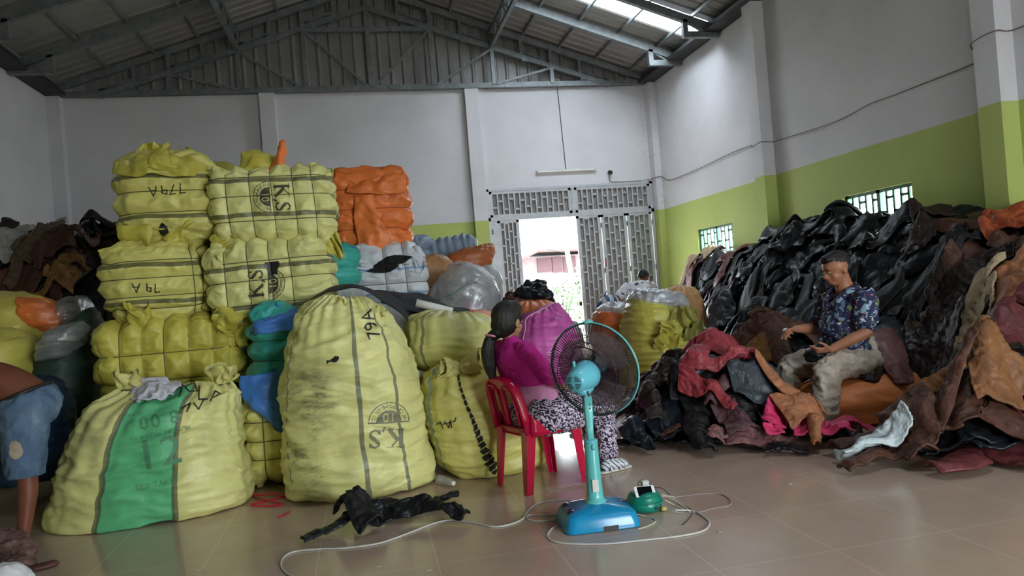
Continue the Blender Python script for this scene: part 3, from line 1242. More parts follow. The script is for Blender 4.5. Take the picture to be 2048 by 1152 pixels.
def tuft(name, parent, p, d, L, w, mat, seed=0, n=(30, 20), curl=0.3, neck=0.25, wrap=1.0, local=True, label=None):
    """a gathered, crumpled scrap of cloth fanning out from p along d"""
    p, d = np.array(p, float), np.array(d, float)
    d /= np.linalg.norm(d)
    s = np.cross(d, (0, 1, 0.1))
    s /= np.linalg.norm(s)
    m = np.cross(s, d)
    nu, nv = n
    u = np.linspace(-1, 1, nu)[None, :]
    v = np.linspace(0, 1, nv)[:, None]
    one = np.ones((nv, nu))
    a = u * math.pi * wrap + 0.5 * pn(np.stack([u * 1.5 * one, v * 2 * one, 0 * one], -1), seed + 5)
    wd = w * (neck + (1 - neck) * np.sin(np.clip(v * 1.25, 0, 1.35))) * (1 + 0.35 * pn(np.stack([u * 2.2 * one, v * 1.5 * one, 3 + 0 * one], -1), seed))
    edge = 0.72 + 0.45 * pn(np.stack([u * 1.7 * one, 0 * one, 0 * one + seed * 0.7], -1), seed) + 0.28 * (1 - u ** 2)
    P = p + d * (L * (v - 0.12) * edge)[..., None]
    if wrap >= 0.99:
        P = P + s * (wd * np.cos(a))[..., None] + m * (wd * 0.55 * np.sin(a))[..., None]
    else:
        P = P + s * (wd * u)[..., None] + m * (w * curl * (u ** 2 * v - v * 0.5))[..., None]
    q = np.stack([u * (2.4 if wrap < 0.99 else 3.2) * one, v * 0.9 * one, 0 * one], -1)
    P = P + m * (w * 0.42 * (ridge(q, seed + 1, 2) - 0.5) * (0.35 + v))[..., None] + s * (w * 0.3 * pn(q * 1.3, seed + 2) * v)[..., None]
    k = np.stack([fbm(P * (0.8 / w), seed + z, 2) for z in range(3)], -1)
    P = P + k * (0.20 * w)
    o = mk(name, P.reshape(-1, 3), gridF(nu, nv), mat, parent, local=local)
    mod(o, 'SUBSURF', levels=1, render_levels=1)
    mod(o, 'SOLIDIFY', thickness=0.003)
    if label:
        o['label'] = label
    return o


def sheet(name, label, ctrl, mat, seed=0, res=5, amp=0.02, freq=5.0, thick=0.006, cat=None, group=None, parent=None, local=False, floor=None, sub=1, aniso=(1, 1, 1)):
    """draped cloth through a grid of control points"""
    G = np.array(ctrl, float)
    A = np.array([crv(r, res) for r in G])
    B = np.array([crv(A[:, i], res) for i in range(A.shape[1])]).transpose(1, 0, 2)
    N = gnorm(B)
    D = amp * (ridge(B * freq * np.array(aniso), seed, 3) - 0.6) + amp * 0.8 * fbm(B * freq * 0.5, seed + 2, 2)
    P = B + N * D[..., None]
    P = P + np.stack([fbm(B * freq, seed + 20 + q, 2) for q in range(3)], -1) * amp * 0.8
    if floor is not None:
        P[..., 2] = np.maximum(P[..., 2], floor + thick + 0.003 * np.abs(pn(P * 20, seed)))
    nv, nu = P.shape[:2]
    uv = np.stack(np.meshgrid(np.linspace(0, 1, nu), np.linspace(0, 1, nv)), -1).reshape(-1, 2)
    o = mk(name, P.reshape(-1, 3), gridF(nu, nv), mat, parent, uv, local=local)
    if sub:
        mod(o, 'SUBSURF', levels=1, render_levels=1)
    mod(o, 'SOLIDIFY', thickness=thick, offset=0)
    tag(o, label, cat, group)
    return o
# ================================================================== the stacked bales
def bpx(pl, pr, pt, pb, Y):
    """centre x, base z, width, height of what spans these pixels on the plane Y"""
    pm, pn_ = (pl + pr) / 2, (pt + pb) / 2
    a, b = at_y(pl, pn_, Y), at_y(pr, pn_, Y)
    t, u = at_y(pm, pt, Y), at_y(pm, pb, Y)
    return (a[0] + b[0]) / 2, u[2], b[0] - a[0], t[2] - u[2]


def bq(px, py, Y):
    return at_y(px, py, Y)


def zb(dims, *fr):
    return [(2, dims[2] * f, 0.034, DK) for f in fr]


def fr2c(fr):
    return tuple(2 * f - 1 for f in fr)


# lower storey ------------------------------------------------------
x, z, w, h = bpx(183, 484, 645, 800, 5.85)
zC = z
T_, S_ = bale('yellow_bale', 'long low yellow bale squared off by cords, under the left pair of bales', (x, 5.85 + 0.42, z), (w, 0.86, h), 0.02, woven('pp_yellow_deep', (0.56, 0.50, 0.085)), 11,
              sx=fr2c((0.17, 0.32, 0.47, 0.63, 0.79, 0.93)), sz=fr2c((0.17, 0.54)), sy=(0.0,), bulge=0.05, r=0.13)
tuft('flap', T_, (w * 0.42, -0.36, h * 0.80), (1, -0.3, 0.1), 0.22, 0.13, woven('pp_yellow_deep_b', (0.56, 0.50, 0.085)), 3, neck=0.7)
M_PYD = bpy.data.materials['pp_yellow_deep']
T2, _ = bale('yellow_bale', 'yellow bale on the floor under the long low cord-tied bale', (x, 5.85 + 0.43, 0), (w * 0.98, 0.84, zC + 0.0), 0.0, M_PYD, 12, sx=fr2c((0.17, 0.33, 0.5, 0.67, 0.83)), sz=fr2c((0.3, 0.65)), bulge=0.04, fine=False)
# a hidden lower course carrying the middle bales
xF, zF, wF, hF = bpx(415, 662, 482, 655, 5.8)
bale('yellow_bale', 'yellow bale behind the teal bale, carrying the two bales with round emblems', (xF + 0.42, 5.8 + 0.80, 0), (wF * 0.62, 0.84, zF), 0.0, M_PYD, 13, sx=fr2c((0.33, 0.67)), sz=fr2c((0.25, 0.5, 0.75)), fine=False)

# left column -------------------------------------------------------
dB = (0, 0, 0)
x, z, w, h = bpx(170, 412, 492, 660, 5.9)
M_PB = woven('pp_yellow_b', YEL, zb((0, 0, h), 0.77, 0.33), 'Object')
T_, S_ = bale('yellow_bale', 'yellow bale with a scrawled number, second from the top in the left column', (x, 5.9 + 0.45, z), (w * 0.93, 0.92, h * 1.0), 0.20, M_PB, 21,
              sz=fr2c((0.14, 0.33, 0.55, 0.77)), sx=fr2c((0.80, 0.92)), sy=fr2c((0.25, 0.45, 0.65, 0.85)), r=0.20, bulge=0.035)
tuft('flap', T_, (-0.18 * w, -0.44, 0.02), (-0.05, -0.35, 1), 0.22, 0.10, M_PYD, 5, neck=0.3)
tuft('flap', T_, (-0.42 * w, -0.36, h * 0.93), (1, -0.4, 0.25), 0.34, 0.07, M_PB, 6, neck=0.6, wrap=0.5)
decal('lettering', T_, S_, (-0.10, 0, h * 0.50), (-1, 0, 0.08), (0, 0, -1), strokes([[(-0.1, 0.03), (-0.07, 0.035), (-0.075, -0.03)], [(-0.02, -0.03), (-0.015, 0.02), (-0.04, 0.03), (-0.045, 0.0), (-0.015, 0.0)], [(0.03, -0.03), (0.055, 0.035), (0.08, -0.03)], [(0.035, -0.005), (0.075, -0.005)]], 0.008), (0.26, 0.12), 0.004, M_MARK)
decal('printed_letters', T_, S_, (0, -0.22, h * 0.5), (0, 0, 1), (0, -1, 0), lambda u, v: ks_logo()(u * 0.8, v * 0.8 + 0.085) if v > -0.1 else False, (0.32, 0.2), 0.005, M_INK)
x, z, w, h = bpx(213, 420, 312, 496, 5.95)
zA = z
M_PA = woven('pp_yellow_a', YEL, zb((0, 0, h), 0.77, 0.34), 'Object')
T_, S_ = bale('yellow_bale', 'top bale of the left column, yellow, scrawled number and a torn hole low down', (x + 0.02, 5.95 + 0.45, z), (w * 0.97, 0.9, h), 0.06, M_PA, 22,
              sz=fr2c((0.3, 0.53, 0.78)), sy=fr2c((0.3, 0.6)), r=0.19, bulge=0.035, barrel=0.14)
for k, (fx, dd, L, ww) in enumerate(((-0.10, (0.15, -0.05, 1), 0.20, 0.10), (0.12, (-0.35, -0.1, 1), 0.16, 0.13), (-0.32, (0.6, -0.1, 0.6), 0.24, 0.10), (0.30, (-0.8, 0, 0.5), 0.2, 0.10))):
    tuft('flap', T_, (fx * w, -0.30, h * 0.92), dd, L, ww, M_PYD if k != 2 else M_PA, 30 + k, neck=0.5, wrap=0.7)
tuft('flap', T_, (-0.05 * w, -0.42, 0.10), (1, -0.15, 0.5), 0.26, 0.10, M_PYD, 36, neck=0.5, wrap=0.5)
tuft('flap', T_, (-0.36 * w, -0.40, 0.16), (1, -0.15, -0.1), 0.24, 0.10, M_PYD, 37, neck=0.7, wrap=0.5)
decal('torn_hole', T_, S_, (-0.03, 0, h * 0.16), (1, 0, 0), (0, 0, 1), lambda u, v: abs(u) < 0.03 * (1 - (v / 0.075) ** 2) + 0.006 * math.sin(40 * v), (0.1, 0.16), 0.004, M_MARK, lift=0.012)
decal('lettering', T_, S_, (0.02, 0, h * 0.62), (-1, 0, -0.05), (0, 0, -1), strokes([[(-0.13, 0.03), (-0.09, 0.035), (-0.10, -0.035)], [(-0.06, 0.035), (-0.02, 0.04), (-0.055, -0.035)], [(0.07, -0.03), (0.095, 0.04), (0.125, -0.03)], [(0.075, -0.005), (0.115, -0.005)], [(0.03, -0.03), (0.035, 0.02), (0.0, 0.035), (0.0, 0.0), (0.035, 0.0)]], 0.008), (0.32, 0.12), 0.004, M_MARK)

TA = T_
sheet('loose_cover', None, [[bq(228, 350, 6.02), bq(262, 358, 5.89), bq(315, 352, 5.86), bq(372, 354, 5.89), bq(404, 350, 6.02)],
                            [bq(230, 334, 6.02), bq(264, 332, 5.88), bq(315, 330, 5.86), bq(370, 334, 5.89), bq(402, 338, 6.04)],
                            [bq(240, 324, 6.10), bq(272, 316, 5.97), bq(318, 314, 5.96), bq(362, 316, 5.99), bq(390, 324, 6.12)],
                            [bq(244, 322, 6.3), bq(280, 324, 6.3), bq(318, 320, 6.3), bq(360, 324, 6.3), bq(384, 328, 6.3)]], M_PYD, 39, 7, 0.035, 5, parent=TA)
sheet('peaked_flap', None, [[bq(284, 338, 5.84), bq(318, 340, 5.82), bq(352, 338, 5.84)], [bq(296, 314, 5.86), bq(318, 322, 5.82), bq(338, 334, 5.84)], [bq(306, 297, 5.92), bq(314, 300, 5.90), bq(328, 318, 5.88)]], M_PYD, 40, 7, 0.02, 6, parent=TA)
sheet('loose_cover', None, [[bq(230, 452, 5.94), bq(262, 450, 5.87), bq(290, 448, 5.86)], [bq(232, 470, 5.93), bq(262, 474, 5.85), bq(294, 470, 5.85)], [bq(240, 486, 5.97), bq(264, 492, 5.91), bq(286, 494, 5.90)]], M_PYD, 38, 7, 0.022, 6, parent=TA)

# bale peeping out between the columns
x, z, w, h = bpx(385, 480, 335, 480, 6.9)
bale('yellow_bale', 'yellow bale standing back in the gap between the two top bales', (x, 6.9 + 0.35, z), (w, 0.7, h), 0.0, M_PYD, 23, sz=fr2c((0.3, 0.6, 0.85)), fine=False, r=0.16)
bale('yellow_bale', 'yellow bale in the dark behind the second row of the left column', (x, 7.25, z - 0.75), (w * 1.3, 0.75, 0.76), 0.0, M_PYD, 24, sz=fr2c((0.3, 0.6)), fine=False, r=0.16)
bale('yellow_bale', 'yellow bale at floor level in the dark behind the left column', (x, 7.25, 0), (w * 1.3, 0.78, max(0.3, z - 0.74)), 0.0, M_PYD, 25, sz=fr2c((0.3, 0.6)), fine=False, r=0.16)

# middle column -----------------------------------------------------
M_PF = woven('pp_yellow_f', YEL2, zb((0, 0, hF), 0.71, 0.25), 'Object')
T_, S_ = bale('yellow_bale', 'lower yellow bale of the middle column, round emblem with a black tape patch', (xF, 5.8 + 0.44, zF), (wF, 0.88, hF), -0.03, M_PF, 26,
              sx=fr2c((0.17, 0.36, 0.53, 0.69)), sz=fr2c((0.22, 0.5, 0.72)), sy=fr2c((0.2, 0.4, 0.6, 0.8)), bulge=0.034, r=0.15, tilt=(0, -0.03))
decal('emblem', T_, S_, (0.0, 0, hF * 0.50), (0.05, 0, 1), (-1, 0, 0), lambda u, v: ks_logo()(u * 1.08, v * 1.08), (0.38, 0.4), 0.0045, M_INK)
decal('tape_patch', T_, S_, (0.06 * wF, 0, hF * 0.68), (1, 0, 0), (0, 0, 1), lambda u, v: abs(u) < 0.045 + 0.01 * math.sin(60 * v) and abs(v) < 0.05, (0.14, 0.12), 0.005, M_BLK, lift=0.006)
tuft('flap', T_, (-0.46 * wF, -0.36, hF * 0.86), (0.6, -0.5, -0.2), 0.16, 0.10, M_PF, 41, neck=0.9)
tuft('flap', T_, (-0.40 * wF, -0.40, 0.16), (0.5, -0.3, -0.5), 0.2, 0.12, M_PYD, 42, neck=0.6)
xE, zE, wE, hE = bpx(415, 662, 338, 494, 5.85)
M_PE = woven('pp_yellow_e', YEL2, zb((0, 0, hE), 0.86, 0.42), 'Object')
T_, S_ = bale('yellow_bale', 'yellow bale with the emblem and big K,S print, top of the middle column', (xE, 5.85 + 0.44, zE), (wE, 0.88, hE), 0.0, M_PE, 27,
              sx=fr2c((0.16, 0.34, 0.51, 0.69, 0.85)), sz=fr2c((0.28, 0.60, 0.86)), sy=fr2c((0.2, 0.4, 0.6, 0.8)), bulge=0.034, r=0.12)
decal('emblem', T_, S_, (0.02 * wE, 0, hE * 0.64), (0, 0, -1), (1, 0, 0), lambda u, v: ks_logo()(u * 1.08, v * 1.08), (0.38, 0.4), 0.0045, M_INK)
tuft('flap', T_, (-0.46 * wE, -0.38, 0.04), (1, -0.3, 0.4), 0.2, 0.10, M_PYD, 43, neck=0.6, wrap=0.7)
tuft('flap', T_, (0.42 * wE, -0.30, 0.16), (0.35, -0.3, -1), 0.30, 0.09, M_PYD, 44, neck=0.5, wrap=0.8)
tuft('flap', T_, (-0.40 * wE, -0.33, hE * 0.85), (0.3, 0, 1), 0.12, 0.14, M_PE, 45, neck=0.6)
tuft('flap', T_, (0.44 * wE, -0.33, hE * 0.85), (0.0, 0, 1), 0.13, 0.08, M_PE, 46, neck=0.9)
# loose stuff on its top
pz = zE + hE
M_POR = woven('pp_orange', (0.80, 0.20, 0.045))
sheet('empty_sack', 'crumpled yellow empty sack standing up on top of the K,S bale', [
    [bq(478, 342, 6.05), bq(520, 344, 6.0), bq(566, 342, 6.05)], [bq(484, 320, 6.08), bq(520, 326, 6.0), bq(560, 332, 6.06)], [bq(488, 303, 6.12), bq(518, 307, 6.10), bq(550, 318, 6.14)], [bq(510, 322, 6.4), bq(530, 322, 6.4), bq(556, 330, 6.4)]],
    M_PYD, 51, 7, 0.03, 6, cat='sack')
sheet('plastic_scrap', 'pointed bright orange scrap of sack cloth on top of the K,S bale', [
    [bq(538, 342, 5.95), bq(556, 344, 5.9), bq(576, 340, 5.95)], [bq(550, 318, 5.98), bq(560, 316, 5.93), bq(571, 316, 5.98)], [bq(559, 294, 6.0), bq(563, 290, 5.98), bq(568, 290, 6.0)], [bq(563, 283, 6.02), bq(565, 282, 6.02), bq(567, 283, 6.02)]],
    M_POR, 53, 7, 0.014, 8, cat='sack')

# orange bale, white bale, teal bale ---------------------------------------
x, z, w, h = bpx(664, 820, 343, 504, 7.3)
T_, S_ = bale('orange_bale', 'big orange bale with scrawled marks standing on the torn white bale', (x, 7.3 + 0.42, z), (w, 0.84, h), 0.0, M_POR, 61,
              sz=fr2c((0.22, 0.47, 0.72)), sy=fr2c((0.3, 0.7)), r=0.13, bulge=0.03, barrel=0.12, strapmat=plain('dark_red_cord', (0.25, 0.04, 0.02)))
sheet('loose_cover', None, [[bq(694, 386, 7.24), bq(735, 388, 7.22), bq(775, 386, 7.22), bq(815, 384, 7.28)], [bq(698, 366, 7.26), bq(735, 366, 7.22), bq(775, 364, 7.22), bq(812, 360, 7.28)], [bq(702, 343, 7.34), bq(740, 345, 7.34), bq(775, 344, 7.34), bq(806, 340, 7.34)]], M_POR, 62, 7, 0.03, 5, parent=T_)
sheet('loose_cover', None, [[bq(716, 500, 7.26), bq(750, 500, 7.24), bq(790, 498, 7.24)], [bq(712, 462, 7.24), bq(750, 460, 7.20), bq(770, 458, 7.20)], [bq(710, 425, 7.24), bq(740, 424, 7.2), bq(752, 422, 7.2)], [bq(708, 392, 7.24), bq(730, 390, 7.2), bq(745, 388, 7.22)]], M_POR, 68, 7, 0.022, 5, parent=T_)
tuft('flap', T_, (0.1 * w, -0.40, 0.2), (1, -0.1, -0.1), 0.3, 0.10, M_POR, 63, neck=0.7, wrap=0.4)
decal('lettering', T_, S_, (-0.02, 0, h * 0.62), (0, 0, -1), (1, 0, 0), strokes([[(-0.06, -0.04), (-0.03, 0.0), (-0.06, 0.03)], [(-0.01, 0.03), (0.03, 0.0), (-0.01, -0.02)], [(0.02, 0.035), (0.02, -0.03)]], 0.009), (0.2, 0.12), 0.005, M_MARK)
decal('lettering', T_, S_, (0.0, 0, h * 0.38), (1, 0, -0.2), (0, 0, 1), strokes([[(-0.05, 0.0), (0.02, 0.01), (0.03, 0.05)], [(0.02, 0.01), (0.0, -0.03)]], 0.009), (0.14, 0.12), 0.005, M_MARK)
x, z, w, h = bpx(706, 856, 492, 612, 7.15)
M_PW = woven('pp_white', (0.60, 0.63, 0.68), [(2, 0.12, 0.02, (0.18, 0.32, 0.6)), (2, 0.36, 0.02, (0.2, 0.35, 0.62))], 'Object')
T_, S_ = bale('white_bale', 'white bale with blue lines, torn open on top so black cloth shows', (x, 7.15 + 0.42, z), (w, 0.84, h), -0.05, M_PW, 64,
              sz=fr2c((0.3, 0.6)), sx=fr2c((0.45, 0.72)), r=0.17, bulge=0.04)
decal('torn_hole', T_, S_, (0.02 * w, 0, h * 0.70), (1, 0, 0.15), (-0.15, 0, 1), lambda u, v: abs(v - 0.02 * math.sin(9 * u)) < 0.075 * (1 - abs(u / 0.24) ** 1.4), (0.5, 0.2), 0.006, plain('black_cloth', (0.006, 0.006, 0.007), 0.9), lift=0.012)
tuft('flap', T_, (-0.30 * w, -0.36, h * 0.90), (-0.6, -0.4, -0.6), 0.24, 0.12, M_PW, 65, neck=0.9, wrap=0.5)
tuft('flap', T_, (0.30 * w, -0.38, h * 0.92), (0.1, -0.45, -1), 0.28, 0.14, M_PW, 66, neck=0.7, wrap=0.5)
tuft('flap', T_, (-0.1 * w, -0.40, h * 0.60), (-1, -0.3, 0.1), 0.3, 0.08, M_PW, 67, neck=0.9, wrap=0.5)
zI = z
M_PWG = woven('pp_grey_white', (0.42, 0.44, 0.44))
bale('grey_bale', 'pale grey bale on the floor hidden under the torn white bale', (x, 7.6, 0), (w, 0.84, zI), 0, M_PWG, 68, sz=fr2c((0.33, 0.66)), fine=False)
x, z, w, h = bpx(664, 712, 497, 585, 6.95)
M_PT = woven('pp_teal', (0.05, 0.42, 0.36))
M_PBL = woven('pp_blue', (0.06, 0.19, 0.52), [(2, 0.05, 0.03, (0.45, 0.5, 0.6))], 'Object')
T_, S_ = bale('teal_bale', 'small teal bale with a blue flap squeezed beside the white bale', (x - 0.12, 6.95 + 0.35, z), (w + 0.3, 0.7, h), 0, M_PT, 69, sz=fr2c((0.42,)), r=0.15, fine=False, bulge=0.05)
tuft('flap', T_, (0.1, -0.30, h * 0.98), (0.1, -0.25, -1), 0.24, 0.13, M_PBL, 70, neck=1.2, wrap=0.6)
bale('grey_bale', 'grey bale on the floor under the small teal bale', (x - 0.1, 7.3, 0), (w + 0.35, 0.7, z), 0, M_PWG, 71, sz=fr2c((0.33, 0.66)), fine=False)

# blue, teal and yellow things between the columns and the big sack ------------
x, z, w, h = bpx(480, 590, 655, 800, 5.55)
T_, S_ = bale('teal_bale', 'teal bale wrapped with bright blue cloth, left of the tall yellow sack', (x + 0.03, 5.55 + 0.36, z - 0.05), (w, 0.7, h + 0.14), 0.1, M_PT, 72, sz=fr2c((0.40, 0.62, 0.84)), r=0.16, bulge=0.05)
M_PBL2 = woven('pp_bright_blue', (0.06, 0.20, 0.58))
tuft('flap', T_, (-0.02, -0.20, h + 0.02), (0.55, -0.2, 0.9), 0.20, 0.10, M_PBL2, 73, neck=0.6)
tp = (x, 5.55, z)


o = sheet('blue_cloth', 'bright blue sack cloth bunched over the top of the teal bale', [[bq(500, 672, 5.62), bq(520, 668, 5.50), bq(555, 666, 5.48), bq(590, 655, 5.58)],
          [bq(504, 650, 5.62), bq(525, 640, 5.52), bq(560, 635, 5.5), bq(592, 628, 5.58)],
          [bq(530, 632, 5.75), bq(545, 626, 5.7), bq(570, 622, 5.7), bq(596, 614, 5.7)]], M_PBL2, 75, 6, 0.03, 6, cat='cloth')
o = sheet('blue_cloth', 'bright blue sack cloth hanging down over the yellow bale beside the tall sack', [[bq(480, 752, 5.44), bq(510, 748, 5.40), bq(545, 744, 5.42), bq(590, 738, 5.5)],
          [bq(480, 790, 5.42), bq(510, 790, 5.37), bq(548, 790, 5.38), bq(590, 790, 5.46)],
          [bq(502, 815, 5.42), bq(520, 822, 5.36), bq(550, 836, 5.37), bq(590, 840, 5.46)],
          [bq(525, 836, 5.42), bq(540, 848, 5.36), bq(560, 862, 5.37), bq(592, 872, 5.46)]], M_PBL2, 76, 6, 0.018, 6, cat='cloth')
x, zz, w, h = bpx(470, 590, 808, 985, 5.45)
M_PK = woven('pp_yellow_k', YEL)
bale('yellow_bale', 'squared yellow bale on the floor under the blue cloth, left of the tall sack', (x + 0.03, 5.45 + 0.36, 0), (w, 0.7, z - 0.04), 0.05, M_PK, 77, sx=fr2c((0.36, 0.8)), sz=fr2c((0.30, 0.52, 0.75)), r=0.14, bulge=0.045)

# far bales along the wall ------------------------------------------------
M_PGB = woven('pp_grey_blue', (0.24, 0.32, 0.42))
x, z, w, h = bpx(862, 962, 476, 545, 9.6)
T_, S_ = bale('grey_bale', 'grey blue cord-tied bale with a blue tuft, against the far wall', (x, 9.6 + 0.35, z), (w, 0.7, h), -0.15, M_PGB, 81, sx=fr2c((0.12, 0.27, 0.42, 0.57, 0.72, 0.87)), sz=fr2c((0.45,)), bulge=0.05, r=0.12, fine=False, tilt=(0, -0.1))
tuft('flap', T_, (-0.45 * w, -0.3, h * 0.8), (-0.4, -0.2, 1), 0.22, 0.10, M_PBL, 82, neck=0.5)
zq = z
x2, z2, w2, h2 = bpx(826, 858, 490, 560, 9.6)
bale('grey_bale', 'dull blue and brown bale end seen right of the orange bale', (x2, 9.9, zq - 0.1), (w2 + 0.1, 0.7, 0.55), 0, M_PGB, 83, sz=fr2c((0.35, 0.7)), bulge=0.05, r=0.12, fine=False)
bale('tan_bale', 'tan bale end low between the white bale and the clear bag', (*at_y(868, 590, 8.6)[:2], 0), (0.42, 0.6, at_y(868, 532, 8.6)[2]), 0, woven('pp_tan', (0.42, 0.22, 0.09)), 84, sz=fr2c((0.5, 0.8)), bulge=0.05, r=0.12, fine=False)
bale('grey_bale', 'grey bale on the floor by the far wall under the blue tufted bale', (x, 9.95, 0), (w + 0.5, 0.75, zq), 0, M_PWG, 85, sz=fr2c((0.33, 0.66)), fine=False)
x, z, w, h = bpx(885, 987, 490, 545, 8.9)
M_RUST = woven('pp_rust', (0.42, 0.12, 0.035))
o, _ = sack('rust_sack', 'rust brown sack with a black gap, lying on the grey bales near the gate', px_rows(9.0, [(890, 548, 975, 545, 0.2), (886, 530, 984, 520, 0.28), (890, 512, 986, 500, 0.25), (925, 500, 984, 488, 0.12)]), M_RUST, 86, nu=70, nv=50, pleat=0.012)
bale('grey_bale', 'pale grey bale peeping out between the rust sack and the clear bag', (at_y(925, 560, 8.6)[0], 9.0, 0), (1.0, 0.7, at_y(925, 548, 8.9)[2]), 0, M_PWG, 87, sz=fr2c((0.4, 0.7)), sx=fr2c((0.3, 0.6)), fine=False)
# ================================================================== tied sacks
GREEN = (0.12, 0.47, 0.22)
M_J = woven('pp_yellow_green_stripe', YEL2, [(0, 0.0, 0.40, GREEN), (0, -0.2, 0.036, (0.09, 0.08, 0.05)), (0, 0.2, 0.036, (0.09, 0.08, 0.05))], 'UV', dirt=(-0.7, -0.2, 0.9, 1.3))
rows = [(125, 1050, 480, 1020, 0.34), (97, 1044, 506, 1010, 0.40), (112, 985, 500, 945, 0.42), (134, 915, 488, 880, 0.41), (152, 858, 480, 828, 0.36), (178, 815, 476, 795, 0.28), (215, 795, 474, 775, 0.18), (240, 785, 468, 765, 0.08)]
T_, S_ = sack('tied_sack', 'big yellow sack with a broad green stripe, knotted ears on top, front left', px_rows(5.33, rows), M_J, 101, extra=True, nu=200, nv=170, wr=0.026, aniso=(1.5, 1.5, 7), pleat=0.022, npl=22, pleat_pow=3, ex=2.3)
M_TUF = woven('pp_yellow_tuft', (0.62, 0.57, 0.20))
W_ = _WL[T_.name]
for px, py, d, L, w, sd in ((258, 783, (-0.12, -0.1, 1), 0.17, 0.095, 3), (446, 772, (0.05, -0.1, 1), 0.16, 0.10, 4)):
    p = at_y(px, py, 5.30) - W_
    tuft('knot', T_, p, d, L, w, M_TUF, sd, neck=0.35)
    tuft('knot', T_, p + (0.02, -0.02, 0.05), (0.7, -0.3, 0.5), L * 0.55, w * 0.55, M_TUF, sd + 9, neck=0.5)
    mk('tie', *tube_vf([p + np.array([0.045 * math.cos(a), 0.03 * math.sin(a), 0.012]) for a in np.linspace(0, 6.0, 14)], 0.007, 6, True), M_TWINE, T_, local=True)


def frontdecal(T_, S_, px, py, Yc, fn, size, cell, mat, ang=0.0, name='lettering', lift=0.004):
    c = at_y(px, py, Yc)
    view = c - CC
    view[2] *= 0.3
    view /= np.linalg.norm(view)
    r = np.cross(view, (0, 0, 1.0))
    r /= np.linalg.norm(r)
    u = np.cross(r, view)
    ca, sa = math.cos(ang), math.sin(ang)
    R_, U_ = r * ca + u * sa, -r * sa + u * ca
    P, F = S_
    W = _WL[T_.name]
    return decal(name, T_, (np.asarray(P) - W, F), c - W, R_, U_, fn, size, cell, mat, lift=lift, local=True, reach=0.9)


frontdecal(T_, S_, 318, 905, 5.0, text_shape('12', 0.26, 1.05), (0.36, 0.26), 0.007, M_INKD, 0.08, 'printed_number')
frontdecal(T_, S_, 318, 838, 5.0, text_shape('8 00', 0.11, 1.2), (0.34, 0.12), 0.005, M_INKD, math.pi + 0.1, 'printed_number')
frontdecal(T_, S_, 322, 866, 5.0, text_shape('INDUSTRIA INDUSTRI', 0.035), (0.34, 0.05), 0.004, M_INKD, 0.08, 'printed_line')
frontdecal(T_, S_, 312, 965, 5.0, text_shape('TEX TAKRI', 0.05), (0.30, 0.06), 0.005, M_INKD, 0.06, 'printed_line')
frontdecal(T_, S_, 398, 800, 5.05, strokes([[(-0.14, 0.06), (-0.10, 0.09), (-0.12, 0.02)], [(-0.06, 0.05), (-0.09, 0.08), (-0.03, 0.10), (-0.01, 0.05), (-0.06, 0.05)], [(0.0, 0.08), (0.0, 0.0), (0.05, 0.0)], [(0.07, -0.01), (0.10, 0.05), (0.13, 0.03), (0.09, 0.01)], [(-0.10, -0.05), (-0.05, -0.02), (-0.07, -0.07)], [(-0.03, -0.02), (0.0, -0.06), (0.03, 0.0)]], 0.008), (0.34, 0.26), 0.003, M_MARK, -0.1, 'scrawl')

# polka dot cloth on its shoulder
t = NT('white_dotted_cotton')
vo = t.n('ShaderNodeTexVoronoi')
vo.inputs['Scale'].default_value = 17
t.l(t.tc('UV'), vo.inputs['Vector'])
M_DOT = t.done(t.mix(t.math('LESS_THAN', vo.outputs['Distance'], 0.13), (0.60, 0.58, 0.66), (0.02, 0.02, 0.03)), 0.8)
Y0 = 5.02
C = [[bq(256, 800, 5.22), bq(262, 778, 5.30), bq(285, 762, 5.36), bq(322, 750, 5.40), bq(355, 760, 5.36)],
     [bq(262, 796, 5.12), bq(278, 785, 5.14), bq(300, 772, 5.18), bq(335, 765, 5.22), bq(366, 764, 5.3)],
     [bq(280, 802, 5.07), bq(292, 790, 5.06), bq(308, 783, 5.08), bq(335, 778, 5.12), bq(356, 775, 5.2)],
     [bq(272, 798, 5.05), bq(296, 796, 5.02), bq(318, 790, 5.03), bq(326, 796, 5.05), bq(340, 784, 5.10)]]
sheet('dotted_cloth', 'white cloth with black dots draped over the green striped sack', C, M_DOT, 5, 9, 0.028, 9, cat='cloth')

# tall sack in the middle ----------------------------------------------------
M_L = woven('pp_yellow_two_lines', YEL2, [(0, 0.035, 0.024, (0.10, 0.11, 0.09)), (0, 0.285, 0.024, (0.10, 0.11, 0.09))], 'UV', dirt=(-0.50, 0.02, 0.40, 1.50))
rows = [(600, 1010, 850, 985, 0.33), (574, 1004, 872, 975, 0.39), (567, 950, 866, 925, 0.41), (562, 860, 848, 845, 0.42), (562, 765, 834, 755, 0.41), (572, 695, 815, 695, 0.37), (588, 648, 797, 655, 0.30), (612, 614, 772, 624, 0.24), (645, 594, 742, 602, 0.13)]
T_, S_ = sack('tied_sack', 'tallest yellow sack with two thin dark lines, an inverted emblem and dirty smears', px_rows(5.28, rows), M_L, 102, extra=True, nu=200, nv=190, wr=0.022, aniso=(1.7, 1.7, 8), pleat=0.022, npl=26, pleat_pow=7, ex=2.5)
frontdecal(T_, S_, 778, 848, 4.95, lambda u, v: ks_logo()(u * 0.98, v * 0.98), (0.38, 0.42), 0.0045, M_INKF, math.pi - 0.1, 'emblem')
frontdecal(T_, S_, 742, 648, 5.05, text_shape('79A', 0.12), (0.3, 0.12), 0.003, M_MARK, math.pi / 2 + 0.25, 'scrawl')
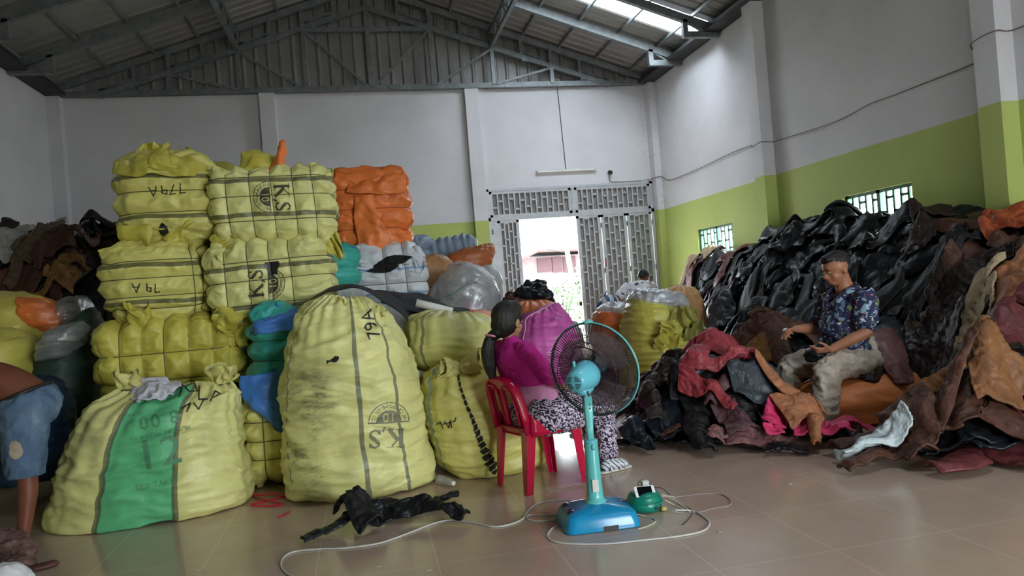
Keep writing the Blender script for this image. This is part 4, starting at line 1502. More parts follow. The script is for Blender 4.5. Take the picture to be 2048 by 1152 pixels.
frontdecal(T_, S_, 665, 719, 4.95, lambda u, v: abs(v - 0.25 * u) < 0.012 + 0.008 * math.sin(90 * u) and abs(u) < 0.04, (0.1, 0.06), 0.004, M_MARK, 0, 'torn_hole', 0.006)
W_ = _WL[T_.name]
for k, (px, py, d, L, w) in enumerate(((622, 632, (-0.6, -0.5, -0.6), 0.08, 0.05), (690, 612, (0.1, -0.7, 0.1), 0.07, 0.08), (752, 624, (0.8, -0.4, -0.5), 0.08, 0.06))):
    tuft('neck_frill', T_, at_y(px, py, 5.12) - W_, d, L, w, M_TUF, 60 + k, neck=0.7, wrap=0.6)
# stitched left edge
_P, _F = S_
_tr = BVHTree.FromPolygons([tuple(p) for p in _P], [tuple(f) for f in _F])
pts = []
for px, py in ((592, 665), (583, 700), (577, 740), (575, 790), (574, 840), (576, 890), (580, 940), (586, 985), (592, 1015)):
    hit = _tr.ray_cast(Vector(CC), Vector(ray(px, py)))
    if hit[0] is not None:
        pts.append(np.array(hit[0]) - ray(px, py) * 0.004 - W_)
if len(pts) > 3:
    C_ = crv(pts, 8)
    C_[:, 0] += 0.006 * np.sin(np.arange(len(C_)) * 1.7)
    mk('stitching', *tube_vf(C_, 0.0035, 5), M_TWINE, T_, local=True)

# right hand pair -------------------------------------------------------------
M_O = woven('pp_yellow_o', YEL, [(0, -0.40, 0.02, (0.2, 0.3, 0.3))], 'UV')
rows = [(925, 968, 1050, 952, 0.28), (898, 962, 1075, 940, 0.36), (872, 915, 1093, 895, 0.42), (852, 850, 1090, 840, 0.43), (843, 790, 1070, 780, 0.41), (850, 752, 1040, 745, 0.36), (870, 735, 1010, 728, 0.22)]
T_, S_ = sack('split_sack', 'yellow sack split down a laced seam, behind the red chair', px_rows(5.38, rows), M_O, 103, extra=True, nu=170, nv=130, wr=0.024, aniso=(1.7, 1.7, 10), pleat=0.012, ex=2.5)
seam = [(922, 738), (925, 765), (934, 800), (945, 830), (953, 860), (961, 890), (970, 915), (978, 935), (983, 958)]
wd = [4, 4, 5, 6, 9, 12, 17, 20, 7]
cen = at_y(952, 850, 5.0)


def seamfn(u, v):
    px, py = 952 + u * 305, 850 - v * 305
    py2 = py
    ys = [s[1] for s in seam]
    if not ys[0] < py2 < ys[-1]:
        return False
    sx_ = np.interp(py2, ys, [s[0] for s in seam])
    w_ = np.interp(py2, ys, wd)
    w_ *= 0.65 + 0.5 * abs(math.sin(py2 * 0.21))
    lace = (py2 + 0.5 * (px - sx_)) % 13 < 2.0
    return abs(px - sx_) < w_ * 0.62 and not lace


frontdecal(T_, S_, 952, 850, 5.0, seamfn, (0.5, 0.84), 0.004, plain('dark_cloth_inside', (0.016, 0.013, 0.011), 0.9), 0.0, 'seam_gap', 0.006)
frontdecal(T_, S_, 893, 848, 5.0, strokes([[(-0.07, 0.0), (-0.04, 0.02), (-0.03, -0.03)], [(-0.01, 0.02), (0.01, -0.03), (0.03, 0.02), (0.03, -0.03)], [(-0.03, 0.0), (0.06, 0.01), (0.07, 0.03)]], 0.007), (0.18, 0.1), 0.004, M_MARK, 0.1, 'scrawl')
W_ = _WL[T_.name]
tuft('neck_frill', T_, at_y(915, 738, 5.10) - W_, (-1, -0.3, 0.1), 0.15, 0.07, M_TUF, 71, neck=0.5)
tuft('neck_frill', T_, at_y(928, 738, 5.08) - W_, (1, -0.2, 0.4), 0.17, 0.08, M_TUF, 72, neck=0.5)
M_N = woven('pp_yellow_n', (0.62, 0.59, 0.22), [(0, -0.28, 0.02, (0.12, 0.12, 0.1))], 'UV')
rows = [(860, 742, 985, 738, 0.22), (822, 728, 1005, 728, 0.34), (812, 685, 1010, 692, 0.40), (812, 650, 1000, 668, 0.38), (822, 628, 985, 645, 0.26), (850, 620, 960, 632, 0.10)]
sack('tied_sack', 'plump yellow sack lying on the split sack, just left of the seated woman', px_rows(5.62, rows), M_N, 104, nu=130, nv=90, wr=0.022, aniso=(2, 2, 8), pleat=0.012, ex=2.3)

# magenta sack, orange sack behind it ------------------------------------------
M_MAG = woven('pp_magenta', (0.50, 0.085, 0.34))
rows = [(1050, 812, 1150, 800, 0.25), (1030, 805, 1168, 795, 0.36), (1020, 740, 1165, 740, 0.40), (1024, 680, 1150, 670, 0.36), (1042, 640, 1132, 630, 0.24), (1066, 618, 1112, 606, 0.10)]
R_ = px_rows(6.35, rows)
T_, S_ = sack('magenta_sack', 'magenta pink sack with a corded edge, right behind the seated woman', R_, M_MAG, 105, extra=True, nu=140, nv=110, wr=0.022, aniso=(2, 2, 11), pleat=0.01, ex=2.3)
W_ = _WL[T_.name]
mk('cord', *tube_vf(crv([at_y(x_, y_, 6.0 - 0.02 * k) for k, (x_, y_) in enumerate(((1112, 603), (1085, 618), (1054, 636), (1050, 660), (1046, 680)))], 5), 0.006, 6), plain('pink_cord', (0.6, 0.25, 0.4)), T_)
M_O2 = woven('pp_orange_dull', (0.62, 0.17, 0.06))
sack('orange_sack', 'dull orange sack showing above the magenta one', px_rows(6.95, [(1015, 800, 1105, 795, 0.3), (1005, 700, 1112, 700, 0.36), (1008, 640, 1110, 632, 0.34), (1020, 612, 1104, 606, 0.24), (1040, 602, 1090, 600, 0.08)]), M_O2, 106, nu=90, nv=60, pleat=0.01)
o = sheet('orange_cloth', 'flat orange sack cloth wedged between the yellow sack and the woman', [[bq(935, 618, 6.2), bq(960, 616, 6.3), bq(1010, 622, 6.35)], [bq(938, 632, 6.0), bq(965, 635, 6.0), bq(1010, 642, 6.05)], [bq(950, 640, 5.95), bq(970, 646, 5.95), bq(1010, 655, 5.98)]], M_O2, 107, 6, 0.02, 6, cat='cloth')

# clear bag of clothes -----------------------------------------------------------
M_CLR = film('clear_polythene', (0.50, 0.51, 0.53), 0.55)
rows = [(880, 650, 1000, 648, 0.3), (862, 632, 1008, 630, 0.42), (868, 585, 998, 590, 0.42), (885, 550, 984, 555, 0.34), (900, 530, 965, 535, 0.2), (915, 523, 945, 527, 0.08)]
RW = px_rows(7.4, rows)
T_, S_ = sack('clear_bag', 'large clear plastic bag of mixed coloured clothes, left of the gate', RW, M_CLR, 108, extra=True, nu=90, nv=70, wr=0.022, aniso=(3, 3, 4), ex=2.2, flatz=False)
W_ = _WL[T_.name]
for k, (px, py, w_, h_, c_) in enumerate(((905, 610, 26, 26, (0.03, 0.12, 0.06)), (930, 575, 20, 30, (0.35, 0.05, 0.12)), (955, 560, 18, 26, (0.30, 0.13, 0.08)), (975, 600, 20, 30, (0.25, 0.25, 0.26)), (885, 600, 16, 22, (0.35, 0.16, 0.16)), (925, 612, 22, 20, (0.42, 0.05, 0.16)), (950, 595, 26, 36, (0.12, 0.10, 0.12)), (915, 580, 26, 30, (0.2, 0.19, 0.2)), (940, 548, 22, 22, (0.3, 0.3, 0.31)), (965, 625, 26, 18, (0.2, 0.2, 0.21)))):
    r_ = px_rows(7.42, [(px - w_ * 0.5, py + h_ * 0.8, px + w_ * 0.5, py + h_ * 0.8, 0.1), (px - w_, py, px + w_, py, 0.2), (px - w_ * 0.5, py - h_ * 0.8, px + w_ * 0.5, py - h_ * 0.8, 0.1)])
    P, UV = sack_vf(r_, nu=26, nv=18, seed=130 + k, wr=0.03, lump=0.05, flatz=False)
    mk('folded_clothes', P.reshape(-1, 3), gridF(26, 18, True), plain('cloth_in_bag_%d' % k, c_, 0.8), T_)
M_GRN = plain('green_ribbon', (0.12, 0.40, 0.22), 0.5)
mk('green_strap', *tube_vf(crv([at_y(x_, y_, 6.97) for x_, y_ in ((878, 606), (905, 590), (935, 568), (952, 556), (962, 552))], 6), 0.02, 6, flat=0.2), M_GRN, T_)
bale('grey_bale', 'grey bale low under the clear bag of clothes', (at_y(932, 640, 7.4)[0], 7.45, 0), (0.9, 0.8, RW[0][0][2] + 0.02), 0, M_PWG, 109, sz=fr2c((0.33, 0.66)), fine=False)

# right of the gate --------------------------------------------------------------
M_T1 = woven('pp_orange_deep', (0.60, 0.13, 0.03))
rows = [(1205, 790, 1255, 785, 0.25), (1190, 780, 1268, 775, 0.34), (1192, 690, 1258, 690, 0.36), (1190, 640, 1256, 645, 0.34), (1194, 622, 1252, 628, 0.26)]
T_, S_ = sack('orange_sack', 'deep orange sack with clear plastic on top, seen above the fan', px_rows(8.6, rows), M_T1, 111, extra=True, nu=100, nv=80, wr=0.014, aniso=(2, 2, 9))
P, UV = sack_vf(px_rows(8.6, [(1196, 632, 1252, 638, 0.24), (1202, 616, 1254, 620, 0.26), (1215, 606, 1245, 608, 0.1)]), nu=60, nv=30, seed=112, wr=0.03, aniso=(6, 6, 6), flatz=False)
M_SILV = film('silvery_polythene', (0.55, 0.57, 0.62), 0.85)
mk('plastic_liner', P.reshape(-1, 3), gridF(60, 30, True), M_SILV, T_)
M_T2 = woven('pp_yellow_olive', (0.58, 0.53, 0.10), [(0, 0.0, 0.01, (0.3, 0.28, 0.08))], 'UV')
rows = [(1270, 790, 1380, 780, 0.3), (1250, 780, 1395, 770, 0.40), (1249, 700, 1392, 700, 0.43), (1252, 640, 1372, 650, 0.42), (1260, 612, 1362, 628, 0.36), (1266, 592, 1356, 618, 0.26)]
T_, S_ = sack('yellow_sack', 'creased olive yellow sack filled with a silvery plastic bundle, between fan and jackets', px_rows(7.9, rows), M_T2, 113, extra=True, nu=150, nv=120, wr=0.022, aniso=(1.5, 1.5, 16), ex=3)
P, UV = sack_vf(px_rows(7.9, [(1264, 608, 1358, 624, 0.30), (1262, 596, 1368, 608, 0.36), (1272, 582, 1360, 592, 0.28), (1290, 578, 1335, 584, 0.12)]), nu=90, nv=50, seed=114, wr=0.03, aniso=(5, 5, 7), flatz=False)
mk('plastic_bundle', P.reshape(-1, 3), gridF(90, 50, True), M_SILV, T_)
P, UV = sack_vf(px_rows(7.92, [(1272, 606, 1350, 618, 0.22), (1278, 596, 1355, 602, 0.26), (1292, 586, 1345, 590, 0.14)]), nu=40, nv=24, seed=115, wr=0.03, flatz=False)
mk('folded_clothes', P.reshape(-1, 3), gridF(40, 24, True), plain('slate_cloth', (0.10, 0.12, 0.15), 0.7), T_)
for k, (px, py, d, L, w) in enumerate(((1375, 660, (-0.3, -0.5, 1), 0.35, 0.2), (1350, 680, (-0.8, -0.6, 0.3), 0.35, 0.16), (1385, 700, (0, -0.5, 1), 0.4, 0.14), (1330, 715, (0.5, -0.6, 0.6), 0.35, 0.2))):
    tuft('loose_cloth', T_, at_y(px, py, 7.5) - _WL[T_.name], d, L, w, M_PYD if k % 2 else M_T2, 116 + k, neck=0.7, wrap=0.7)
M_TAN = woven('pp_tan_orange', (0.55, 0.30, 0.13))
sack('tan_sack', 'tan orange sack beyond the silvery bundle, against the jacket heap', px_rows(9.6, [(1335, 760, 1405, 760, 0.3), (1320, 740, 1415, 740, 0.36), (1325, 640, 1405, 640, 0.38), (1328, 600, 1398, 600, 0.32), (1332, 584, 1392, 586, 0.26), (1350, 570, 1380, 572, 0.1)]), M_TAN, 121, nu=80, nv=60, pleat=0.01)

# left corner sacks ---------------------------------------------------------------
M_LY = woven('pp_yellow_left', (0.55, 0.49, 0.10))
T_, S_ = sack('torn_sack', 'yellow sack torn to show orange cloth, at the far left above the bending man', px_rows(7.0, [(-90, 800, 60, 790, 0.3), (-110, 720, 90, 715, 0.4), (-100, 650, 113, 655, 0.42), (-90, 612, 105, 620, 0.38), (-60, 590, 78, 592, 0.24), (-20, 584, 40, 584, 0.08)]), M_LY, 122, extra=True, nu=110, nv=80)
P, UV = sack_vf(px_rows(6.98, [(60, 665, 118, 662, 0.2), (56, 630, 116, 640, 0.36), (52, 605, 104, 612, 0.34), (50, 594, 84, 596, 0.2)]), nu=50, nv=40, seed=123, flatz=False)
mk('orange_lining', P.reshape(-1, 3), gridF(50, 40, True), M_POR, T_)
sack('yellow_sack', 'slack yellow sack lined with dark plastic, directly above the bending man', px_rows(6.3, [(-60, 860, 60, 850, 0.3), (-80, 760, 70, 760, 0.36), (-70, 700, 76, 705, 0.36), (-60, 672, 70, 680, 0.28), (-40, 655, 40, 660, 0.1)]), M_LY, 124, nu=90, nv=60, wr=0.02)
M_DKF = film('dusty_dark_polythene', (0.30, 0.32, 0.33), 0.75)
sack('plastic_bag', 'crumpled clear plastic bag of clothes beside the orange lining on the left', px_rows(7.3, [(112, 700, 175, 695, 0.2), (106, 660, 178, 650, 0.3), (108, 625, 180, 612, 0.3), (118, 605, 170, 598, 0.2), (130, 597, 160, 594, 0.08)]), M_DKF, 125, cat='bag', nu=80, nv=60, wr=0.03, aniso=(5, 5, 6))
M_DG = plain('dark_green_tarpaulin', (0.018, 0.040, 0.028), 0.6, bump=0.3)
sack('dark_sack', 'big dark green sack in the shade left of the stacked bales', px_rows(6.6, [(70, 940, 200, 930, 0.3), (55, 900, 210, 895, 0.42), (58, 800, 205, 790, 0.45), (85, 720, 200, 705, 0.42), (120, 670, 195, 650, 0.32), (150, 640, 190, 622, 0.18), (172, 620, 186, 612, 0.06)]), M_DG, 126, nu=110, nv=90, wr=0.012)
sack('plastic_bag', 'dusty clear plastic bag draped on the dark green sack', px_rows(6.15, [(75, 725, 130, 712, 0.16), (72, 700, 160, 690, 0.24), (95, 668, 172, 660, 0.22), (120, 650, 165, 645, 0.12)]), M_DKF, 127, cat='bag', nu=70, nv=50, wr=0.02)
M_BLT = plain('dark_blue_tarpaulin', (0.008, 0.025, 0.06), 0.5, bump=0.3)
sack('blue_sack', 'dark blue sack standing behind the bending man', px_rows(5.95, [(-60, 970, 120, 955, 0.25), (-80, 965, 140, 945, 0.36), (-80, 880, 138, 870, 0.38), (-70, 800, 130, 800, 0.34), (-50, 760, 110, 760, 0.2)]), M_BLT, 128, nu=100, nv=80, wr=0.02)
# ================================================================== heaps of leather clothing
def leather(name, col, rough=0.42, var=0.35):
    if name in _MC:
        return _MC[name]
    t = NT(name)
    g = t.n('ShaderNodeNewGeometry').outputs['Position']
    c = t.ramp(t.noise(g, 7, 4, 0.65), (0.3, tuple(x * (1 - var) for x in col)), (0.7, tuple(min(1, x * (1 + var)) for x in col)))
    y = t.n('ShaderNodeTexNoise', noise_type='RIDGED_MULTIFRACTAL')
    y.inputs['Scale'].default_value = 9
    y.inputs['Detail'].default_value = 5
    t.l(g, y.inputs['Vector'])
    t.bump(t.math('ADD', y.outputs['Fac'], t.noise(g, 60, 3)), 0.5, 0.008)
    _MC[name] = t.done(c, rough, spec=0.28)
    return _MC[name]


L_BLACK = [leather('black_leather', (0.007, 0.0075, 0.009), 0.36), leather('black_leather_matt', (0.009, 0.0085, 0.009), 0.5), leather('blue_black_leather', (0.008, 0.011, 0.016), 0.38), leather('charcoal_leather', (0.016, 0.017, 0.020), 0.42)]
L_DBR = leather('dark_brown_leather', (0.022, 0.012, 0.009), 0.45)
L_BRN = leather('brown_leather', (0.075, 0.030, 0.019), 0.45)
L_TAN = leather('tan_leather', (0.20, 0.085, 0.035), 0.5)
L_MAR = leather('maroon_leather', (0.12, 0.028, 0.030), 0.42)
L_RED = leather('dusty_red_leather', (0.26, 0.035, 0.045), 0.45)
L_PLUM = leather('plum_brown_leather', (0.085, 0.038, 0.045), 0.5)
L_MUST = leather('mustard_suede', (0.20, 0.095, 0.025), 0.7)
L_ORG = leather('orange_brown_leather', (0.33, 0.13, 0.06), 0.5)
L_BEI = leather('beige_cloth', (0.40, 0.30, 0.19), 0.8, 0.15)
L_WHT = leather('pale_blue_white_leather', (0.50, 0.56, 0.58), 0.5, 0.1)
L_PNK = leather('hot_pink_leather', (0.55, 0.035, 0.12), 0.4, 0.15)
L_GRY = leather('slate_grey_leather', (0.036, 0.042, 0.052), 0.4)
L_OLV = leather('olive_brown_leather', (0.09, 0.06, 0.022), 0.5)


def smax(a, b, k=0.12):
    h = np.clip(0.5 + 0.5 * (a - b) / k, 0, 1)
    return b + (a - b) * h + k * h * (1 - h)


def H_right(x, y):
    x, y = np.asarray(x, float), np.asarray(y, float)
    xt = np.interp(y, [3.0, 4.2, 5.2, 6.3, 7.5, 8.7, 10.5, 12.6, 13.6], [4.9, 4.8, 4.75, 4.4, 3.95, 4.1, 4.85, 5.45, 6.15])
    zt = np.interp(y, [3.0, 4.5, 5.6, 6.7, 8, 9.2, 9.9, 11.5, 12.7, 13.5], [0.9, 1.3, 1.62, 1.86, 1.80, 1.80, 1.62, 1.74, 1.66, 1.1])
    s = np.clip((x - xt) / (6.2 - xt), 0, 1)
    a = zt * (1 - (1 - s) ** 1.6)
    d2 = ((x - 3.0) / 0.86) ** 2 + ((y - 5.95) / 0.90) ** 2
    b_ = 0.80 * np.exp(-d2 ** 1.35 * 1.15) - 0.03
    d3 = ((x - 4.75) / 1.25) ** 2 + ((y - 4.35) / 0.85) ** 2
    c = 0.56 * np.exp(-d3 ** 1.3) - 0.03
    d4 = ((x - 5.6) / 0.95) ** 2 + ((y - 4.6) / 1.1) ** 2
    d = 1.28 * np.exp(-d4 ** 1.2) - 0.03
    e = 0.75 * np.exp(-(((x - 4.15) / 0.65) ** 2 + ((y - 7.0) / 0.8) ** 2)) - 0.05
    o = smax(smax(a, b_), smax(smax(c, d), e))
    # the hollow kept clear by the man's seat
    hol = np.exp(-(((x - 3.95) / 0.52) ** 2 + ((y - 5.25) / 0.42) ** 2) ** 2)
    o = o * (1 - 0.97 * hol)
    return np.maximum(o - 0.17, 0)


def H_left(x, y):
    x, y = np.asarray(x, float), np.asarray(y, float)
    top = np.interp(x, [-5.25, -4.8, -4.2, -3.0, -2.2], [1.9, 2.27, 2.40, 2.38, 2.2])
    return np.maximum(top * sst(7.0, 9.7, y) * sst(12.6, 11.0, y) - 0.12, 0)


def H_floor(x, y):
    return np.zeros_like(np.asarray(x, float))


def heap_core(name, label, H, x0, x1, y0, y1, mat, res=0.055, amp=0.05, seed=0):
    xs, ys = np.arange(x0, x1 + 1e-6, res), np.arange(y0, y1 + 1e-6, res)
    X, Y = np.meshgrid(xs, ys)
    Z = H(X, Y)
    P = np.stack([X, Y, Z], -1)
    f = ridge(P * np.array([3.2, 3.2, 3.2]) + 0.8 * np.stack([pn(P * 2, seed + 1), pn(P * 2, seed + 2), pn(P * 2, seed + 3)], -1), seed, 3) - 0.9
    on = np.clip(Z / 0.15, 0, 1)
    P[..., 2] = np.maximum(Z + amp * f * on - 0.05, 0)
    V = P.reshape(-1, 3)
    keep = (Z.reshape(-1) > 0.01)
    F = [q for q in gridF(len(xs), len(ys)) if sum(keep[i] for i in q) >= 2]
    used = sorted({i for q in F for i in q})
    m = {u: i for i, u in enumerate(used)}
    V = V[used]
    out = V[:, 2] < 0.02
    V[out, 2] = 0.003
    o = mk(name, V, [tuple(m[i] for i in q) for q in F], mat)
    tag(o, label, 'heap', kind='stuff')
    return o


heap_core('jacket_heap', 'packed mass of black leather jackets heaped along the right wall', H_right, 1.9, X_R - 0.03, 3.0, 13.7, L_BLACK[1], seed=1)
heap_core('jacket_heap', 'packed mass of dark jackets heaped high in the left corner', H_left, X_L + 0.03, -2.0, 6.6, 12.6, L_DBR, seed=2, res=0.07)


def garment_grid(kind, rs):
    """flat garment as a connected mesh: 2D points, dome weight, faces"""
    pts, dome, F = [], [], []
    if kind == 'trousers':
        W_, L_, nu, nv = 0.36, 0.30, 13, 7
    elif kind == 'scrap':
        W_, L_, nu, nv = rs.uniform(0.3, 0.5), rs.uniform(0.3, 0.5), 12, 12
    else:
        W_, L_, nu, nv = rs.uniform(0.44, 0.54), rs.uniform(0.50, 0.64), 13, 15
    for j in range(nv):
        v = j / (nv - 1)
        for i in range(nu):
            u = i / (nu - 1) * 2 - 1
            w = W_ / 2 * (1.0 + 0.06 * math.cos(3 * v))
            y = (v - 0.5) * L_
            if kind == 'jacket':
                y -= 0.055 * abs(u) ** 1.5 * v ** 4
            pts.append((u * w, y))
            dome.append(0.5 * (1 - u * u))
    F += gridF(nu, nv)

    def limb(edge, d0, bend, n, L, w0, w1):
        """grow a sleeve or leg from an ordered list of edge vertices"""
        k = len(edge)
        c = np.mean([pts[e] for e in edge], 0)
        prev = list(edge)
        a = d0
        for j in range(1, n + 1):
            a += bend / n
            c = c + np.array([math.cos(a), math.sin(a)]) * L / n
            w = w0 + (w1 - w0) * j / n
            pr = np.array([-math.sin(a), math.cos(a)])
            e0, e1 = np.array(pts[edge[0]]), np.array(pts[edge[-1]])
            sg = 1 if (e1 - e0) @ pr > 0 else -1
            cur = []
            for i in range(k):
                u = i / (k - 1) * 2 - 1
                p = c + pr * sg * u * w / 2
                cur.append(len(pts))
                pts.append(tuple(p))
                dome.append(1.0 * (1 - 0.9 * u * u))
            for i in range(k - 1):
                q = (prev[i], cur[i], cur[i + 1], prev[i + 1])
                F.append(q if sg > 0 else q)
            prev = cur
    if kind == 'jacket':
        R_ = [j * nu + nu - 1 for j in range(9, 15)]
        Lf = [j * nu for j in range(9, 15)]
        limb(R_, rs.uniform(-1.2, 0.3), rs.uniform(-1.2, 1.2), 9, 0.56, 0.21, 0.13)
        limb(Lf, math.pi - rs.uniform(-1.2, 0.3), rs.uniform(-1.2, 1.2), 9, 0.56, 0.21, 0.13)
        limb([14 * nu + i for i in range(3, 10)], math.pi / 2, 0, 2, 0.09, 0.24, 0.26)
    if kind == 'trousers':
        limb([i for i in range(0, 7)], -math.pi / 2 - rs.uniform(0, 0.5), rs.uniform(-0.7, 0.5), 14, 0.78, 0.2, 0.14)
        limb([i for i in range(6, 13)], -math.pi / 2 + rs.uniform(0, 0.5), rs.uniform(-0.5, 0.7), 14, 0.78, 0.2, 0.14)
    return np.array(pts), np.array(dome), F


def clean(F):
    return [f for f in F if len(set(f)) == 4]


class Bed:
    """the top of a heap as it grows: every garment laid down raises it"""

    def __init__(b, H, x0, x1, y0, y1, res=0.03):
        b.x0, b.y0, b.res, b.H = x0, y0, res, H
        b.nx, b.ny = int((x1 - x0) / res) + 1, int((y1 - y0) / res) + 1
        X, Y = np.meshgrid(x0 + np.arange(b.nx) * res, y0 + np.arange(b.ny) * res)
        b.Z = H(X, Y).astype(float)

    def samp(b, A, x, y):
        u = np.clip((x - b.x0) / b.res, 0, b.nx - 1.001)
        v = np.clip((y - b.y0) / b.res, 0, b.ny - 1.001)
        i, j = u.astype(int), v.astype(int)
        f, g = u - i, v - j
        return (A[j, i] * (1 - f) + A[j, i + 1] * f) * (1 - g) + (A[j + 1, i] * (1 - f) + A[j + 1, i + 1] * f) * g

    def over(b, x, y):
        """the bed as stiff cloth meets it: never below the top, bridging the dips"""
        i0 = max(0, int((x.min() - b.x0) / b.res) - 8)
        i1 = min(b.nx, int((x.max() - b.x0) / b.res) + 9)
        j0 = max(0, int((y.min() - b.y0) / b.res) - 8)
        j1 = min(b.ny, int((y.max() - b.y0) / b.res) + 9)
        W = b.Z[j0:j1, i0:i1].copy()
        for _ in range(10):
            Q = np.pad(W, 1, mode='edge')
            W = (Q[:-2, 1:-1] + Q[2:, 1:-1] + Q[1:-1, :-2] + Q[1:-1, 2:]) / 4
            W = np.maximum(W, b.Z[j0:j1, i0:i1])
        u = np.clip((x - b.x0) / b.res - i0, 0, W.shape[1] - 1.001)
        v = np.clip((y - b.y0) / b.res - j0, 0, W.shape[0] - 1.001)
        i, j = u.astype(int), v.astype(int)
        f, g = u - i, v - j
        return (W[j, i] * (1 - f) + W[j, i + 1] * f) * (1 - g) + (W[j + 1, i] * (1 - f) + W[j + 1, i + 1] * f) * g

    def lay(b, V, F, th=0.012):
        Q = V[np.array(F)]
        for s_ in np.linspace(0, 1, 4):
            for t_ in np.linspace(0, 1, 4):
                p = (Q[:, 0] * (1 - s_) + Q[:, 1] * s_) * (1 - t_) + (Q[:, 3] * (1 - s_) + Q[:, 2] * s_) * t_
                i = np.round((p[:, 0] - b.x0) / b.res).astype(int)
                j = np.round((p[:, 1] - b.y0) / b.res).astype(int)
                ok = (i >= 0) & (j >= 0) & (i < b.nx) & (j < b.ny)
                np.maximum.at(b.Z, (j[ok], i[ok]), p[ok, 2] + th)


BED_R = Bed(H_right, 1.2, 6.4, 2.6, 14.2)
BED_L = Bed(H_left, -5.4, -1.8, 6.4, 12.8)
BED_F = Bed(H_floor, -3.5, 1.2, 2.6, 5.5)


def garment(name, label, cat, xy, ang, kind, mat, H, seed, scale=1.0, amp=0.05, off=0.0, group=None, warp=0.07, levels=1, mats=None, squash=(1, 1), dome_h=0.04, thick=0.016, crease=0.012):
    rs = random.Random(seed)
    bed = BED_R if H is H_right else BED_L if H is H_left else BED_F
    p2, dome, F = garment_grid(kind, rs)
    F = clean(F)
    p2 = p2 * scale * np.array(squash)
    q3 = np.column_stack([p2 * 1.0, np.zeros(len(p2))])
    # bunching: the cloth is pushed about in its own plane
    p2 = p2 + warp * np.stack([fbm(q3 * 2.2, seed + 1, 2), fbm(q3 * 2.2, seed + 2, 2)], -1)
    x0, y0 = float(xy[0]), float(xy[1])
    vdir = np.array([x0, y0]) / math.hypot(x0, y0)
    e2 = vdir
    e1 = np.array([vdir[1], -vdir[0]])
    eps = 0.15
    g1 = (H(x0 + e1[0] * eps, y0 + e1[1] * eps) - H(x0 - e1[0] * eps, y0 - e1[1] * eps)) / (2 * eps)
    g2 = (H(x0 + e2[0] * eps, y0 + e2[1] * eps) - H(x0 - e2[0] * eps, y0 - e2[1] * eps)) / (2 * eps)
    ca, sa = math.cos(ang), math.sin(ang)
    a = p2[:, 0] * ca - p2[:, 1] * sa
    b_ = p2[:, 0] * sa + p2[:, 1] * ca
    c1, c2 = 1 / math.sqrt(1 + float(g1) ** 2), 1 / math.sqrt(1 + float(g2) ** 2)
    X = x0 + e1[0] * a * c1 + e2[0] * b_ * c2
    Y = y0 + e1[1] * a * c1 + e2[1] * b_ * c2
    if H is not H_floor:
        X = np.clip(X, X_L + 0.06, X_R - 0.07)
    Z = bed.over(X, Y)
    th = rs.uniform(0, 3.14)
    qd = np.column_stack([(p2[:, 0] * math.cos(th) + p2[:, 1] * math.sin(th)) * 6.0, (-p2[:, 0] * math.sin(th) + p2[:, 1] * math.cos(th)) * 1.8, np.full(len(p2), seed * 0.37)])
    fold = ridge(qd + 0.5 * np.column_stack([fbm(q3 * 3, seed + 5, 1), fbm(q3 * 3, seed + 6, 1), 0 * X]), seed + 3, 2) - 0.2
    lift = off + amp * np.clip(fold, 0, 1.4) + dome * dome_h + 0.5 * amp * np.clip(fbm(q3 * 5, seed + 7, 2) + 0.3, 0, 2)
    V = np.stack([X, Y, Z + 0.012 + lift], -1)
    bed.lay(np.stack([X, Y, Z + 0.012 + lift * 0.8], -1), F)
    o = mk(name, V, F, mat, mats=mats)
    mod(o, 'SUBSURF', levels=levels, render_levels=levels)
    bake(o)
    P, N = verts(o), vnorm(o)
    G = P * np.array([1, 1, 1.3])
    cr = ridge(G * 9 + 0.8 * np.stack([pn(G * 5, seed + 1), pn(G * 5, seed + 2), pn(G * 5, seed + 3)], -1), seed + 11, 3) - 0.75
    setv(o, P + N * (crease * cr)[:, None])
    o.data.polygons.foreach_set('use_smooth', [True] * len(o.data.polygons))
    mod(o, 'SOLIDIFY', thickness=thick, offset=-0.6)
    tag(o, label, cat, group)
    return o


def hit_heap(px, py, H, far=14.0):
    bed = BED_R if H is H_right else BED_L if H is H_left else BED_F
    d = ray(px, py)
    t = np.linspace(2.5, far, 900)
    P = CC + d * t[:, None]
    z = bed.samp(bed.Z, P[:, 0], P[:, 1])
    hit = (P[:, 2] < z + 0.02) | (P[:, 2] < 0.0)
    k = np.argmax(hit) if hit.any() else np.argmin(P[:, 2] - z)
    return P[k][:2]


def scatter(H, x0, x1, y0, y1, sp, rnd, n=6000, zmin=0.06):
    out = []
    for _ in range(n):
        p = (rnd.uniform(x0, x1), rnd.uniform(y0, y1))
        if H(*p) < zmin:
            continue
        if all((p[0] - q[0]) ** 2 + (p[1] - q[1]) ** 2 > sp * sp for q in out):
            out.append(p)
    return out


def to_px(p):
    q = np.array(p, float) - CC
    w = q @ CF
    return 1024 + FPX * (q @ CR) / w, 576 - FPX * (q @ CU) / w


rnd = random.Random(42)
spots = scatter(H_right, 2.1, 6.2, 3.4, 13.4, 0.31, rnd)
spots = [(x, y) for x, y in spots if 0 < y and to_px((x, y, H_right(x, y)))[0] < 2200 and not (2.0 < x < 3.9 and y < 6.6) and not ((x - 3.95) ** 2 / 0.5 + (y - 5.25) ** 2 / 0.35 < 1)]
LOOK = {0: 'glossy black', 1: 'matt black', 2: 'blue black', 3: 'charcoal'}
WORD = {'jacket': ('leather_jacket', 'jacket'), 'trousers': ('leather_trousers', 'trousers'), 'scrap': ('leather_vest', 'vest')}


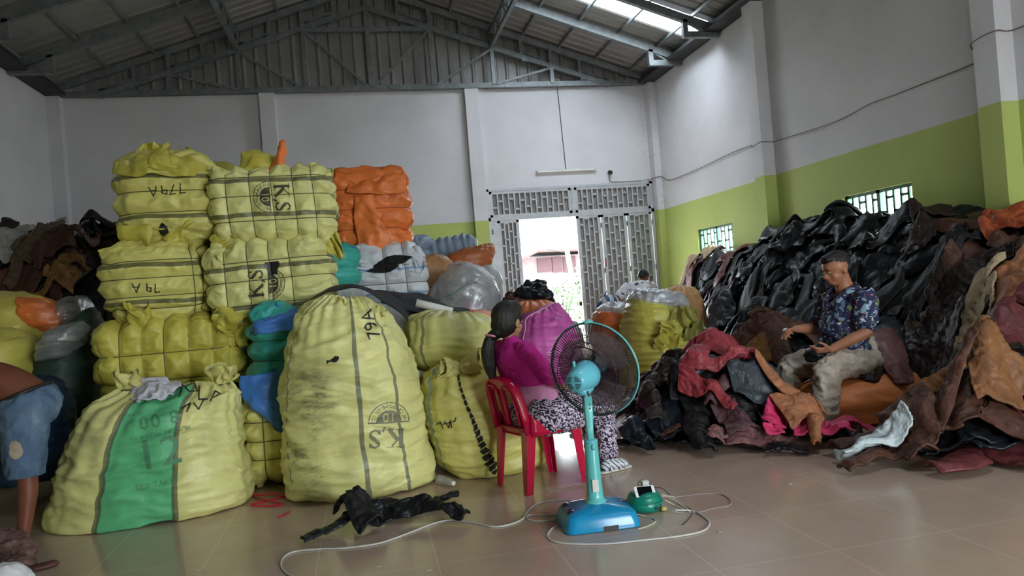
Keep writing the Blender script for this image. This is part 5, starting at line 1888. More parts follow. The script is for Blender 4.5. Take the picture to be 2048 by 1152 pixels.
def sort_out(items):
    """give look-alikes lying in one place a place among themselves where there are only a few of them"""
    by = {}
    for it in items:
        by.setdefault((it['look'], it['kd'], it['where']), []).append(it)
    for (look, kd, where), L in by.items():
        L.sort(key=lambda i: i['px'])
        base = '%s %s %s' % (look, WORD[kd][1], where)
        n = len(L)
        for j, it in enumerate(L):
            q = ''
            if n == 2:
                q = (', the left one', ', the right one')[j]
            elif n == 3:
                q = (', leftmost of three', ', middle of three', ', rightmost of three')[j]
            elif n > 3 and j in (0, n - 1):
                q = ', the leftmost' if j == 0 else ', the rightmost'
            it['label'] = base + q
            it['group'] = base if n > 1 else None
    return items


items = []
for k, (x, y) in enumerate(spots):
    z = float(H_right(x, y))
    px, py = to_px((x, y, z))
    i = rnd.choice((0, 0, 1, 1, 2, 3))
    m, look = L_BLACK[i], LOOK[i]
    if y > 10.5:
        c = rnd.random()
        if c < 0.16:
            m, look = L_MAR, 'maroon'
        elif c < 0.28:
            m, look = L_PLUM, 'plum brown'
        elif c < 0.45:
            m, look = L_GRY, 'slate grey'
    elif px > 1930 or (y < 5.4 and x > 4.6):
        c = rnd.random()
        if c < 0.35:
            m, look = L_DBR, 'dark brown'
        elif c < 0.55:
            m, look = L_BRN, 'brown'
        elif c < 0.62:
            m, look = L_MAR, 'maroon'
    elif px > 1800 and py > 520 and rnd.random() < 0.45:
        m, look = (L_DBR, 'dark brown')
    lev = 'low' if z < 0.55 else 'halfway up' if z < 1.15 else 'near the crest'
    where = lev + (' in the right foreground' if y < 5.4 else
                   ' by the far barred window' if y > 11.3 else
                   ' beside the wall pillar' if y > 9.2 else
                   ' under the near barred window' if y > 7.4 and x > 4.9 else
                   ' behind the reddish pile' if px < 1600 else
                   ' behind the seated man' if px < 1790 else ' right of the seated man')
    kd = rnd.choices(('jacket', 'trousers', 'scrap'), (8, 1, 1))[0]
    items.append(dict(x=x, y=y, px=px, m=m, look=look, kd=kd, where=where, seed=300 + k, r=[rnd.uniform(0, 6.28), rnd.uniform(0.95, 1.25), rnd.uniform(0.03, 0.055)]))
for it in sort_out(items):
    garment(WORD[it['kd']][0], it['label'], WORD[it['kd']][1], (it['x'], it['y']), it['r'][0], it['kd'], it['m'], H_right, it['seed'], scale=it['r'][1], amp=it['r'][2], group=it['group'], warp=0.12)
rnd = random.Random(5)
spots = [(x, y) for x, y in scatter(H_left, -5.1, -2.4, 7.3, 10.4, 0.29, rnd, 5000)]
items = []
for k, (x, y) in enumerate(spots):
    c = rnd.random()
    m, look = (L_BLACK[1], 'black') if c < 0.35 else (L_DBR, 'dark brown') if c < 0.72 else (L_BLACK[3], 'charcoal') if c < 0.84 else (L_BRN, 'brown') if c < 0.94 else (L_GRY, 'grey')
    z = float(H_left(x, y))
    where = ('on top' if z > 2.0 else 'midway' if z > 1.1 else 'low') + (' at the left end' if x < -4.4 else ' in the middle' if x < -3.6 else ' at the bale side') + ' of the left heap'
    items.append(dict(x=x, y=y, px=to_px((x, y, z))[0], m=m, look=look, kd='jacket', where=where, seed=700 + k, r=[rnd.uniform(0, 6.28), rnd.uniform(0.7, 0.95), rnd.uniform(0.025, 0.045)]))
for it in sort_out(items):
    garment('leather_jacket', it['label'], 'jacket', (it['x'], it['y']), it['r'][0], 'jacket', it['m'], H_left, it['seed'], scale=it['r'][1], amp=it['r'][2], group=it['group'], warp=0.12)


# pieces one can pick out, each by where it lies -----------------------------------------
def hero(px, py, ang, kind, mat, label, seed, name='leather_jacket', cat='jacket', H=H_right, **k):
    k['off'] = 0.0
    return garment(name, label, cat, hit_heap(px, py, H), math.radians(ang), kind, mat, H, seed, levels=2, **k)


# crest and right hand side
hero(1425, 492, 20, 'jacket', L_BEI, 'beige jacket draped on the crest below the far barred window', 901, off=0.16, amp=0.06)
hero(1375, 590, 60, 'jacket', L_MAR, 'dusty red jacket at the far left toe of the wall heap', 902, off=0.12, scale=0.9)
hero(1858, 408, 10, 'scrap', L_DBR, 'flat dark brown leather piece on the crest right of the near window', 903, off=0.16, amp=0.03, scale=1.2)
hero(2035, 430, 60, 'jacket', leather('rust_orange_leather', (0.30, 0.06, 0.02)), 'rust orange jacket at the top right edge of the heap', 904, off=0.2, scale=0.6)
hero(2040, 520, 30, 'jacket', L_BRN, 'brown jacket sliding down the right edge of the heap below the rust orange one', 905, off=0.18)
hero(2010, 575, 25, 'jacket', L_ORG, 'tan orange jacket lying slantwise at the right edge of the heap', 906, off=0.2, amp=0.06)
hero(1912, 560, 50, 'scrap', L_BRN, 'brown leather scrap tucked in the black slope right of the seated man', 910, off=0.12, scale=0.6, cat='vest', name='leather_vest')
# the reddish pile in front
F_ = H_right
hero(1500, 850, -20, 'jacket', L_BLACK[0], 'black jacket under the plum coloured one at the front of the pile', 933, off=0.06, amp=0.06)
hero(1420, 870, 10, 'jacket', L_BLACK[0], 'glossy black jacket along the floor edge of the reddish pile', 932, off=0.06, amp=0.05)
hero(1290, 790, 100, 'jacket', L_BLACK[0], 'black jacket at the left toe of the reddish pile near the fan', 930, off=0.06, amp=0.07)
hero(1340, 830, 30, 'jacket', L_BLACK[2], 'blue black jacket low on the left of the reddish pile', 931, off=0.08, amp=0.07)
hero(1330, 740, 60, 'jacket', L_DBR, 'dark brown jacket on the left shoulder of the reddish pile', 934, off=0.10, amp=0.07)
hero(1500, 700, 200, 'jacket', L_BLACK[3], 'charcoal jacket behind the brown red one on top of the pile', 949, off=0.06, amp=0.08)
hero(1440, 640, 15, 'jacket', L_GRY, 'grey black jacket on the low slope above the brown red one', 951, off=0.10, amp=0.07)
hero(1440, 800, 80, 'jacket', L_BLACK[1], 'matt black jacket hanging below the slate grey one', 941, off=0.16, amp=0.05)
hero(1340, 870, 0, 'scrap', L_BRN, 'small brown scrap on the floor left of the pile', 950, off=0.01, amp=0.01, scale=0.35, squash=(1.2, 0.3), name='leather_scrap', cat='scrap')
hero(1500, 895, 10, 'jacket', leather('mauve_leather', (0.17, 0.075, 0.075)), 'mauve leather piece lying on the floor before the pile', 945, off=0.02, amp=0.03, scale=0.6, squash=(1.1, 0.6))
hero(1575, 905, 0, 'scrap', L_BLACK[0], 'black lining showing under the hot pink jacket', 947, off=0.01, amp=0.02, scale=0.7, squash=(1.3, 0.5), name='leather_piece', cat='garment')
hero(1468, 845, 20, 'scrap', L_PLUM, 'mauve brown folded garment at the front of the pile', 944, off=0.12, amp=0.03, scale=0.6, name='leather_piece', cat='garment')
hero(1545, 800, 40, 'jacket', L_PLUM, 'plum jacket lining spread open at the front of the pile', 942, off=0.16, amp=0.025, scale=0.8)
hero(1505, 745, 10, 'jacket', L_GRY, 'slate grey shiny jacket bundled in the middle of the pile', 940, off=0.20, amp=0.07, scale=0.85)
hero(1375, 690, 30, 'jacket', L_MAR, 'brownish maroon jacket folded at the upper left of the pile', 935, off=0.17, amp=0.06, scale=0.9)
hero(1530, 672, 5, 'jacket', L_BRN, 'brown red jacket stretched along the top of the pile to the man\'s hand', 936, off=0.15, amp=0.05, scale=0.9, squash=(1.1, 0.7))
hero(1500, 705, 15, 'scrap', L_MUST, 'mustard suede garment folded under the dusty red jacket', 939, off=0.22, amp=0.03, scale=0.8, squash=(1.1, 0.6), name='suede_garment', cat='garment')
hero(1450, 715, 55, 'jacket', L_RED, 'dusty red jacket draped down the middle of the pile', 937, off=0.20, amp=0.04, scale=0.85, squash=(0.75, 1.1))
hero(1385, 790, 70, 'trousers', L_RED, 'dusty red sleeve ends hanging below the red jacket', 938, off=0.12, amp=0.04, scale=0.45, name='leather_piece', cat='garment')
hero(1955, 860, 35, 'jacket', L_BLACK[2], 'blue black jacket spilling onto the floor at the lower right corner', 915, off=0.08, scale=0.85, amp=0.04)
hero(1890, 850, 10, 'jacket', L_BLACK[0], 'glossy black jacket between the white garment and the lower right corner', 916, off=0.08, scale=0.8, amp=0.04)
hero(1770, 800, 30, 'jacket', L_BLACK[2], 'black jacket pressed against the right side of the orange sack seat', 917, off=0.08, scale=0.8)
hero(1830, 720, -40, 'jacket', L_OLV, 'olive brown jacket lying right of the mauve brown one', 920, off=0.08, scale=0.8)
hero(1900, 655, 20, 'jacket', L_DBR, 'dark brown jacket in the hollow left of the beige shirt', 911, off=0.12)
hero(1958, 672, 90, 'jacket', L_BEI, 'beige shirt hanging down the heap right of the seated man', 907, off=0.2, scale=0.75, squash=(0.8, 1.1), amp=0.035)
hero(2020, 655, 100, 'jacket', L_MAR, 'maroon jacket at the right edge beside the beige shirt', 908, off=0.17)
hero(1900, 790, 170, 'jacket', L_BRN, 'reddish brown jacket under the shiny dark brown one', 913, off=0.14)
hero(1880, 740, 140, 'jacket', L_DBR, 'shiny dark brown jacket twisted across the right foreground pile', 912, off=0.20, amp=0.06, scale=0.85)
hero(1985, 745, 15, 'jacket', L_TAN, 'tan brown jacket with a folded sleeve at the right edge below the maroon one', 909, off=0.20, amp=0.05, scale=0.65)
hero(1820, 870, 200, 'jacket', L_BRN, 'brown jacket with its cuff on the floor in the right foreground', 914, off=0.03, scale=0.7)
hero(1800, 850, -60, 'trousers', L_WHT, 'pale bluish white garment trailing onto the floor right of the pink jacket', 948, off=0.10, amp=0.03, scale=0.42, name='pale_garment', cat='garment')
hero(1632, 872, 5, 'jacket', L_PNK, 'hot pink jacket spread on the floor at the man\'s feet', 946, off=0.03, amp=0.06, scale=0.75, squash=(1.15, 0.8))
hero(1595, 800, -60, 'jacket', L_ORG, 'orange brown leather jacket front with a wide belt, pile centre right', 943, off=0.19, amp=0.03, scale=0.52)
# left corner
hero(25, 490, 20, 'jacket', leather('grey_cream_cloth', (0.30, 0.29, 0.27), 0.8), 'grey cream garment high on the left corner heap', 960, H=H_left, off=0.2, scale=0.8)
hero(68, 520, 50, 'jacket', leather('dusty_brown_leather', (0.09, 0.055, 0.033), 0.6), 'dusty tan brown jacket halfway up the left corner heap', 961, H=H_left, off=0.2, scale=0.6, amp=0.04)
hero(145, 478, 5, 'scrap', leather('pale_grey_cloth', (0.45, 0.45, 0.46), 0.8), 'pale grey strip of lining near the top of the left corner heap', 962, H=H_left, off=0.2, scale=0.5, squash=(1.3, 0.3), name='cloth_strip', cat='cloth')
hero(130, 560, 60, 'jacket', L_MUST, 'mustard brown garment low on the left corner heap beside the bales', 963, H=H_left, off=0.2, scale=0.45)
hero(120, 500, 10, 'jacket', L_BRN, 'reddish brown jacket on the left corner heap beside the second bale', 964, H=H_left, off=0.2, scale=0.55, amp=0.04)
# ================================================================== people
def ring_tube(P, R, ratio=1.0, ref=(0, 1, 0), n=18):
    """closed rounded limb. P centres, R radii; ratio = thickness along ref / radius"""
    P, R = np.array(P, float), np.array(R, float)
    ratio = np.broadcast_to(np.asarray(ratio, float), R.shape)
    T = np.gradient(P, axis=0)
    T /= np.linalg.norm(T, axis=1)[:, None] + 1e-9
    V = []
    ref = np.array(ref, float)
    idx = list(range(len(P)))
    rings = []
    for k in (0.05, 0.5, 0.85):
        rings.append((P[0] - T[0] * R[0] * math.sqrt(1 - k * k) * 0.9, R[0] * k, ratio[0], T[0]))
    for i in idx:
        rings.append((P[i], R[i], ratio[i], T[i]))
    for k in (0.85, 0.5, 0.05):
        rings.append((P[-1] + T[-1] * R[-1] * math.sqrt(1 - k * k) * 0.9, R[-1] * k, ratio[-1], T[-1]))
    for c, r, q, t in rings:
        a = ref - t * (ref @ t)
        if np.linalg.norm(a) < 1e-3:
            a = np.array([1.0, 0, 0]) - t * t[0]
        a /= np.linalg.norm(a)
        b = np.cross(t, a)
        for k in range(n):
            th = 2 * math.pi * k / n
            V.append(c + r * (q * math.cos(th) * a + math.sin(th) * b))
    F = []
    m = len(rings)
    for j in range(m - 1):
        for k in range(n):
            F.append((j * n + k, j * n + (k + 1) % n, (j + 1) * n + (k + 1) % n, (j + 1) * n + k))
    F.append(tuple(range(n))[::-1])
    F.append(tuple((m - 1) * n + k for k in range(n)))
    return np.array(V), F


def limbp(pts, radii, ratio=1.0, ref=(0, 1, 0), n=18, sub=5):
    P = crv(pts, sub)
    s = np.linspace(0, len(pts) - 1, len(P))
    R = np.interp(s, range(len(pts)), radii)
    q = np.interp(s, range(len(pts)), ratio) if np.ndim(ratio) else ratio
    return ring_tube(P, R, q, ref, n)


def ellp(c, r, rot=None, n=20):
    V, F = [], []
    m = n // 2
    for j in range(m + 1):
        ph = math.pi * (j + 0.02) / (m + 0.04)
        for k in range(n):
            th = 2 * math.pi * k / n
            V.append((math.sin(ph) * math.cos(th), math.sin(ph) * math.sin(th), math.cos(ph)))
    V = np.array(V) * np.array(r)
    if rot is not None:
        V = V @ np.array(rot).T
    V = V + np.array(c)
    for j in range(m):
        for k in range(n):
            F.append((j * n + k, (j + 1) * n + k, (j + 1) * n + (k + 1) % n, j * n + (k + 1) % n))
    F.append(tuple(range(n))[::-1])
    F.append(tuple(m * n + k for k in range(n)))
    F = [tuple(reversed(f)) for f in F[:-2]] + [tuple(reversed(f)) for f in F[-2:]]
    return V, F


def rotm(yaw=0, pitch=0, roll=0):
    return np.array(Matrix.Rotation(yaw, 3, 'Z') @ Matrix.Rotation(pitch, 3, 'Y') @ Matrix.Rotation(roll, 3, 'X'))


def fuse(name, prims, mat, parent, voxel=0.009, it=4, disp=None, local=True, label=None):
    """one continuous skin grown over all the given solids"""
    V, F = [], []
    for v, f in prims:
        b = len(V)
        V += [tuple(x) for x in v]
        F += [tuple(b + i for i in q) for q in f]
    o = mk(name, V, F, mat, parent, local=local)
    bm = bmesh.new()
    bm.from_mesh(o.data)
    bmesh.ops.recalc_face_normals(bm, faces=bm.faces)
    bm.to_mesh(o.data)
    bm.free()
    mod(o, 'REMESH', mode='VOXEL', voxel_size=voxel, use_smooth_shade=True)
    mod(o, 'SMOOTH', factor=0.5, iterations=it)
    bake(o)
    if mat and not o.data.materials:
        o.data.materials.append(mat)
    if disp:
        P, N = verts(o), vnorm(o)
        setv(o, P + N * disp(P)[:, None])
    o.data.polygons.foreach_set('use_smooth', [True] * len(o.data.polygons))
    if label:
        o['label'] = label
    return o


def folds(amp, sc=(7, 7, 12), seed=0, mask=None):
    def f(P):
        d = amp * (ridge(P * np.array(sc) * 1.25 + 0.5 * np.stack([pn(P * 4, seed + 1), pn(P * 4, seed + 2), pn(P * 4, seed + 3)], -1), seed, 3) - 0.55)
        return d * (mask(P) if mask else 1)
    return f


def hand_prims(w, d, nrm, side, s=1.0, curl=0.6, spread=0.12, curls=None):
    """palm, four fingers and a thumb. w wrist, d pointing direction, nrm out of the back of the hand, side +1/-1: thumb side"""
    w, d, nrm = (np.array(a, float) for a in (w, d, nrm))
    d /= np.linalg.norm(d)
    nrm = nrm - d * (nrm @ d)
    nrm /= np.linalg.norm(nrm)
    t = np.cross(d, nrm) * side          # towards the thumb
    pr = [limbp([w, w + d * 0.04 * s, w + d * 0.085 * s], [0.024 * s, 0.034 * s, 0.036 * s], 0.42, nrm)]
    for k, (off, L, r) in enumerate(((0.030, 0.068, 0.0092), (0.010, 0.078, 0.0095), (-0.010, 0.072, 0.0090), (-0.029, 0.056, 0.0080))):
        c = (curls[k] if curls else curl) * (1 + 0.12 * k)
        p = w + d * (0.088 - 0.003 * k) * s + t * off * s
        a = 0.25 * c
        dd = d + t * spread * (1.5 - k) * 0.5
        dd /= np.linalg.norm(dd)
        pts = [w + d * 0.055 * s + t * off * 0.8 * s, p]
        for seg in (0.45, 0.32, 0.23):
            a += c * 0.75
            p = p + (dd * math.cos(a) - nrm * math.sin(a)) * L * seg * s
            pts.append(p)
        pr.append(limbp(pts, [r * s * 1.05, r * s * 1.05, r * s, r * s * 0.92, r * s * 0.78], n=10, sub=3))
    p0 = w + d * 0.022 * s + t * 0.020 * s
    p1 = w + d * 0.045 * s + t * 0.046 * s - nrm * 0.008 * s
    p2 = p1 + (d * 0.75 + t * 0.45 - nrm * 0.35) * 0.033 * s
    p3 = p2 + (d * 0.9 + t * 0.1 - nrm * 0.4) * 0.026 * s
    pr.append(limbp([p0, p1, p2, p3], [0.014 * s, 0.0125 * s, 0.0105 * s, 0.0085 * s], n=10, sub=3))
    return pr


def head_parts(c, yaw=0.0, pitch=0.0, s=1.0, wide=1.0):
    R = rotm(yaw, pitch)
    c = np.array(c, float)

    def T(*p):
        return c + R @ (np.array(p, float) * s)

    def E(p, r, extra=None):
        return ellp(T(*p), np.array(r) * s, R if extra is None else R @ extra)
    W = wide
    pr = [E((-0.006, 0, 0.022), (0.096, 0.076 * W, 0.092)), E((0.022, 0, -0.035), (0.064, 0.060 * W, 0.068)), E((0.048, 0, -0.082), (0.034, 0.034 * W, 0.024)),
          E((0.040, 0.030 * W, -0.034), (0.038, 0.032, 0.036)), E((0.040, -0.030 * W, -0.034), (0.038, 0.032, 0.036)),
          E((0.066, 0.024, 0.018), (0.020, 0.028, 0.011)), E((0.066, -0.024, 0.018), (0.020, 0.028, 0.011)),
          limbp([T(0.080, 0, 0.010), T(0.094, 0, -0.012), T(0.102, 0, -0.030)], [0.008 * s, 0.010 * s, 0.014 * s], n=12, sub=3),
          E((0.092, 0.012, -0.034), (0.012, 0.010, 0.009)), E((0.092, -0.012, -0.034), (0.012, 0.010, 0.009)),
          E((0.083, 0, -0.055), (0.010, 0.024, 0.006)), E((0.081, 0, -0.066), (0.011, 0.020, 0.007)),
          E((-0.006, 0.078 * W, -0.012), (0.020, 0.009, 0.032)), E((-0.006, -0.078 * W, -0.012), (0.020, 0.009, 0.032))]
    return pr, T, E, R


def face_bits(T, E, parent, s=1.0, closed=False):
    M_EW = plain('eye_white', (0.6, 0.58, 0.55), 0.2, var=0.0)
    M_IR = plain('dark_iris', (0.015, 0.01, 0.008), 0.1)
    M_LIP = plain('lips', (0.33, 0.12, 0.09), 0.5)
    for y in (0.029, -0.029):
        e = mk('eye', *E((0.078, y, 0.0), (0.010, 0.0135, 0.0034)), M_EW, parent, local=True)
        mk('iris', *E((0.0868, y, -0.001), (0.003, 0.0052, 0.0032)), M_IR, e, local=True)
        mk('eyebrow', *limbp([T(0.090, y * 1.75, 0.020), T(0.095, y, 0.027), T(0.092, y * 0.4, 0.021)], [0.0025 * s, 0.0045 * s, 0.003 * s], n=8, sub=3), M_HAIR, parent, local=True)
    mk('mouth', *E((0.0905, 0, -0.060), (0.005, 0.020, 0.0035)), M_LIP, parent, local=True)


def skin(name, col):
    t = NT(name)
    g = t.tc()
    c = t.ramp(t.noise(g, 9, 4), (0.3, tuple(x * 0.85 for x in col)), (0.7, tuple(x * 1.12 for x in col)))
    t.bump(t.noise(g, 90, 3), 0.08, 0.002)
    return t.done(c, 0.48, spec=0.35, Subsurface_Weight=0.08)


t = NT('black_hair')
t.bump(t.noise(t.mapp(t.tc(), (150, 150, 9)), 1.0, 3), 0.7, 0.01)
M_HAIR = t.done((0.007, 0.005, 0.005), 0.5)
SK_F, SK_M, SK_D = skin('skin_light_brown', (0.42, 0.22, 0.14)), skin('skin_brown', (0.36, 0.155, 0.085)), skin('skin_tanned_dark', (0.19, 0.062, 0.034))


def cut_below(o, z, above=False):
    """leave only what is above (or below) a height in the object's own frame, for clean hems"""
    bm = bmesh.new()
    bm.from_mesh(o.data)
    bmesh.ops.bisect_plane(bm, geom=bm.verts[:] + bm.edges[:] + bm.faces[:], plane_co=(0, 0, z), plane_no=(0, 0, 1), clear_inner=not above, clear_outer=above)
    bm.to_mesh(o.data)
    bm.free()


def cut_plane(o, co, no):
    bm = bmesh.new()
    bm.from_mesh(o.data)
    bmesh.ops.bisect_plane(bm, geom=bm.verts[:] + bm.edges[:] + bm.faces[:], plane_co=co, plane_no=no, clear_outer=True)
    bm.to_mesh(o.data)
    bm.free()


# ---- the seated woman --------------------------------------------------------
WX, WY, WR = 1.10, 4.715, math.radians(20)
w = thing('person', 'woman with a long ponytail and magenta top seated on a red plastic chair, back turned', 'person', (WX, WY, 0), WR)
hp, T, E, R_ = head_parts((-0.178, 0.02, 1.095), yaw=0.30, pitch=0.10, s=1.08)
sh = [(-0.175, -0.160, 0.905), (-0.185, 0.170, 0.905)]
body = list(hp)
body += [limbp([(-0.20, 0.01, 1.04), (-0.19, 0.005, 0.98), (-0.18, 0, 0.93)], [0.044, 0.042, 0.055]),
         limbp([(0.0, 0, 0.50), (-0.07, 0, 0.62), (-0.13, 0, 0.76), (-0.175, 0, 0.88)], [0.105, 0.088, 0.090, 0.075], [1.5, 1.35, 1.5, 1.75])]
for sgn, kn, an in ((-1, (0.445, -0.115, 0.475), (0.455, -0.115, 0.075)), (1, (0.43, 0.06, 0.475), (0.42, 0.00, 0.075))):
    body.append(limbp([(0.0, sgn * 0.09, 0.48), (0.20, sgn * 0.10, 0.49), kn], [0.088, 0.075, 0.055]))
    body.append(limbp([kn, (kn[0] + 0.0, kn[1], 0.28), an], [0.052, 0.046, 0.032]))
    body.append(limbp([(an[0] - 0.035, an[1], 0.045), (an[0] + 0.05, an[1], 0.042), (an[0] + 0.135, an[1], 0.030)], [0.030, 0.034, 0.026], [1.0, 1.1, 1.3]))
el = [(-0.02, -0.225, 0.690), (-0.02, 0.22, 0.690)]
wr = [(0.185, -0.150, 0.610), (0.20, 0.10, 0.610)]
for i in (0, 1):
    body.append(limbp([sh[i], tuple((np.array(sh[i]) + np.array(el[i])) / 2 + (0, 0, 0.01)), el[i]], [0.045, 0.040, 0.034]))
    body.append(limbp([el[i], wr[i]], [0.033, 0.023]))
body += hand_prims(wr[0], (0.9, 0.35, -0.12), (0.1, 0, 1), -1, 0.88, 0.45)
body += hand_prims(wr[1], (0.9, -0.35, -0.12), (0.1, 0, 1), 1, 0.88, 0.45)
fuse('body', body, SK_F, w, 0.0075, 3)
face_bits(T, E, w, 1.08)
M_MAGT = plain('magenta_knit', (0.58, 0.014, 0.29), 0.85, var=0.1, bump=0.1)
M_PKT = plain('pale_pink_cotton', (0.78, 0.33, 0.62), 0.85, var=0.08)
top = [limbp([(-0.080, 0, 0.645), (-0.130, 0, 0.75), (-0.175, 0, 0.86), (-0.180, 0, 0.925), (-0.187, 0, 0.965)], [0.116, 0.118, 0.110, 0.082, 0.05], [1.42, 1.45, 1.62, 1.85, 1.3])]
for i in (0, 1):
    m_ = (np.array(sh[i]) + np.array(el[i])) / 2
    top.append(limbp([np.array(sh[i]) * (1, 0.75, 1) + (0, 0, 0.005), sh[i], m_ + (0, 0, 0.01), el[i], (np.array(el[i]) + np.array(wr[i])) / 2, np.array(wr[i]) + (0.0, 0, 0.0)], [0.062, 0.060, 0.053, 0.046, 0.040, 0.032]))
o = fuse('magenta_top', top, M_MAGT, w, 0.009, 4, folds(0.006, (9, 9, 14), 4))
cut_below(o, 0.675)
pk = [limbp([(0.0, 0, 0.48), (-0.02, 0, 0.56), (-0.07, 0, 0.65), (-0.10, 0, 0.72)], [0.165, 0.155, 0.122, 0.10], [1.30, 1.32, 1.4, 1.4]),
      limbp([(0.0, -0.07, 0.545), (0.11, -0.08, 0.545), (0.20, -0.09, 0.54)], [0.115, 0.112, 0.098]), limbp([(0.0, 0.07, 0.545), (0.11, 0.08, 0.545), (0.20, 0.09, 0.54)], [0.115, 0.112, 0.098])]
o = fuse('pink_tunic', pk, M_PKT, w, 0.010, 4, folds(0.007, (6, 6, 5), 6))
cut_plane(o, (-0.12, 0, 0.475), (0.35, 0, -0.94))
mod(o, 'SOLIDIFY', thickness=0.004)
t = NT('black_white_tribal_print')
g = t.tc()
mg = t.n('ShaderNodeTexWave', wave_type='BANDS', bands_direction='DIAGONAL')
mg.inputs['Scale'].default_value = 17
mg.inputs['Distortion'].default_value = 9
mg.inputs['Detail'].default_value = 1
mg.inputs['Detail Scale'].default_value = 2.5
t.l(g, mg.inputs['Vector'])
vo = t.n('ShaderNodeTexVoronoi', distance='CHEBYCHEV')
vo.inputs['Scale'].default_value = 13
t.l(g, vo.inputs['Vector'])
rg = t.math('FRACT', t.math('MULTIPLY', vo.outputs['Distance'], 5.0))
f = t.math('GREATER_THAN', t.math('ADD', t.math('MULTIPLY', mg.outputs['Fac'], 0.75), t.math('MULTIPLY', rg, 0.38)), 0.60)
M_TRI = t.done(t.mix(f, (0.018, 0.008, 0.03), (0.62, 0.53, 0.66)), 0.85)
pants = [limbp([(-0.02, 0, 0.48), (-0.03, 0, 0.53)], [0.145, 0.120], [1.38, 1.35])]
for sgn, kn, an in ((-1, (0.445, -0.115, 0.475), (0.455, -0.115, 0.16)), (1, (0.43, 0.06, 0.475), (0.42, 0.00, 0.16))):
    pants.append(limbp([(-0.05, sgn * 0.085 - 0.02, 0.475), (0.10, sgn * 0.10 - 0.02, 0.485), (0.26, sgn * 0.105 - 0.015, 0.48), (0.43, kn[1], 0.465)], [0.140, 0.145, 0.125, 0.088]))
    pants.append(limbp([(0.435, kn[1], 0.46), (0.445, an[1], 0.33), (an[0] + 0.0, an[1], 0.20), (an[0] + 0.0, an[1], 0.10)], [0.082, 0.074, 0.066, 0.064], 0.85))
o = fuse('patterned_trousers', pants, M_TRI, w, 0.010, 4, folds(0.010, (9, 9, 7), 8))
cut_below(o, 0.10)
mod(o, 'SOLIDIFY', thickness=0.004)
# socks and sandals
t = NT('striped_sock')
z_ = t.sep(t.tc())
f = t.math('GREATER_THAN', t.math('FRACT', t.math('MULTIPLY', t.math('ADD', z_[0], z_[2]), 28.0)), 0.72)
M_SOCK = t.done(t.mix(f, (0.62, 0.64, 0.70), (0.03, 0.04, 0.09)), 0.9)
M_SAND = plain('white_sandal', (0.66, 0.64, 0.58), 0.5)
for ax, ay in ((0.455, -0.115), (0.42, 0.00)):
    fuse('sock', [limbp([(ax, ay, 0.17), (ax - 0.002, ay, 0.09)], [0.040, 0.040]), limbp([(ax - 0.037, ay, 0.048), (ax + 0.05, ay, 0.046), (ax + 0.128, ay, 0.036)], [0.036, 0.039, 0.031], [1, 1.1, 1.3])], M_SOCK, w, 0.008, 3)
    sd = fuse('sandal', [limbp([(ax - 0.065, ay, 0.009), (ax + 0.05, ay, 0.009), (ax + 0.155, ay, 0.009)], [0.034, 0.040, 0.040], 0.24, (0, 0, 1))], M_SAND, w, 0.006, 2)
    for xx, hh, ww in ((-0.02, 0.088, 0.012), (0.06, 0.085, 0.014), (0.105, 0.072, 0.014)):
        pts = [(ax + xx, ay + 0.047 * math.cos(a), 0.012 + (hh - 0.012) * math.sin(a)) for a in np.linspace(0, math.pi, 11)]
        V, F = tube_vf(pts, ww * 0.45, 6, flat=1.0)
        mk('strap', V, F, M_SAND, sd, local=True)
# hair
hair = [E((-0.018, 0, 0.030), (0.104, 0.086, 0.098)), E((-0.045, 0, -0.02), (0.075, 0.080, 0.075)), E((0.02, 0.0, 0.085), (0.070, 0.066, 0.045)), E((-0.060, 0, -0.055), (0.045, 0.058, 0.045))]
o = fuse('hair', hair, M_HAIR, w, 0.008, 4, folds(0.003, (30, 30, 6), 3))
pt = [T(-0.085, 0.005, -0.065), (-0.30, 0.045, 1.0), (-0.325, 0.06, 0.92), (-0.318, 0.065, 0.82), (-0.308, 0.06, 0.735)]
fuse('ponytail', [limbp(pt, [0.040, 0.038, 0.050, 0.046, 0.024], 0.8)], M_HAIR, w, 0.007, 3, folds(0.003, (35, 35, 4), 5))
M_CLIP = plain('pink_hair_band', (0.75, 0.28, 0.42), 0.4)
c = np.array((-0.298, 0.042, 1.01))
mk('hair_band', *tube_vf([c + 0.044 * np.array([math.cos(a) * 0.9, math.sin(a), -0.25 * math.cos(a)]) for a in np.linspace(0, 5.9, 18)], 0.007, 6, True), M_CLIP, w, local=True)
e = T(-0.004, -0.083, -0.048)
mk('earring', *tube_vf([e + 0.011 * np.array([math.cos(a), 0, math.sin(a)]) for a in np.linspace(0, 5.8, 14)], 0.0025, 6, True), plain('gold', (0.7, 0.5, 0.15), 0.25, 1.0), w, local=True)

# ---- the man seated among the jackets ------------------------------------------
MX, MY = 3.93, 5.34
m = thing('person', 'man in a navy tropical print shirt seated on an orange sack, sorting jackets', 'person', (MX, MY, -0.045), math.radians(182))
m.scale = (1.07, 1.07, 1.07)
hp, T, E, R_ = head_parts((0.075, 0.0, 1.215), yaw=-0.05, pitch=0.28, s=1.08, wide=1.16)
body = list(hp)
body += [limbp([(0.045, 0, 1.17), (0.02, 0, 1.10), (0.0, 0, 1.03)], [0.064, 0.064, 0.075]),
         limbp([(0.0, 0, 0.50), (0.04, 0, 0.66), (0.03, 0, 0.82), (0.0, 0, 0.96)], [0.135, 0.14, 0.125, 0.095], [1.25, 1.2, 1.35, 1.9])]
sh = [(0.0, -0.205, 0.985), (0.0, 0.205, 0.985)]
el = [(0.10, -0.265, 0.745), (0.07, 0.270, 0.735)]
wr = [(0.335, -0.20, 0.770), (0.300, 0.165, 0.625)]
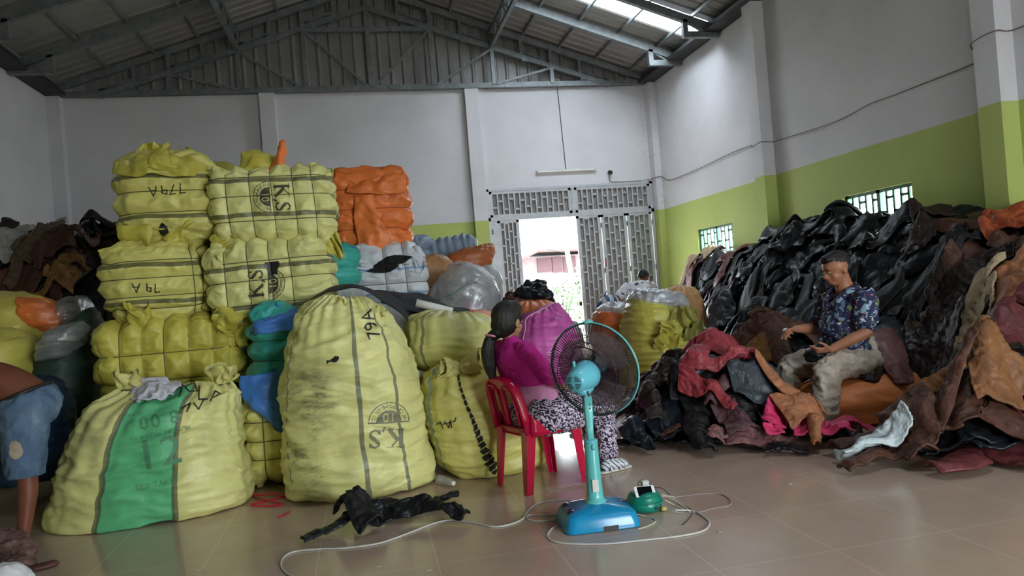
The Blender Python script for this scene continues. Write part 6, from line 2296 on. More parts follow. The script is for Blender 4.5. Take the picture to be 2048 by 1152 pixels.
for i in (0, 1):
    body.append(limbp([sh[i], (np.array(sh[i]) + el[i]) / 2, el[i]], [0.064, 0.056, 0.046]))
    body.append(limbp([el[i], tuple(np.array(el[i]) * 0.6 + np.array(wr[i]) * 0.4), wr[i]], [0.045, 0.044, 0.028]))
body += hand_prims(wr[0], (0.95, 0.15, -0.15), (0.1, -0.55, 0.8), 1, 1.02, curls=(0.35, 0.5, 0.65, 0.8))
body += hand_prims(wr[1], (0.93, -0.25, -0.05), (-0.1, 0.65, -0.7), 1, 1.02, curls=(0.3, 0.4, 0.5, 0.6))
legs = (((0.38, -0.24, 0.46), (0.40, -0.26, 0.142)), ((0.36, 0.17, 0.455), (0.42, 0.21, 0.142)))
for sgn, (kn, an) in zip((-1, 1), legs):
    body.append(limbp([(0.0, sgn * 0.10, 0.50), (0.2, sgn * 0.15, 0.50), kn], [0.11, 0.09, 0.068]))
    body.append(limbp([kn, tuple((np.array(kn) + an) / 2), an], [0.062, 0.056, 0.038]))
    body.append(limbp([(an[0] - 0.04, an[1], 0.092), (an[0] + 0.05, an[1], 0.089), (an[0] + 0.16, an[1], 0.074)], [0.036, 0.040, 0.032], [1.0, 1.1, 1.35]))
fuse('body', body, SK_M, m, 0.0075, 3)
face_bits(T, E, m, 1.05)
hair = [E((-0.022, 0, 0.048), (0.094, 0.083, 0.083)), E((-0.055, 0, 0.0), (0.055, 0.078, 0.060)), E((0.02, 0, 0.088), (0.068, 0.064, 0.036))]
fuse('hair', hair, M_HAIR, m, 0.008, 3, folds(0.004, (40, 40, 40), 3))
t = NT('navy_tropical_print')
g = t.tc()
n1, n2, n3 = t.noise(g, 15, 3, 0.6), t.noise(t.mapp(g, (1.3, 1, 1.9)), 22, 4, 0.7), t.noise(g, 34, 3)
c = t.ramp(n1, (0.0, (0.012, 0.015, 0.06)), (0.53, (0.014, 0.018, 0.07)))
c = t.mix(t.math('GREATER_THAN', n1, 0.585), c, (0.20, 0.33, 0.45))
c = t.mix(t.math('GREATER_THAN', n2, 0.60), c, (0.62, 0.62, 0.60))
c = t.mix(t.math('GREATER_THAN', t.noise(t.mapp(g, (1, 1.6, 1)), 13, 3), 0.66), c, (0.10, 0.17, 0.04))
c = t.mix(t.math('GREATER_THAN', n3, 0.69), c, (0.50, 0.05, 0.08))
c = t.mix(t.math('LESS_THAN', n3, 0.30), c, (0.42, 0.18, 0.08))
M_HAW = t.done(c, 0.8)
shp = [limbp([(0.02, 0, 0.545), (0.055, 0, 0.66), (0.04, 0, 0.80), (0.005, 0, 0.94), (-0.005, 0, 1.02)], [0.165, 0.168, 0.150, 0.120, 0.088], [1.22, 1.2, 1.35, 1.72, 1.5])]
for i in (0, 1):
    q = np.array(sh[i]) * 0.28 + np.array(el[i]) * 0.72
    shp.append(limbp([np.array(sh[i]) * (1, 0.7, 1), sh[i], (np.array(sh[i]) + q) / 2, q], [0.085, 0.084, 0.080, 0.082]))
o = fuse('tropical_shirt', shp, M_HAW, m, 0.010, 4, folds(0.013, (7, 7, 9), 14))
for i in (0, 1):
    d_ = np.array(el[i], float) - sh[i]
cut_plane(o, (0.0, 0, 1.055), (0.35, 0, 1))
for sgn in (-1, 1):
    pts = [(-0.085, 0.0, 1.095), (-0.035, sgn * 0.090, 1.088), (0.055, sgn * 0.085, 1.055), (0.130, sgn * 0.045, 0.985), (0.150, sgn * 0.018, 0.925)]
    A = crv(pts, 5)
    P = np.stack([A + np.array([0, -sgn * 0.004, 0.010]), A + np.array([0.012, sgn * 0.028, -0.006]), A + np.array([0.010, sgn * 0.052, -0.030])])
    o = mk('collar', P.reshape(-1, 3), gridF(len(A), 3), M_HAW, m, local=True)
    mod(o, 'SOLIDIFY', thickness=0.004)
# the open neck
t = NT('beige_cargo_cloth')
c = t.ramp(t.noise(t.tc(), 7, 3, 0.6), (0.42, (0.40, 0.33, 0.27)), (0.5, (0.47, 0.40, 0.33)), (0.6, (0.54, 0.48, 0.42)))
M_CARG = t.done(c, 0.85)
pan = [limbp([(-0.02, 0, 0.50), (-0.01, 0, 0.60)], [0.165, 0.155], [1.25, 1.25])]
for sgn, (kn, an) in zip((-1, 1), legs):
    pan.append(limbp([(-0.02, sgn * 0.10, 0.50), (0.20, sgn * 0.15, 0.505), (kn[0], kn[1], kn[2])], [0.135, 0.112, 0.092]))
    pan.append(limbp([kn, tuple((np.array(kn) + an) / 2 + (0.0, 0, 0)), (an[0], an[1], 0.17)], [0.090, 0.085, 0.078]))
o = fuse('beige_trousers', pan, M_CARG, m, 0.010, 4, folds(0.018, (8, 8, 10), 16))
cut_below(o, 0.12)
mod(o, 'SOLIDIFY', thickness=0.004)
for kn, an in legs:
    fuse('sandal', [limbp([(an[0] - 0.07, an[1], 0.052), (an[0] + 0.06, an[1], 0.052), (an[0] + 0.185, an[1], 0.052)], [0.038, 0.046, 0.046], 0.25, (0, 0, 1)),
                    limbp([(an[0] + 0.06, an[1] - 0.05, 0.062), (an[0] + 0.06, an[1], 0.142), (an[0] + 0.06, an[1] + 0.05, 0.062)], [0.012] * 3)], plain('brown_sandal', (0.08, 0.04, 0.03)), m, 0.006, 2)
# what he holds
hw = np.array([MX, MY, 0]) + np.array([-0.452, 0.205, 0.772])
V, F = ellp(hw, (0.030, 0.026, 0.022))
tag(mk('white_tag', V, F, plain('white_paper', (0.75, 0.75, 0.72))), 'small white object held in the seated man\'s right hand', 'tag')
hb = np.array([MX - 0.36, MY - 0.10, 0.56])
P, UV = sack_vf([(hb + (-0.10, 0, -0.02), hb + (0.06, 0, -0.02), 0.05), (hb + (-0.12, 0, 0.03), hb + (0.08, 0, 0.04), 0.07), (hb + (-0.06, 0, 0.08), hb + (0.04, 0, 0.09), 0.04)], nu=50, nv=30, seed=5, wr=0.03, aniso=(12, 12, 12), lump=0.02, flatz=False)
tag(mk('black_plastic_bag', P.reshape(-1, 3), gridF(50, 30, True), L_BLACK[0]), 'small crumpled black plastic bag on the seated man\'s lap', 'bag')
# his seat
M_SEAT = woven('pp_orange_seat', (0.80, 0.27, 0.09), var=0.1)
rows = [((3.56, 5.34, 0.0), (4.42, 5.34, 0.0), 0.28), ((3.46, 5.34, 0.03), (4.50, 5.34, 0.03), 0.37), ((3.44, 5.34, 0.18), (4.50, 5.34, 0.20), 0.42), ((3.52, 5.34, 0.29), (4.44, 5.34, 0.34), 0.38), ((3.68, 5.34, 0.35), (4.34, 5.34, 0.42), 0.28), ((3.90, 5.34, 0.39), (4.2, 5.34, 0.43), 0.12)]
sack('orange_sack', 'big smooth orange sack the man sits on', rows, M_SEAT, 140, nu=130, nv=80, wr=0.007, lump=0.01, ex=2.2)

# ---- the man by the gate --------------------------------------------------------
GX, GY = 4.30, 10.9
q = thing('person', 'man in a white shirt with dark prints by the gate, back turned', 'person', (GX, GY, 0), math.radians(60))
hp, T, E, R_ = head_parts((0.30, -0.06, 1.335), yaw=-0.5, pitch=0.6, s=1.0)
body = list(hp) + [limbp([(0.24, -0.03, 1.28), (0.19, -0.01, 1.24), (0.14, 0, 1.20)], [0.055, 0.058, 0.07]),
                   limbp([(-0.04, 0, 0.86), (0.0, 0, 0.98), (0.06, 0, 1.09), (0.13, 0, 1.17)], [0.12, 0.11, 0.115, 0.09], [1.3, 1.35, 1.55, 2.0])]
sh = [(0.12, -0.19, 1.19), (0.12, 0.19, 1.19)]
el = [(0.22, -0.24, 0.93), (-0.05, 0.36, 1.02)]
wr = [(0.38, -0.14, 0.83), (0.03, 0.20, 0.90)]
for i in (0, 1):
    body.append(limbp([sh[i], el[i]], [0.055, 0.042]))
    body.append(limbp([el[i], wr[i]], [0.042, 0.028]))
body += hand_prims(wr[0], (0.6, 0.2, -0.5), (0.5, 0, 0.6), 1, 1.0, 0.5)
body += hand_prims(wr[1], (0.5, -0.8, -0.1), (-0.3, 0, 0.8), 1, 1.0, 0.6)
for sgn in (-1, 1):
    body.append(limbp([(-0.04, sgn * 0.09, 0.85), (0.0, sgn * 0.10, 0.48), (-0.02, sgn * 0.11, 0.09)], [0.10, 0.062, 0.04]))
    body.append(limbp([(-0.06, sgn * 0.11, 0.04), (0.14, sgn * 0.12, 0.03)], [0.035, 0.034], 1.3))
fuse('body', body, SK_D, q, 0.010, 3)
fuse('hair', [E((-0.022, 0, 0.045), (0.098, 0.085, 0.085)), E((-0.055, 0, 0.0), (0.058, 0.080, 0.065))], M_HAIR, q, 0.009, 3)
t = NT('white_shirt_leaf_print')
vo = t.n('ShaderNodeTexVoronoi')
vo.inputs['Scale'].default_value = 6.5
t.l(t.tc(), vo.inputs['Vector'])
d_ = t.math('ADD', vo.outputs['Distance'], t.math('MULTIPLY', t.noise(t.tc(), 30, 3), 0.35))
M_LEAFS = t.done(t.mix(t.math('LESS_THAN', d_, 0.40), (0.66, 0.66, 0.69), (0.03, 0.035, 0.06)), 0.85)
sp = [limbp([(-0.03, 0, 0.84), (0.0, 0, 0.96), (0.06, 0, 1.09), (0.12, 0, 1.185)], [0.16, 0.15, 0.14, 0.11], [1.25, 1.3, 1.5, 1.85])]
for i in (0, 1):
    e_ = np.array(sh[i]) * 0.35 + np.array(el[i]) * 0.65
    sp.append(limbp([np.array(sh[i]) * (1, 0.7, 1), sh[i], e_], [0.08, 0.08, 0.072]))
fuse('leaf_print_shirt', sp, M_LEAFS, q, 0.011, 4, folds(0.009, (6, 6, 7), 24))
pn_ = [limbp([(-0.04, 0, 0.80), (-0.04, 0, 0.86)], [0.15, 0.14], [1.2, 1.2])] + [limbp([(-0.04, s_ * 0.09, 0.82), (0.0, s_ * 0.10, 0.48), (-0.02, s_ * 0.11, 0.12)], [0.12, 0.085, 0.075]) for s_ in (-1, 1)]
fuse('dark_trousers', pn_, plain('dark_trousers_cloth', (0.02, 0.02, 0.03), 0.9), q, 0.012, 3)

# ---- the man bending over at the left edge -----------------------------------------
BX, BY = -2.02, 4.98
v = thing('person', 'shirtless barefoot man in torn jean shorts bending over at the left edge', 'person', (BX, BY, 0), math.radians(180))
# local x points to the left of the picture
lg = (((0.03, 0.12, 0.47), (0.045, 0.17, 0.085)), ((0.42, -0.05, 0.50), (0.50, -0.02, 0.085)))
body = [limbp([(0.02, 0, 0.86), (0.14, 0, 0.97), (0.32, 0, 1.01), (0.50, 0, 0.97)], [0.125, 0.115, 0.130, 0.105], [1.2, 1.25, 1.35, 1.6]),
        limbp([(0.52, 0, 0.96), (0.62, 0, 0.90)], [0.065, 0.06])]
hp, T, E, R_ = head_parts((0.72, 0, 0.86), pitch=1.1, s=1.0)
body += hp
sh = [(0.50, -0.19, 0.95), (0.50, 0.19, 0.95)]
el = [(0.56, -0.22, 0.68), (0.53, 0.22, 0.68)]
wr = [(0.62, -0.15, 0.44), (0.62, 0.15, 0.44)]
for i in (0, 1):
    body.append(limbp([sh[i], el[i]], [0.056, 0.042]))
    body.append(limbp([el[i], wr[i]], [0.042, 0.028]))
    body += hand_prims(wr[i], (0.2, 0, -1), (-0.8, 0, -0.1), 1 if i else -1, 1.0, 0.5)
for sgn, (kn, an), hip in zip((1, -1), lg, ((0.02, 0.09, 0.84), (0.06, -0.09, 0.84))):
    body.append(limbp([hip, (np.array(hip) + kn) / 2, kn], [0.10, 0.085, 0.062]))
    body.append(limbp([kn, (kn[0] - 0.012, kn[1] + 0.01, 0.34), an], [0.056, 0.054, 0.034]))
    fd = np.array([-0.10, 0.16, 0]) if sgn > 0 else np.array([0.02, 0.18, 0])
    a_ = np.array([an[0], an[1], 0.04])
    body.append(limbp([a_ - fd * 0.25, a_ + fd * 0.35, a_ + fd * 0.80], [0.034, 0.036, 0.034], 1.0))
    body.append(limbp([a_ + fd * 0.1 - (0, 0, 0.012), a_ + fd * 0.85 - (0, 0, 0.018)], [0.03, 0.038], 0.55, (0, 0, 1)))
    pr = np.array([fd[1], -fd[0], 0]) / np.linalg.norm(fd)
    for k_, (o_, L_, r_) in enumerate(((-0.030, 1.22, 0.0135), (-0.010, 1.20, 0.0095), (0.006, 1.15, 0.009), (0.021, 1.08, 0.0085), (0.034, 1.0, 0.008))):
        s_ = -1 if sgn > 0 else 1
        p_ = a_ + pr * o_ * s_
        body.append(limbp([p_ + fd * 0.75 - (0, 0, 0.016), p_ + fd * (L_ - 0.12) - (0, 0, 0.020), p_ + fd * L_ - (0, 0, 0.026)], [r_, r_ * 1.05, r_ * 0.9], n=10, sub=2))
fuse('body', body, SK_D, v, 0.0075, 3)
fuse('hair', [E((-0.022, 0, 0.045), (0.098, 0.085, 0.085))], M_HAIR, v, 0.010, 3)
t = NT('faded_denim')
g = t.tc()
c = t.ramp(t.noise(t.mapp(g, (1, 1, 0.6)), 4.5, 4, 0.6), (0.35, (0.045, 0.085, 0.16)), (0.6, (0.13, 0.20, 0.31)), (0.75, (0.30, 0.38, 0.48)))
vl = t.n('ShaderNodeVectorMath', operation='DISTANCE')
t.l(t.mapp(g, (1.35, 0.25, 0.85)), vl.inputs[0])
vl.inputs[1].default_value = (0.03 * 1.35, 0.22 * 0.25, 0.60 * 0.85)
c = t.mix(t.math('LESS_THAN', t.math('ADD', vl.outputs['Value'], t.math('MULTIPLY', t.noise(g, 20, 3), 0.03)), 0.062), c, (0.42, 0.34, 0.26))
M_DEN = t.done(c, 0.9)
sp = [limbp([(0.0, 0, 0.83), (0.10, 0, 0.92)], [0.150, 0.138], [1.25, 1.25])]
for (kn, an), hip in zip(lg, ((0.02, 0.09, 0.82), (0.06, -0.09, 0.82))):
    d_ = np.array(kn) - hip
    sp.append(limbp([hip, np.array(hip) + d_ * 0.5, np.array(hip) + d_ * 1.02, np.array(hip) + d_ * 1.12], [0.135, 0.118, 0.102, 0.098]))
o = fuse('denim_shorts', sp, M_DEN, v, 0.010, 4, folds(0.010, (7, 7, 8), 34))
cut_plane(o, (0.05, 0, 0.905), (0.35, 0, 0.94))
cut_below(o, 0.425)
mod(o, 'SOLIDIFY', thickness=0.005)
mk('belt', *tube_vf([(0.045 + 0.135 * math.cos(a), 0.178 * math.sin(a), 0.905 - 0.05 * math.cos(a)) for a in np.linspace(0, 6.1, 30)], 0.012, 6, True), plain('dark_belt', (0.015, 0.014, 0.014)), v, local=True)
# ================================================================== the fan
M_FAN = plain('turquoise_enamel', (0.13, 0.50, 0.50), 0.22, var=0.03)
M_FANM = plain('sky_blue_plastic', (0.14, 0.50, 0.62), 0.22, var=0.03)
M_FANB = plain('bright_blue_plastic', (0.008, 0.25, 0.50), 0.18, var=0.05)
M_WIRE = plain('black_wire', (0.02, 0.014, 0.022), 0.35)
FX, FY = 1.155, 3.80
f = thing('pedestal_fan', 'turquoise pedestal fan with a black wire cage on a bright blue base', 'fan', (FX, FY, 0), math.radians(-4))


def rrect(w, d, r, z, n=8):
    out = []
    for cx, cy, a0 in ((w - r, d - r, 0), (-w + r, d - r, 90), (-w + r, -d + r, 180), (w - r, -d + r, 270)):
        for k in range(n):
            a = math.radians(a0 + 90 * k / (n - 1))
            out.append((cx + r * math.cos(a), cy + r * math.sin(a), z))
    return out


def loft(name, rings, mat, parent, cap=True, sub=0, smooth=True, **k):
    n = len(rings[0])
    V = [p for r in rings for p in r]
    F = []
    for j in range(len(rings) - 1):
        for i in range(n):
            F.append((j * n + i, j * n + (i + 1) % n, (j + 1) * n + (i + 1) % n, (j + 1) * n + i))
    if cap:
        F.append(tuple(range(n))[::-1])
        F.append(tuple((len(rings) - 1) * n + i for i in range(n)))
    o = mk(name, V, F, mat, parent, local=True, smooth=smooth, **k)
    return o


def spin(name, prof, mat, parent, M=None, n=48, cap=True):
    """lathe about z, then moved by matrix M"""
    V = []
    for r, z in prof:
        for k in range(n):
            a = 2 * math.pi * k / n
            V.append((r * math.cos(a), r * math.sin(a), z))
    V = np.array(V)
    if M is not None:
        V = (M[:3, :3] @ V.T).T + M[:3, 3]
    F = gridF(n, len(prof), True)
    if cap:
        F.append(tuple(range(n))[::-1])
        F.append(tuple((len(prof) - 1) * n + k for k in range(n)))
    return mk(name, V, F, mat, parent, local=True)


bw = 0.205
o = loft('base', [rrect(bw, 0.165, 0.05, 0.002), rrect(bw, 0.165, 0.05, 0.008), rrect(bw - 0.004, 0.162, 0.05, 0.035), rrect(bw - 0.020, 0.148, 0.045, 0.078), rrect(bw - 0.045, 0.125, 0.04, 0.092), rrect(0.09, 0.08, 0.04, 0.112), rrect(0.055, 0.05, 0.035, 0.118)], M_FANB, f)
mod(o, 'BEVEL', width=0.004, segments=2, limit_method='ANGLE')
MB().box(-0.005, 0.075, -0.1665, -0.150, 0.003, 0.028).build('grip_slot', M_BLK, f, local=True)
for s_, y_ in ((-1, -0.05), (1, 0.02), (-1, 0.08)):
    mk('corner_dome', *ellp((s_ * 0.145, y_, 0.080), (0.035, 0.045, 0.022)), plain('dark_navy_plastic', (0.01, 0.02, 0.06), 0.15), f, local=True)
spin('lower_column', [(0.064, 0.112), (0.062, 0.122), (0.048, 0.132), (0.0445, 0.16), (0.040, 0.30), (0.0375, 0.44), (0.036, 0.447), (0.024, 0.450)], M_FAN, f)
spin('collar_ring', [(0.028, 0.440), (0.0385, 0.440), (0.0385, 0.452), (0.028, 0.456)], M_FANM, f)
mk('clamp_button', *ellp((0.004, -0.038, 0.418), (0.013, 0.010, 0.019)), M_FAN, f, local=True)
MB().box(-0.020, 0.014, -0.0475, -0.040, 0.18, 0.245).build('white_sticker', plain('white_sticker_paper', (0.7, 0.7, 0.66)), f, local=True)
loft('upper_column', [rrect(0.018, 0.016, 0.007, 0.44, 4), rrect(0.0185, 0.0165, 0.007, 0.50, 4), rrect(0.023, 0.022, 0.008, 0.60, 4), rrect(0.023, 0.024, 0.008, 0.690, 4)], M_FAN, f)
for z in (0.625, 0.648):
    mk('screw', *ellp((0.006, -0.0235, z), (0.006, 0.004, 0.006)), M_STEEL, f, local=True)
b = MB()
for x in (-0.012, 0.014):
    b.box(x - 0.004, x + 0.004, -0.018, 0.018, 0.685, 0.745)
b.build('neck_fork', M_BLK, f, local=True)
# head: axis points away from the camera and to the right
hax = np.array([0.63, 0.75, 0.16])
hax /= np.linalg.norm(hax)
hx = np.cross(hax, (0, 0, 1.0))
hx /= np.linalg.norm(hx)
hz = np.cross(hx, hax)
HM = np.eye(4)
HM[:3, 0], HM[:3, 1], HM[:3, 2] = hx, hz, hax


def HP(a, b_, c_):           # a right, b up, c along the axis (forward)
    return hc + hx * a + hz * b_ + hax * c_


hc = np.array([0.0, 0.0, 0.805])
HM[:3, 3] = hc - hax * 0.06
spin('motor_housing', [(0.008, -0.080), (0.044, -0.078), (0.054, -0.070), (0.060, -0.052), (0.070, -0.01), (0.080, 0.03), (0.083, 0.075), (0.078, 0.088), (0.03, 0.092)], M_FANM, f, HM)
pr = [ellp(HP(0, -0.066, -0.03), (0.048, 0.070, 0.036), np.column_stack([hx, hax, hz]))]
fuse('motor_foot', pr, M_FANM, f, 0.006, 2)
mk('oscillation_knob', *tube_vf([HP(-0.01, 0.072, -0.09), HP(-0.01, 0.098, -0.09), HP(-0.01, 0.104, -0.09)], [0.007, 0.009, 0.006], 10), M_FANM, f, local=True)
b = MB()
for i in range(4):
    for k in range(-5, 6):
        u = k * 0.0065
        if abs(u) < 0.006:
            continue
        for sx_ in (-1, 1):
            wd_ = math.sqrt(max(0, 0.041 ** 2 - u * u))
            if i == 0 and wd_ > 0.012:
                x0_, x1_ = (0.006, wd_) if sx_ > 0 else (-wd_, -0.006)
                zz = -0.1405
                b.bar(HP(x0_, u, zz + 0.0012), HP(x1_, u, zz + 0.003), 0.0028, 0.0030, up=hz)
b.build('rear_vents', M_BLK, f, local=True)
b = MB()
for k in range(-6, 7):
    b.bar(HP(k * 0.007, -0.066, -0.082 + abs(k) * 0.001), HP(k * 0.0068, -0.088, -0.070), 0.0025, up=hax)
b.build('lower_vents', M_BLK, f, local=True)
# cage
RC = 0.262
NW = 104
cgz = 0.105


def ringp(r, c_, n=72):
    return [HP(r * math.cos(a), r * math.sin(a), c_) for a in np.linspace(0, 2 * math.pi, n, endpoint=False)]


def cage_side(name, prof, twist, rings_):
    b = MB()
    for k in range(NW):
        a0 = 2 * math.pi * k / NW
        pts = []
        for j, (r, c_) in enumerate(prof):
            a = a0 + twist * (j / (len(prof) - 1)) ** 1.0
            pts.append(HP(r * math.cos(a), r * math.sin(a), c_))
        b.tube(pts, 0.0017, 4)
    for r, c_, w_ in rings_:
        b.tube(ringp(r, c_), w_, 6, closed=True)
    return b.build(name, M_WIRE, f, smooth=True, local=True)


back = cage_side('rear_grille', [(0.085, 0.020), (0.12, 0.014), (0.18, 0.016), (0.225, 0.026), (0.250, 0.045), (RC, 0.075), (RC, cgz)], 0.30, [(0.085, 0.020, 0.003), (0.178, 0.015, 0.0022), (RC, cgz, 0.0035)])
front = cage_side('front_grille', [(0.045, 0.190), (0.10, 0.188), (0.17, 0.178), (0.225, 0.160), (0.252, 0.140), (RC, 0.115)], -0.30, [(0.045, 0.190, 0.003), (0.175, 0.177, 0.0020), (RC, 0.118, 0.0035)])
b = MB()
b.tube(ringp(RC + 0.003, 0.111), 0.0065, 8, closed=True)
b.build('rim', M_FAN, f, smooth=True, local=True)
mk('rim_clip', *ellp(HP(0.01, RC + 0.008, 0.111), (0.03, 0.014, 0.012)), M_FAN, f, local=True)
b = MB()
b.tube(crv([HP(-0.085, 0.085, 0.010), HP(-0.05, 0.125, 0.008), HP(-0.045, 0.155, 0.007), HP(0.03, 0.150, 0.007), HP(0.09, 0.115, 0.008), HP(0.115, 0.075, 0.010)], 4), 0.0042, 6)
b.build('carry_handle', M_WIRE, f, smooth=True, local=True)
mk('front_badge', *ellp(HP(0, 0, 0.192), (0.045, 0.045, 0.006), np.column_stack([hx, hz, hax])), M_FANM, f, local=True)
spin('blade_hub', [(0.004, 0.09), (0.03, 0.095), (0.034, 0.12), (0.028, 0.145), (0.006, 0.152)], plain('smoky_plastic', (0.10, 0.08, 0.09), 0.3), f, np.array([[*r] for r in np.vstack([np.column_stack([hx, hz, hax, hc]), [0, 0, 0, 1]])]))
t = NT('smoky_transparent_blade')
tr = t.n('ShaderNodeBsdfTransparent')
tr.inputs[0].default_value = (0.80, 0.74, 0.74, 1)
mx = t.n('ShaderNodeMixShader')
mx.inputs[0].default_value = 0.30
t.done((0.36, 0.29, 0.30), 0.25)
t.l(tr.outputs[0], mx.inputs[1])
t.l(t.b.outputs[0], mx.inputs[2])
t.l(mx.outputs[0], t.t.nodes['Material Output'].inputs[0])
for k in range(3):
    a0 = 2 * math.pi * k / 3 + 0.5
    nr, na = 10, 14
    P = []
    for i in range(nr):
        r = 0.030 + (0.225 - 0.030) * i / (nr - 1)
        span = 0.55 + 1.05 * math.sin(math.pi * min(1, (i / (nr - 1)) * 0.62 + 0.10))
        for j in range(na):
            uu = j / (na - 1) - 0.5
            a = a0 + span * uu + 0.35 * i / (nr - 1)
            rr = r * (1 - 0.06 * (2 * uu) ** 2 * i / (nr - 1))
            P.append(HP(rr * math.cos(a), rr * math.sin(a), 0.125 - 0.050 * uu * (1 - 0.4 * i / nr)))
    o = mk('fan_blade', P, gridF(na, nr), t.m, f, local=True)
    mod(o, 'SOLIDIFY', thickness=0.002)

# ================================================================== red plastic chair
t = NT('red_plastic')
t.done((0.52, 0.004, 0.05), 0.22, spec=0.5, Subsurface_Weight=0.05)
M_RED = t.m
CR_ = math.radians(20)
c_ = thing('plastic_chair', 'glossy red plastic chair the woman sits on', 'chair', (1.075, 4.715, 0), CR_)
# local x forward, y left
SH = 0.405
ring = lambda s_, z: [(x * s_[0] + s_[2], y * s_[1], z) for x, y, _ in rrect(1, 1, 0.28, 0, 6)]
loft('seat', [ring((0.195, 0.205, 0), SH - 0.045), ring((0.200, 0.21, 0), SH - 0.002), ring((0.195, 0.205, 0), SH + 0.004), ring((0.14, 0.15, 0), SH - 0.006)], M_RED, c_)
foot = {'fl': (0.205, 0.17), 'fr': (0.215, -0.17), 'bl': (-0.215, 0.165), 'br': (-0.215, -0.165)}
for k_, (x, y) in foot.items():
    xt_, yt_ = x * 0.80, y * 0.93
    b = MB()
    n_ = 6
    sx_, sy_ = (1 if x > 0 else -1), (1 if y > 0 else -1)
    rings_ = []
    for j in range(n_):
        q_ = j / (n_ - 1)
        cx, cy, z = xt_ + (x - xt_) * q_, yt_ + (y - yt_) * q_, SH * (1 - q_) * 0.97
        w_ = 0.036 - 0.012 * q_
        # L section leg
        L_ = [(-w_, -w_), (w_, -w_), (w_, w_), (w_ * 0.72, w_), (w_ * 0.72, -w_ * 0.72), (-w_, -w_ * 0.72)]
        rings_.append([(cx + a * sx_, cy - bb * sy_ * 1.0, z + 0.001) for a, bb in L_])
    o = loft('leg', rings_, M_RED, c_, smooth=False)
    mod(o, 'BEVEL', width=0.003, segments=2)
# back: an outer arch and two inner arches
def arch(w_, z0, z1, lean0, lean1, top=0.5, n=22):
    pts = []
    for i in range(n):
        a = math.pi * i / (n - 1)
        yy = w_ * math.copysign(abs(math.cos(a)) ** top, math.cos(a))
        zz = z0 + (z1 - z0) * abs(math.sin(a)) ** 0.62
        q_ = (zz - SH) / 0.42
        pts.append((-0.185 - 0.085 * q_ - 0.03 * (1 - (yy / 0.21) ** 2), yy, zz))
    return pts


b = MB()
b.tube(arch(0.190, SH - 0.02, 0.735, 0, 0), 0.032, 10, flat=0.38)
b.build('back_frame', M_RED, c_, smooth=True, local=True)
for s_ in (-1, 1):
    pts = [(p[0], p[1] + s_ * 0.085, p[2]) for p in arch(0.070, SH + 0.03, 0.69, 0, 0)]
    MB().tube(pts, 0.020, 8, flat=0.45).build('back_loop', M_RED, c_, smooth=True, local=True)
P = []
for j in range(5):
    z = 0.655 + 0.019 * j
    for i in range(13):
        yy = -0.165 + 0.33 * i / 12
        q_ = (z - SH) / 0.42
        P.append((-0.187 - 0.085 * q_ - 0.03 * (1 - (yy / 0.21) ** 2), yy, z - 0.035 * (yy / 0.165) ** 4))
o = mk('top_rail', P, gridF(13, 5), M_RED, c_, local=True)
mod(o, 'SOLIDIFY', thickness=0.01, offset=0)
for s_ in (-1, 1):
    P = []
    for j in range(6):
        for i in range(8):
            x = -0.185 + 0.35 * i / 7
            top_ = SH + 0.10 * max(0, 1 - i / 4) ** 1.8
            P.append((x, s_ * (0.205 + 0.004 * j / 5), SH - 0.03 + (top_ + 0.03 - SH) * j / 5))
    o = mk('side_shell', P, gridF(8, 6), M_RED, c_, local=True)
    mod(o, 'SOLIDIFY', thickness=0.008, offset=0)

# ================================================================== phone, cord reel, cables
M_GRB = plain('green_plastic', (0.005, 0.20, 0.135), 0.3, var=0.1)
R0 = at_z(1302, 1028, 0)
r_ = thing('cord_reel', 'round green plastic extension cord box beside the fan', 'cord reel', tuple(R0 + (0, 0.09, 0)), 0.0)
pf = [(0.070, 0.004), (0.092, 0.008), (0.101, 0.030), (0.103, 0.052), (0.100, 0.055), (0.094, 0.060), (0.092, 0.078), (0.080, 0.098), (0.05, 0.108), (0.02, 0.110)]
V = []
spin('case', pf, M_GRB, r_)
b = MB()
b.tube([(0.1035 * math.cos(a), 0.1035 * math.sin(a), 0.055) for a in np.linspace(0, 6.28, 40)[:-1]], 0.003, 6, closed=True)
b.build('seam', M_GRB, r_, smooth=True, local=True)
for a in (-1.25, -0.95):
    mk('chipped_hole', *ellp((0.100 * math.cos(a), 0.100 * math.sin(a), 0.032), (0.012, 0.007, 0.010)), M_BLK, r_, local=True)
mk('side_plug', *ellp((0.085, -0.075, 0.012), (0.018, 0.014, 0.012)), plain('yellowed_plastic', (0.6, 0.5, 0.15)), r_, local=True)
RW_ = np.array(R0) + (0, 0.09, 0)
ph = thing('smartphone', 'white smartphone with a black screen leaning on the green cord box', 'phone', (RW_[0] - 0.008, RW_[1] - 0.055, 0.094), 0.0)
ph.rotation_euler = (math.radians(58), math.radians(4), math.radians(6))
pw, phh = 0.062, 0.0295
o = loft('case', [[(x, y, -0.004) for x, y, _ in rrect(pw, phh, 0.008, 0, 5)], [(x, y, 0.004) for x, y, _ in rrect(pw, phh, 0.008, 0, 5)]], plain('white_gloss', (0.78, 0.78, 0.78), 0.15), ph, smooth=False)
o.location = (0, 0.024, 0)
MB().box(-0.046, 0.044, -0.0265, 0.0265, 0.004, 0.0046).build('screen', plain('black_glass', (0.004, 0.004, 0.005), 0.05), ph, local=True).location = (0, 0.024, 0)
mk('home_button', *ellp((0.053, 0.024, 0.0042), (0.0045, 0.0045, 0.0006)), plain('white_gloss', (0.8, 0.8, 0.8)), ph, local=True)
mk('earpiece', *ellp((-0.053, 0.024, 0.0042), (0.0012, 0.005, 0.0006)), M_BLK, ph, local=True)
ch = MB().box(RW_[0] + 0.002, RW_[0] + 0.040, RW_[1] + 0.005, RW_[1] + 0.035, 0.110, 0.155).build('charger', M_OFFW)
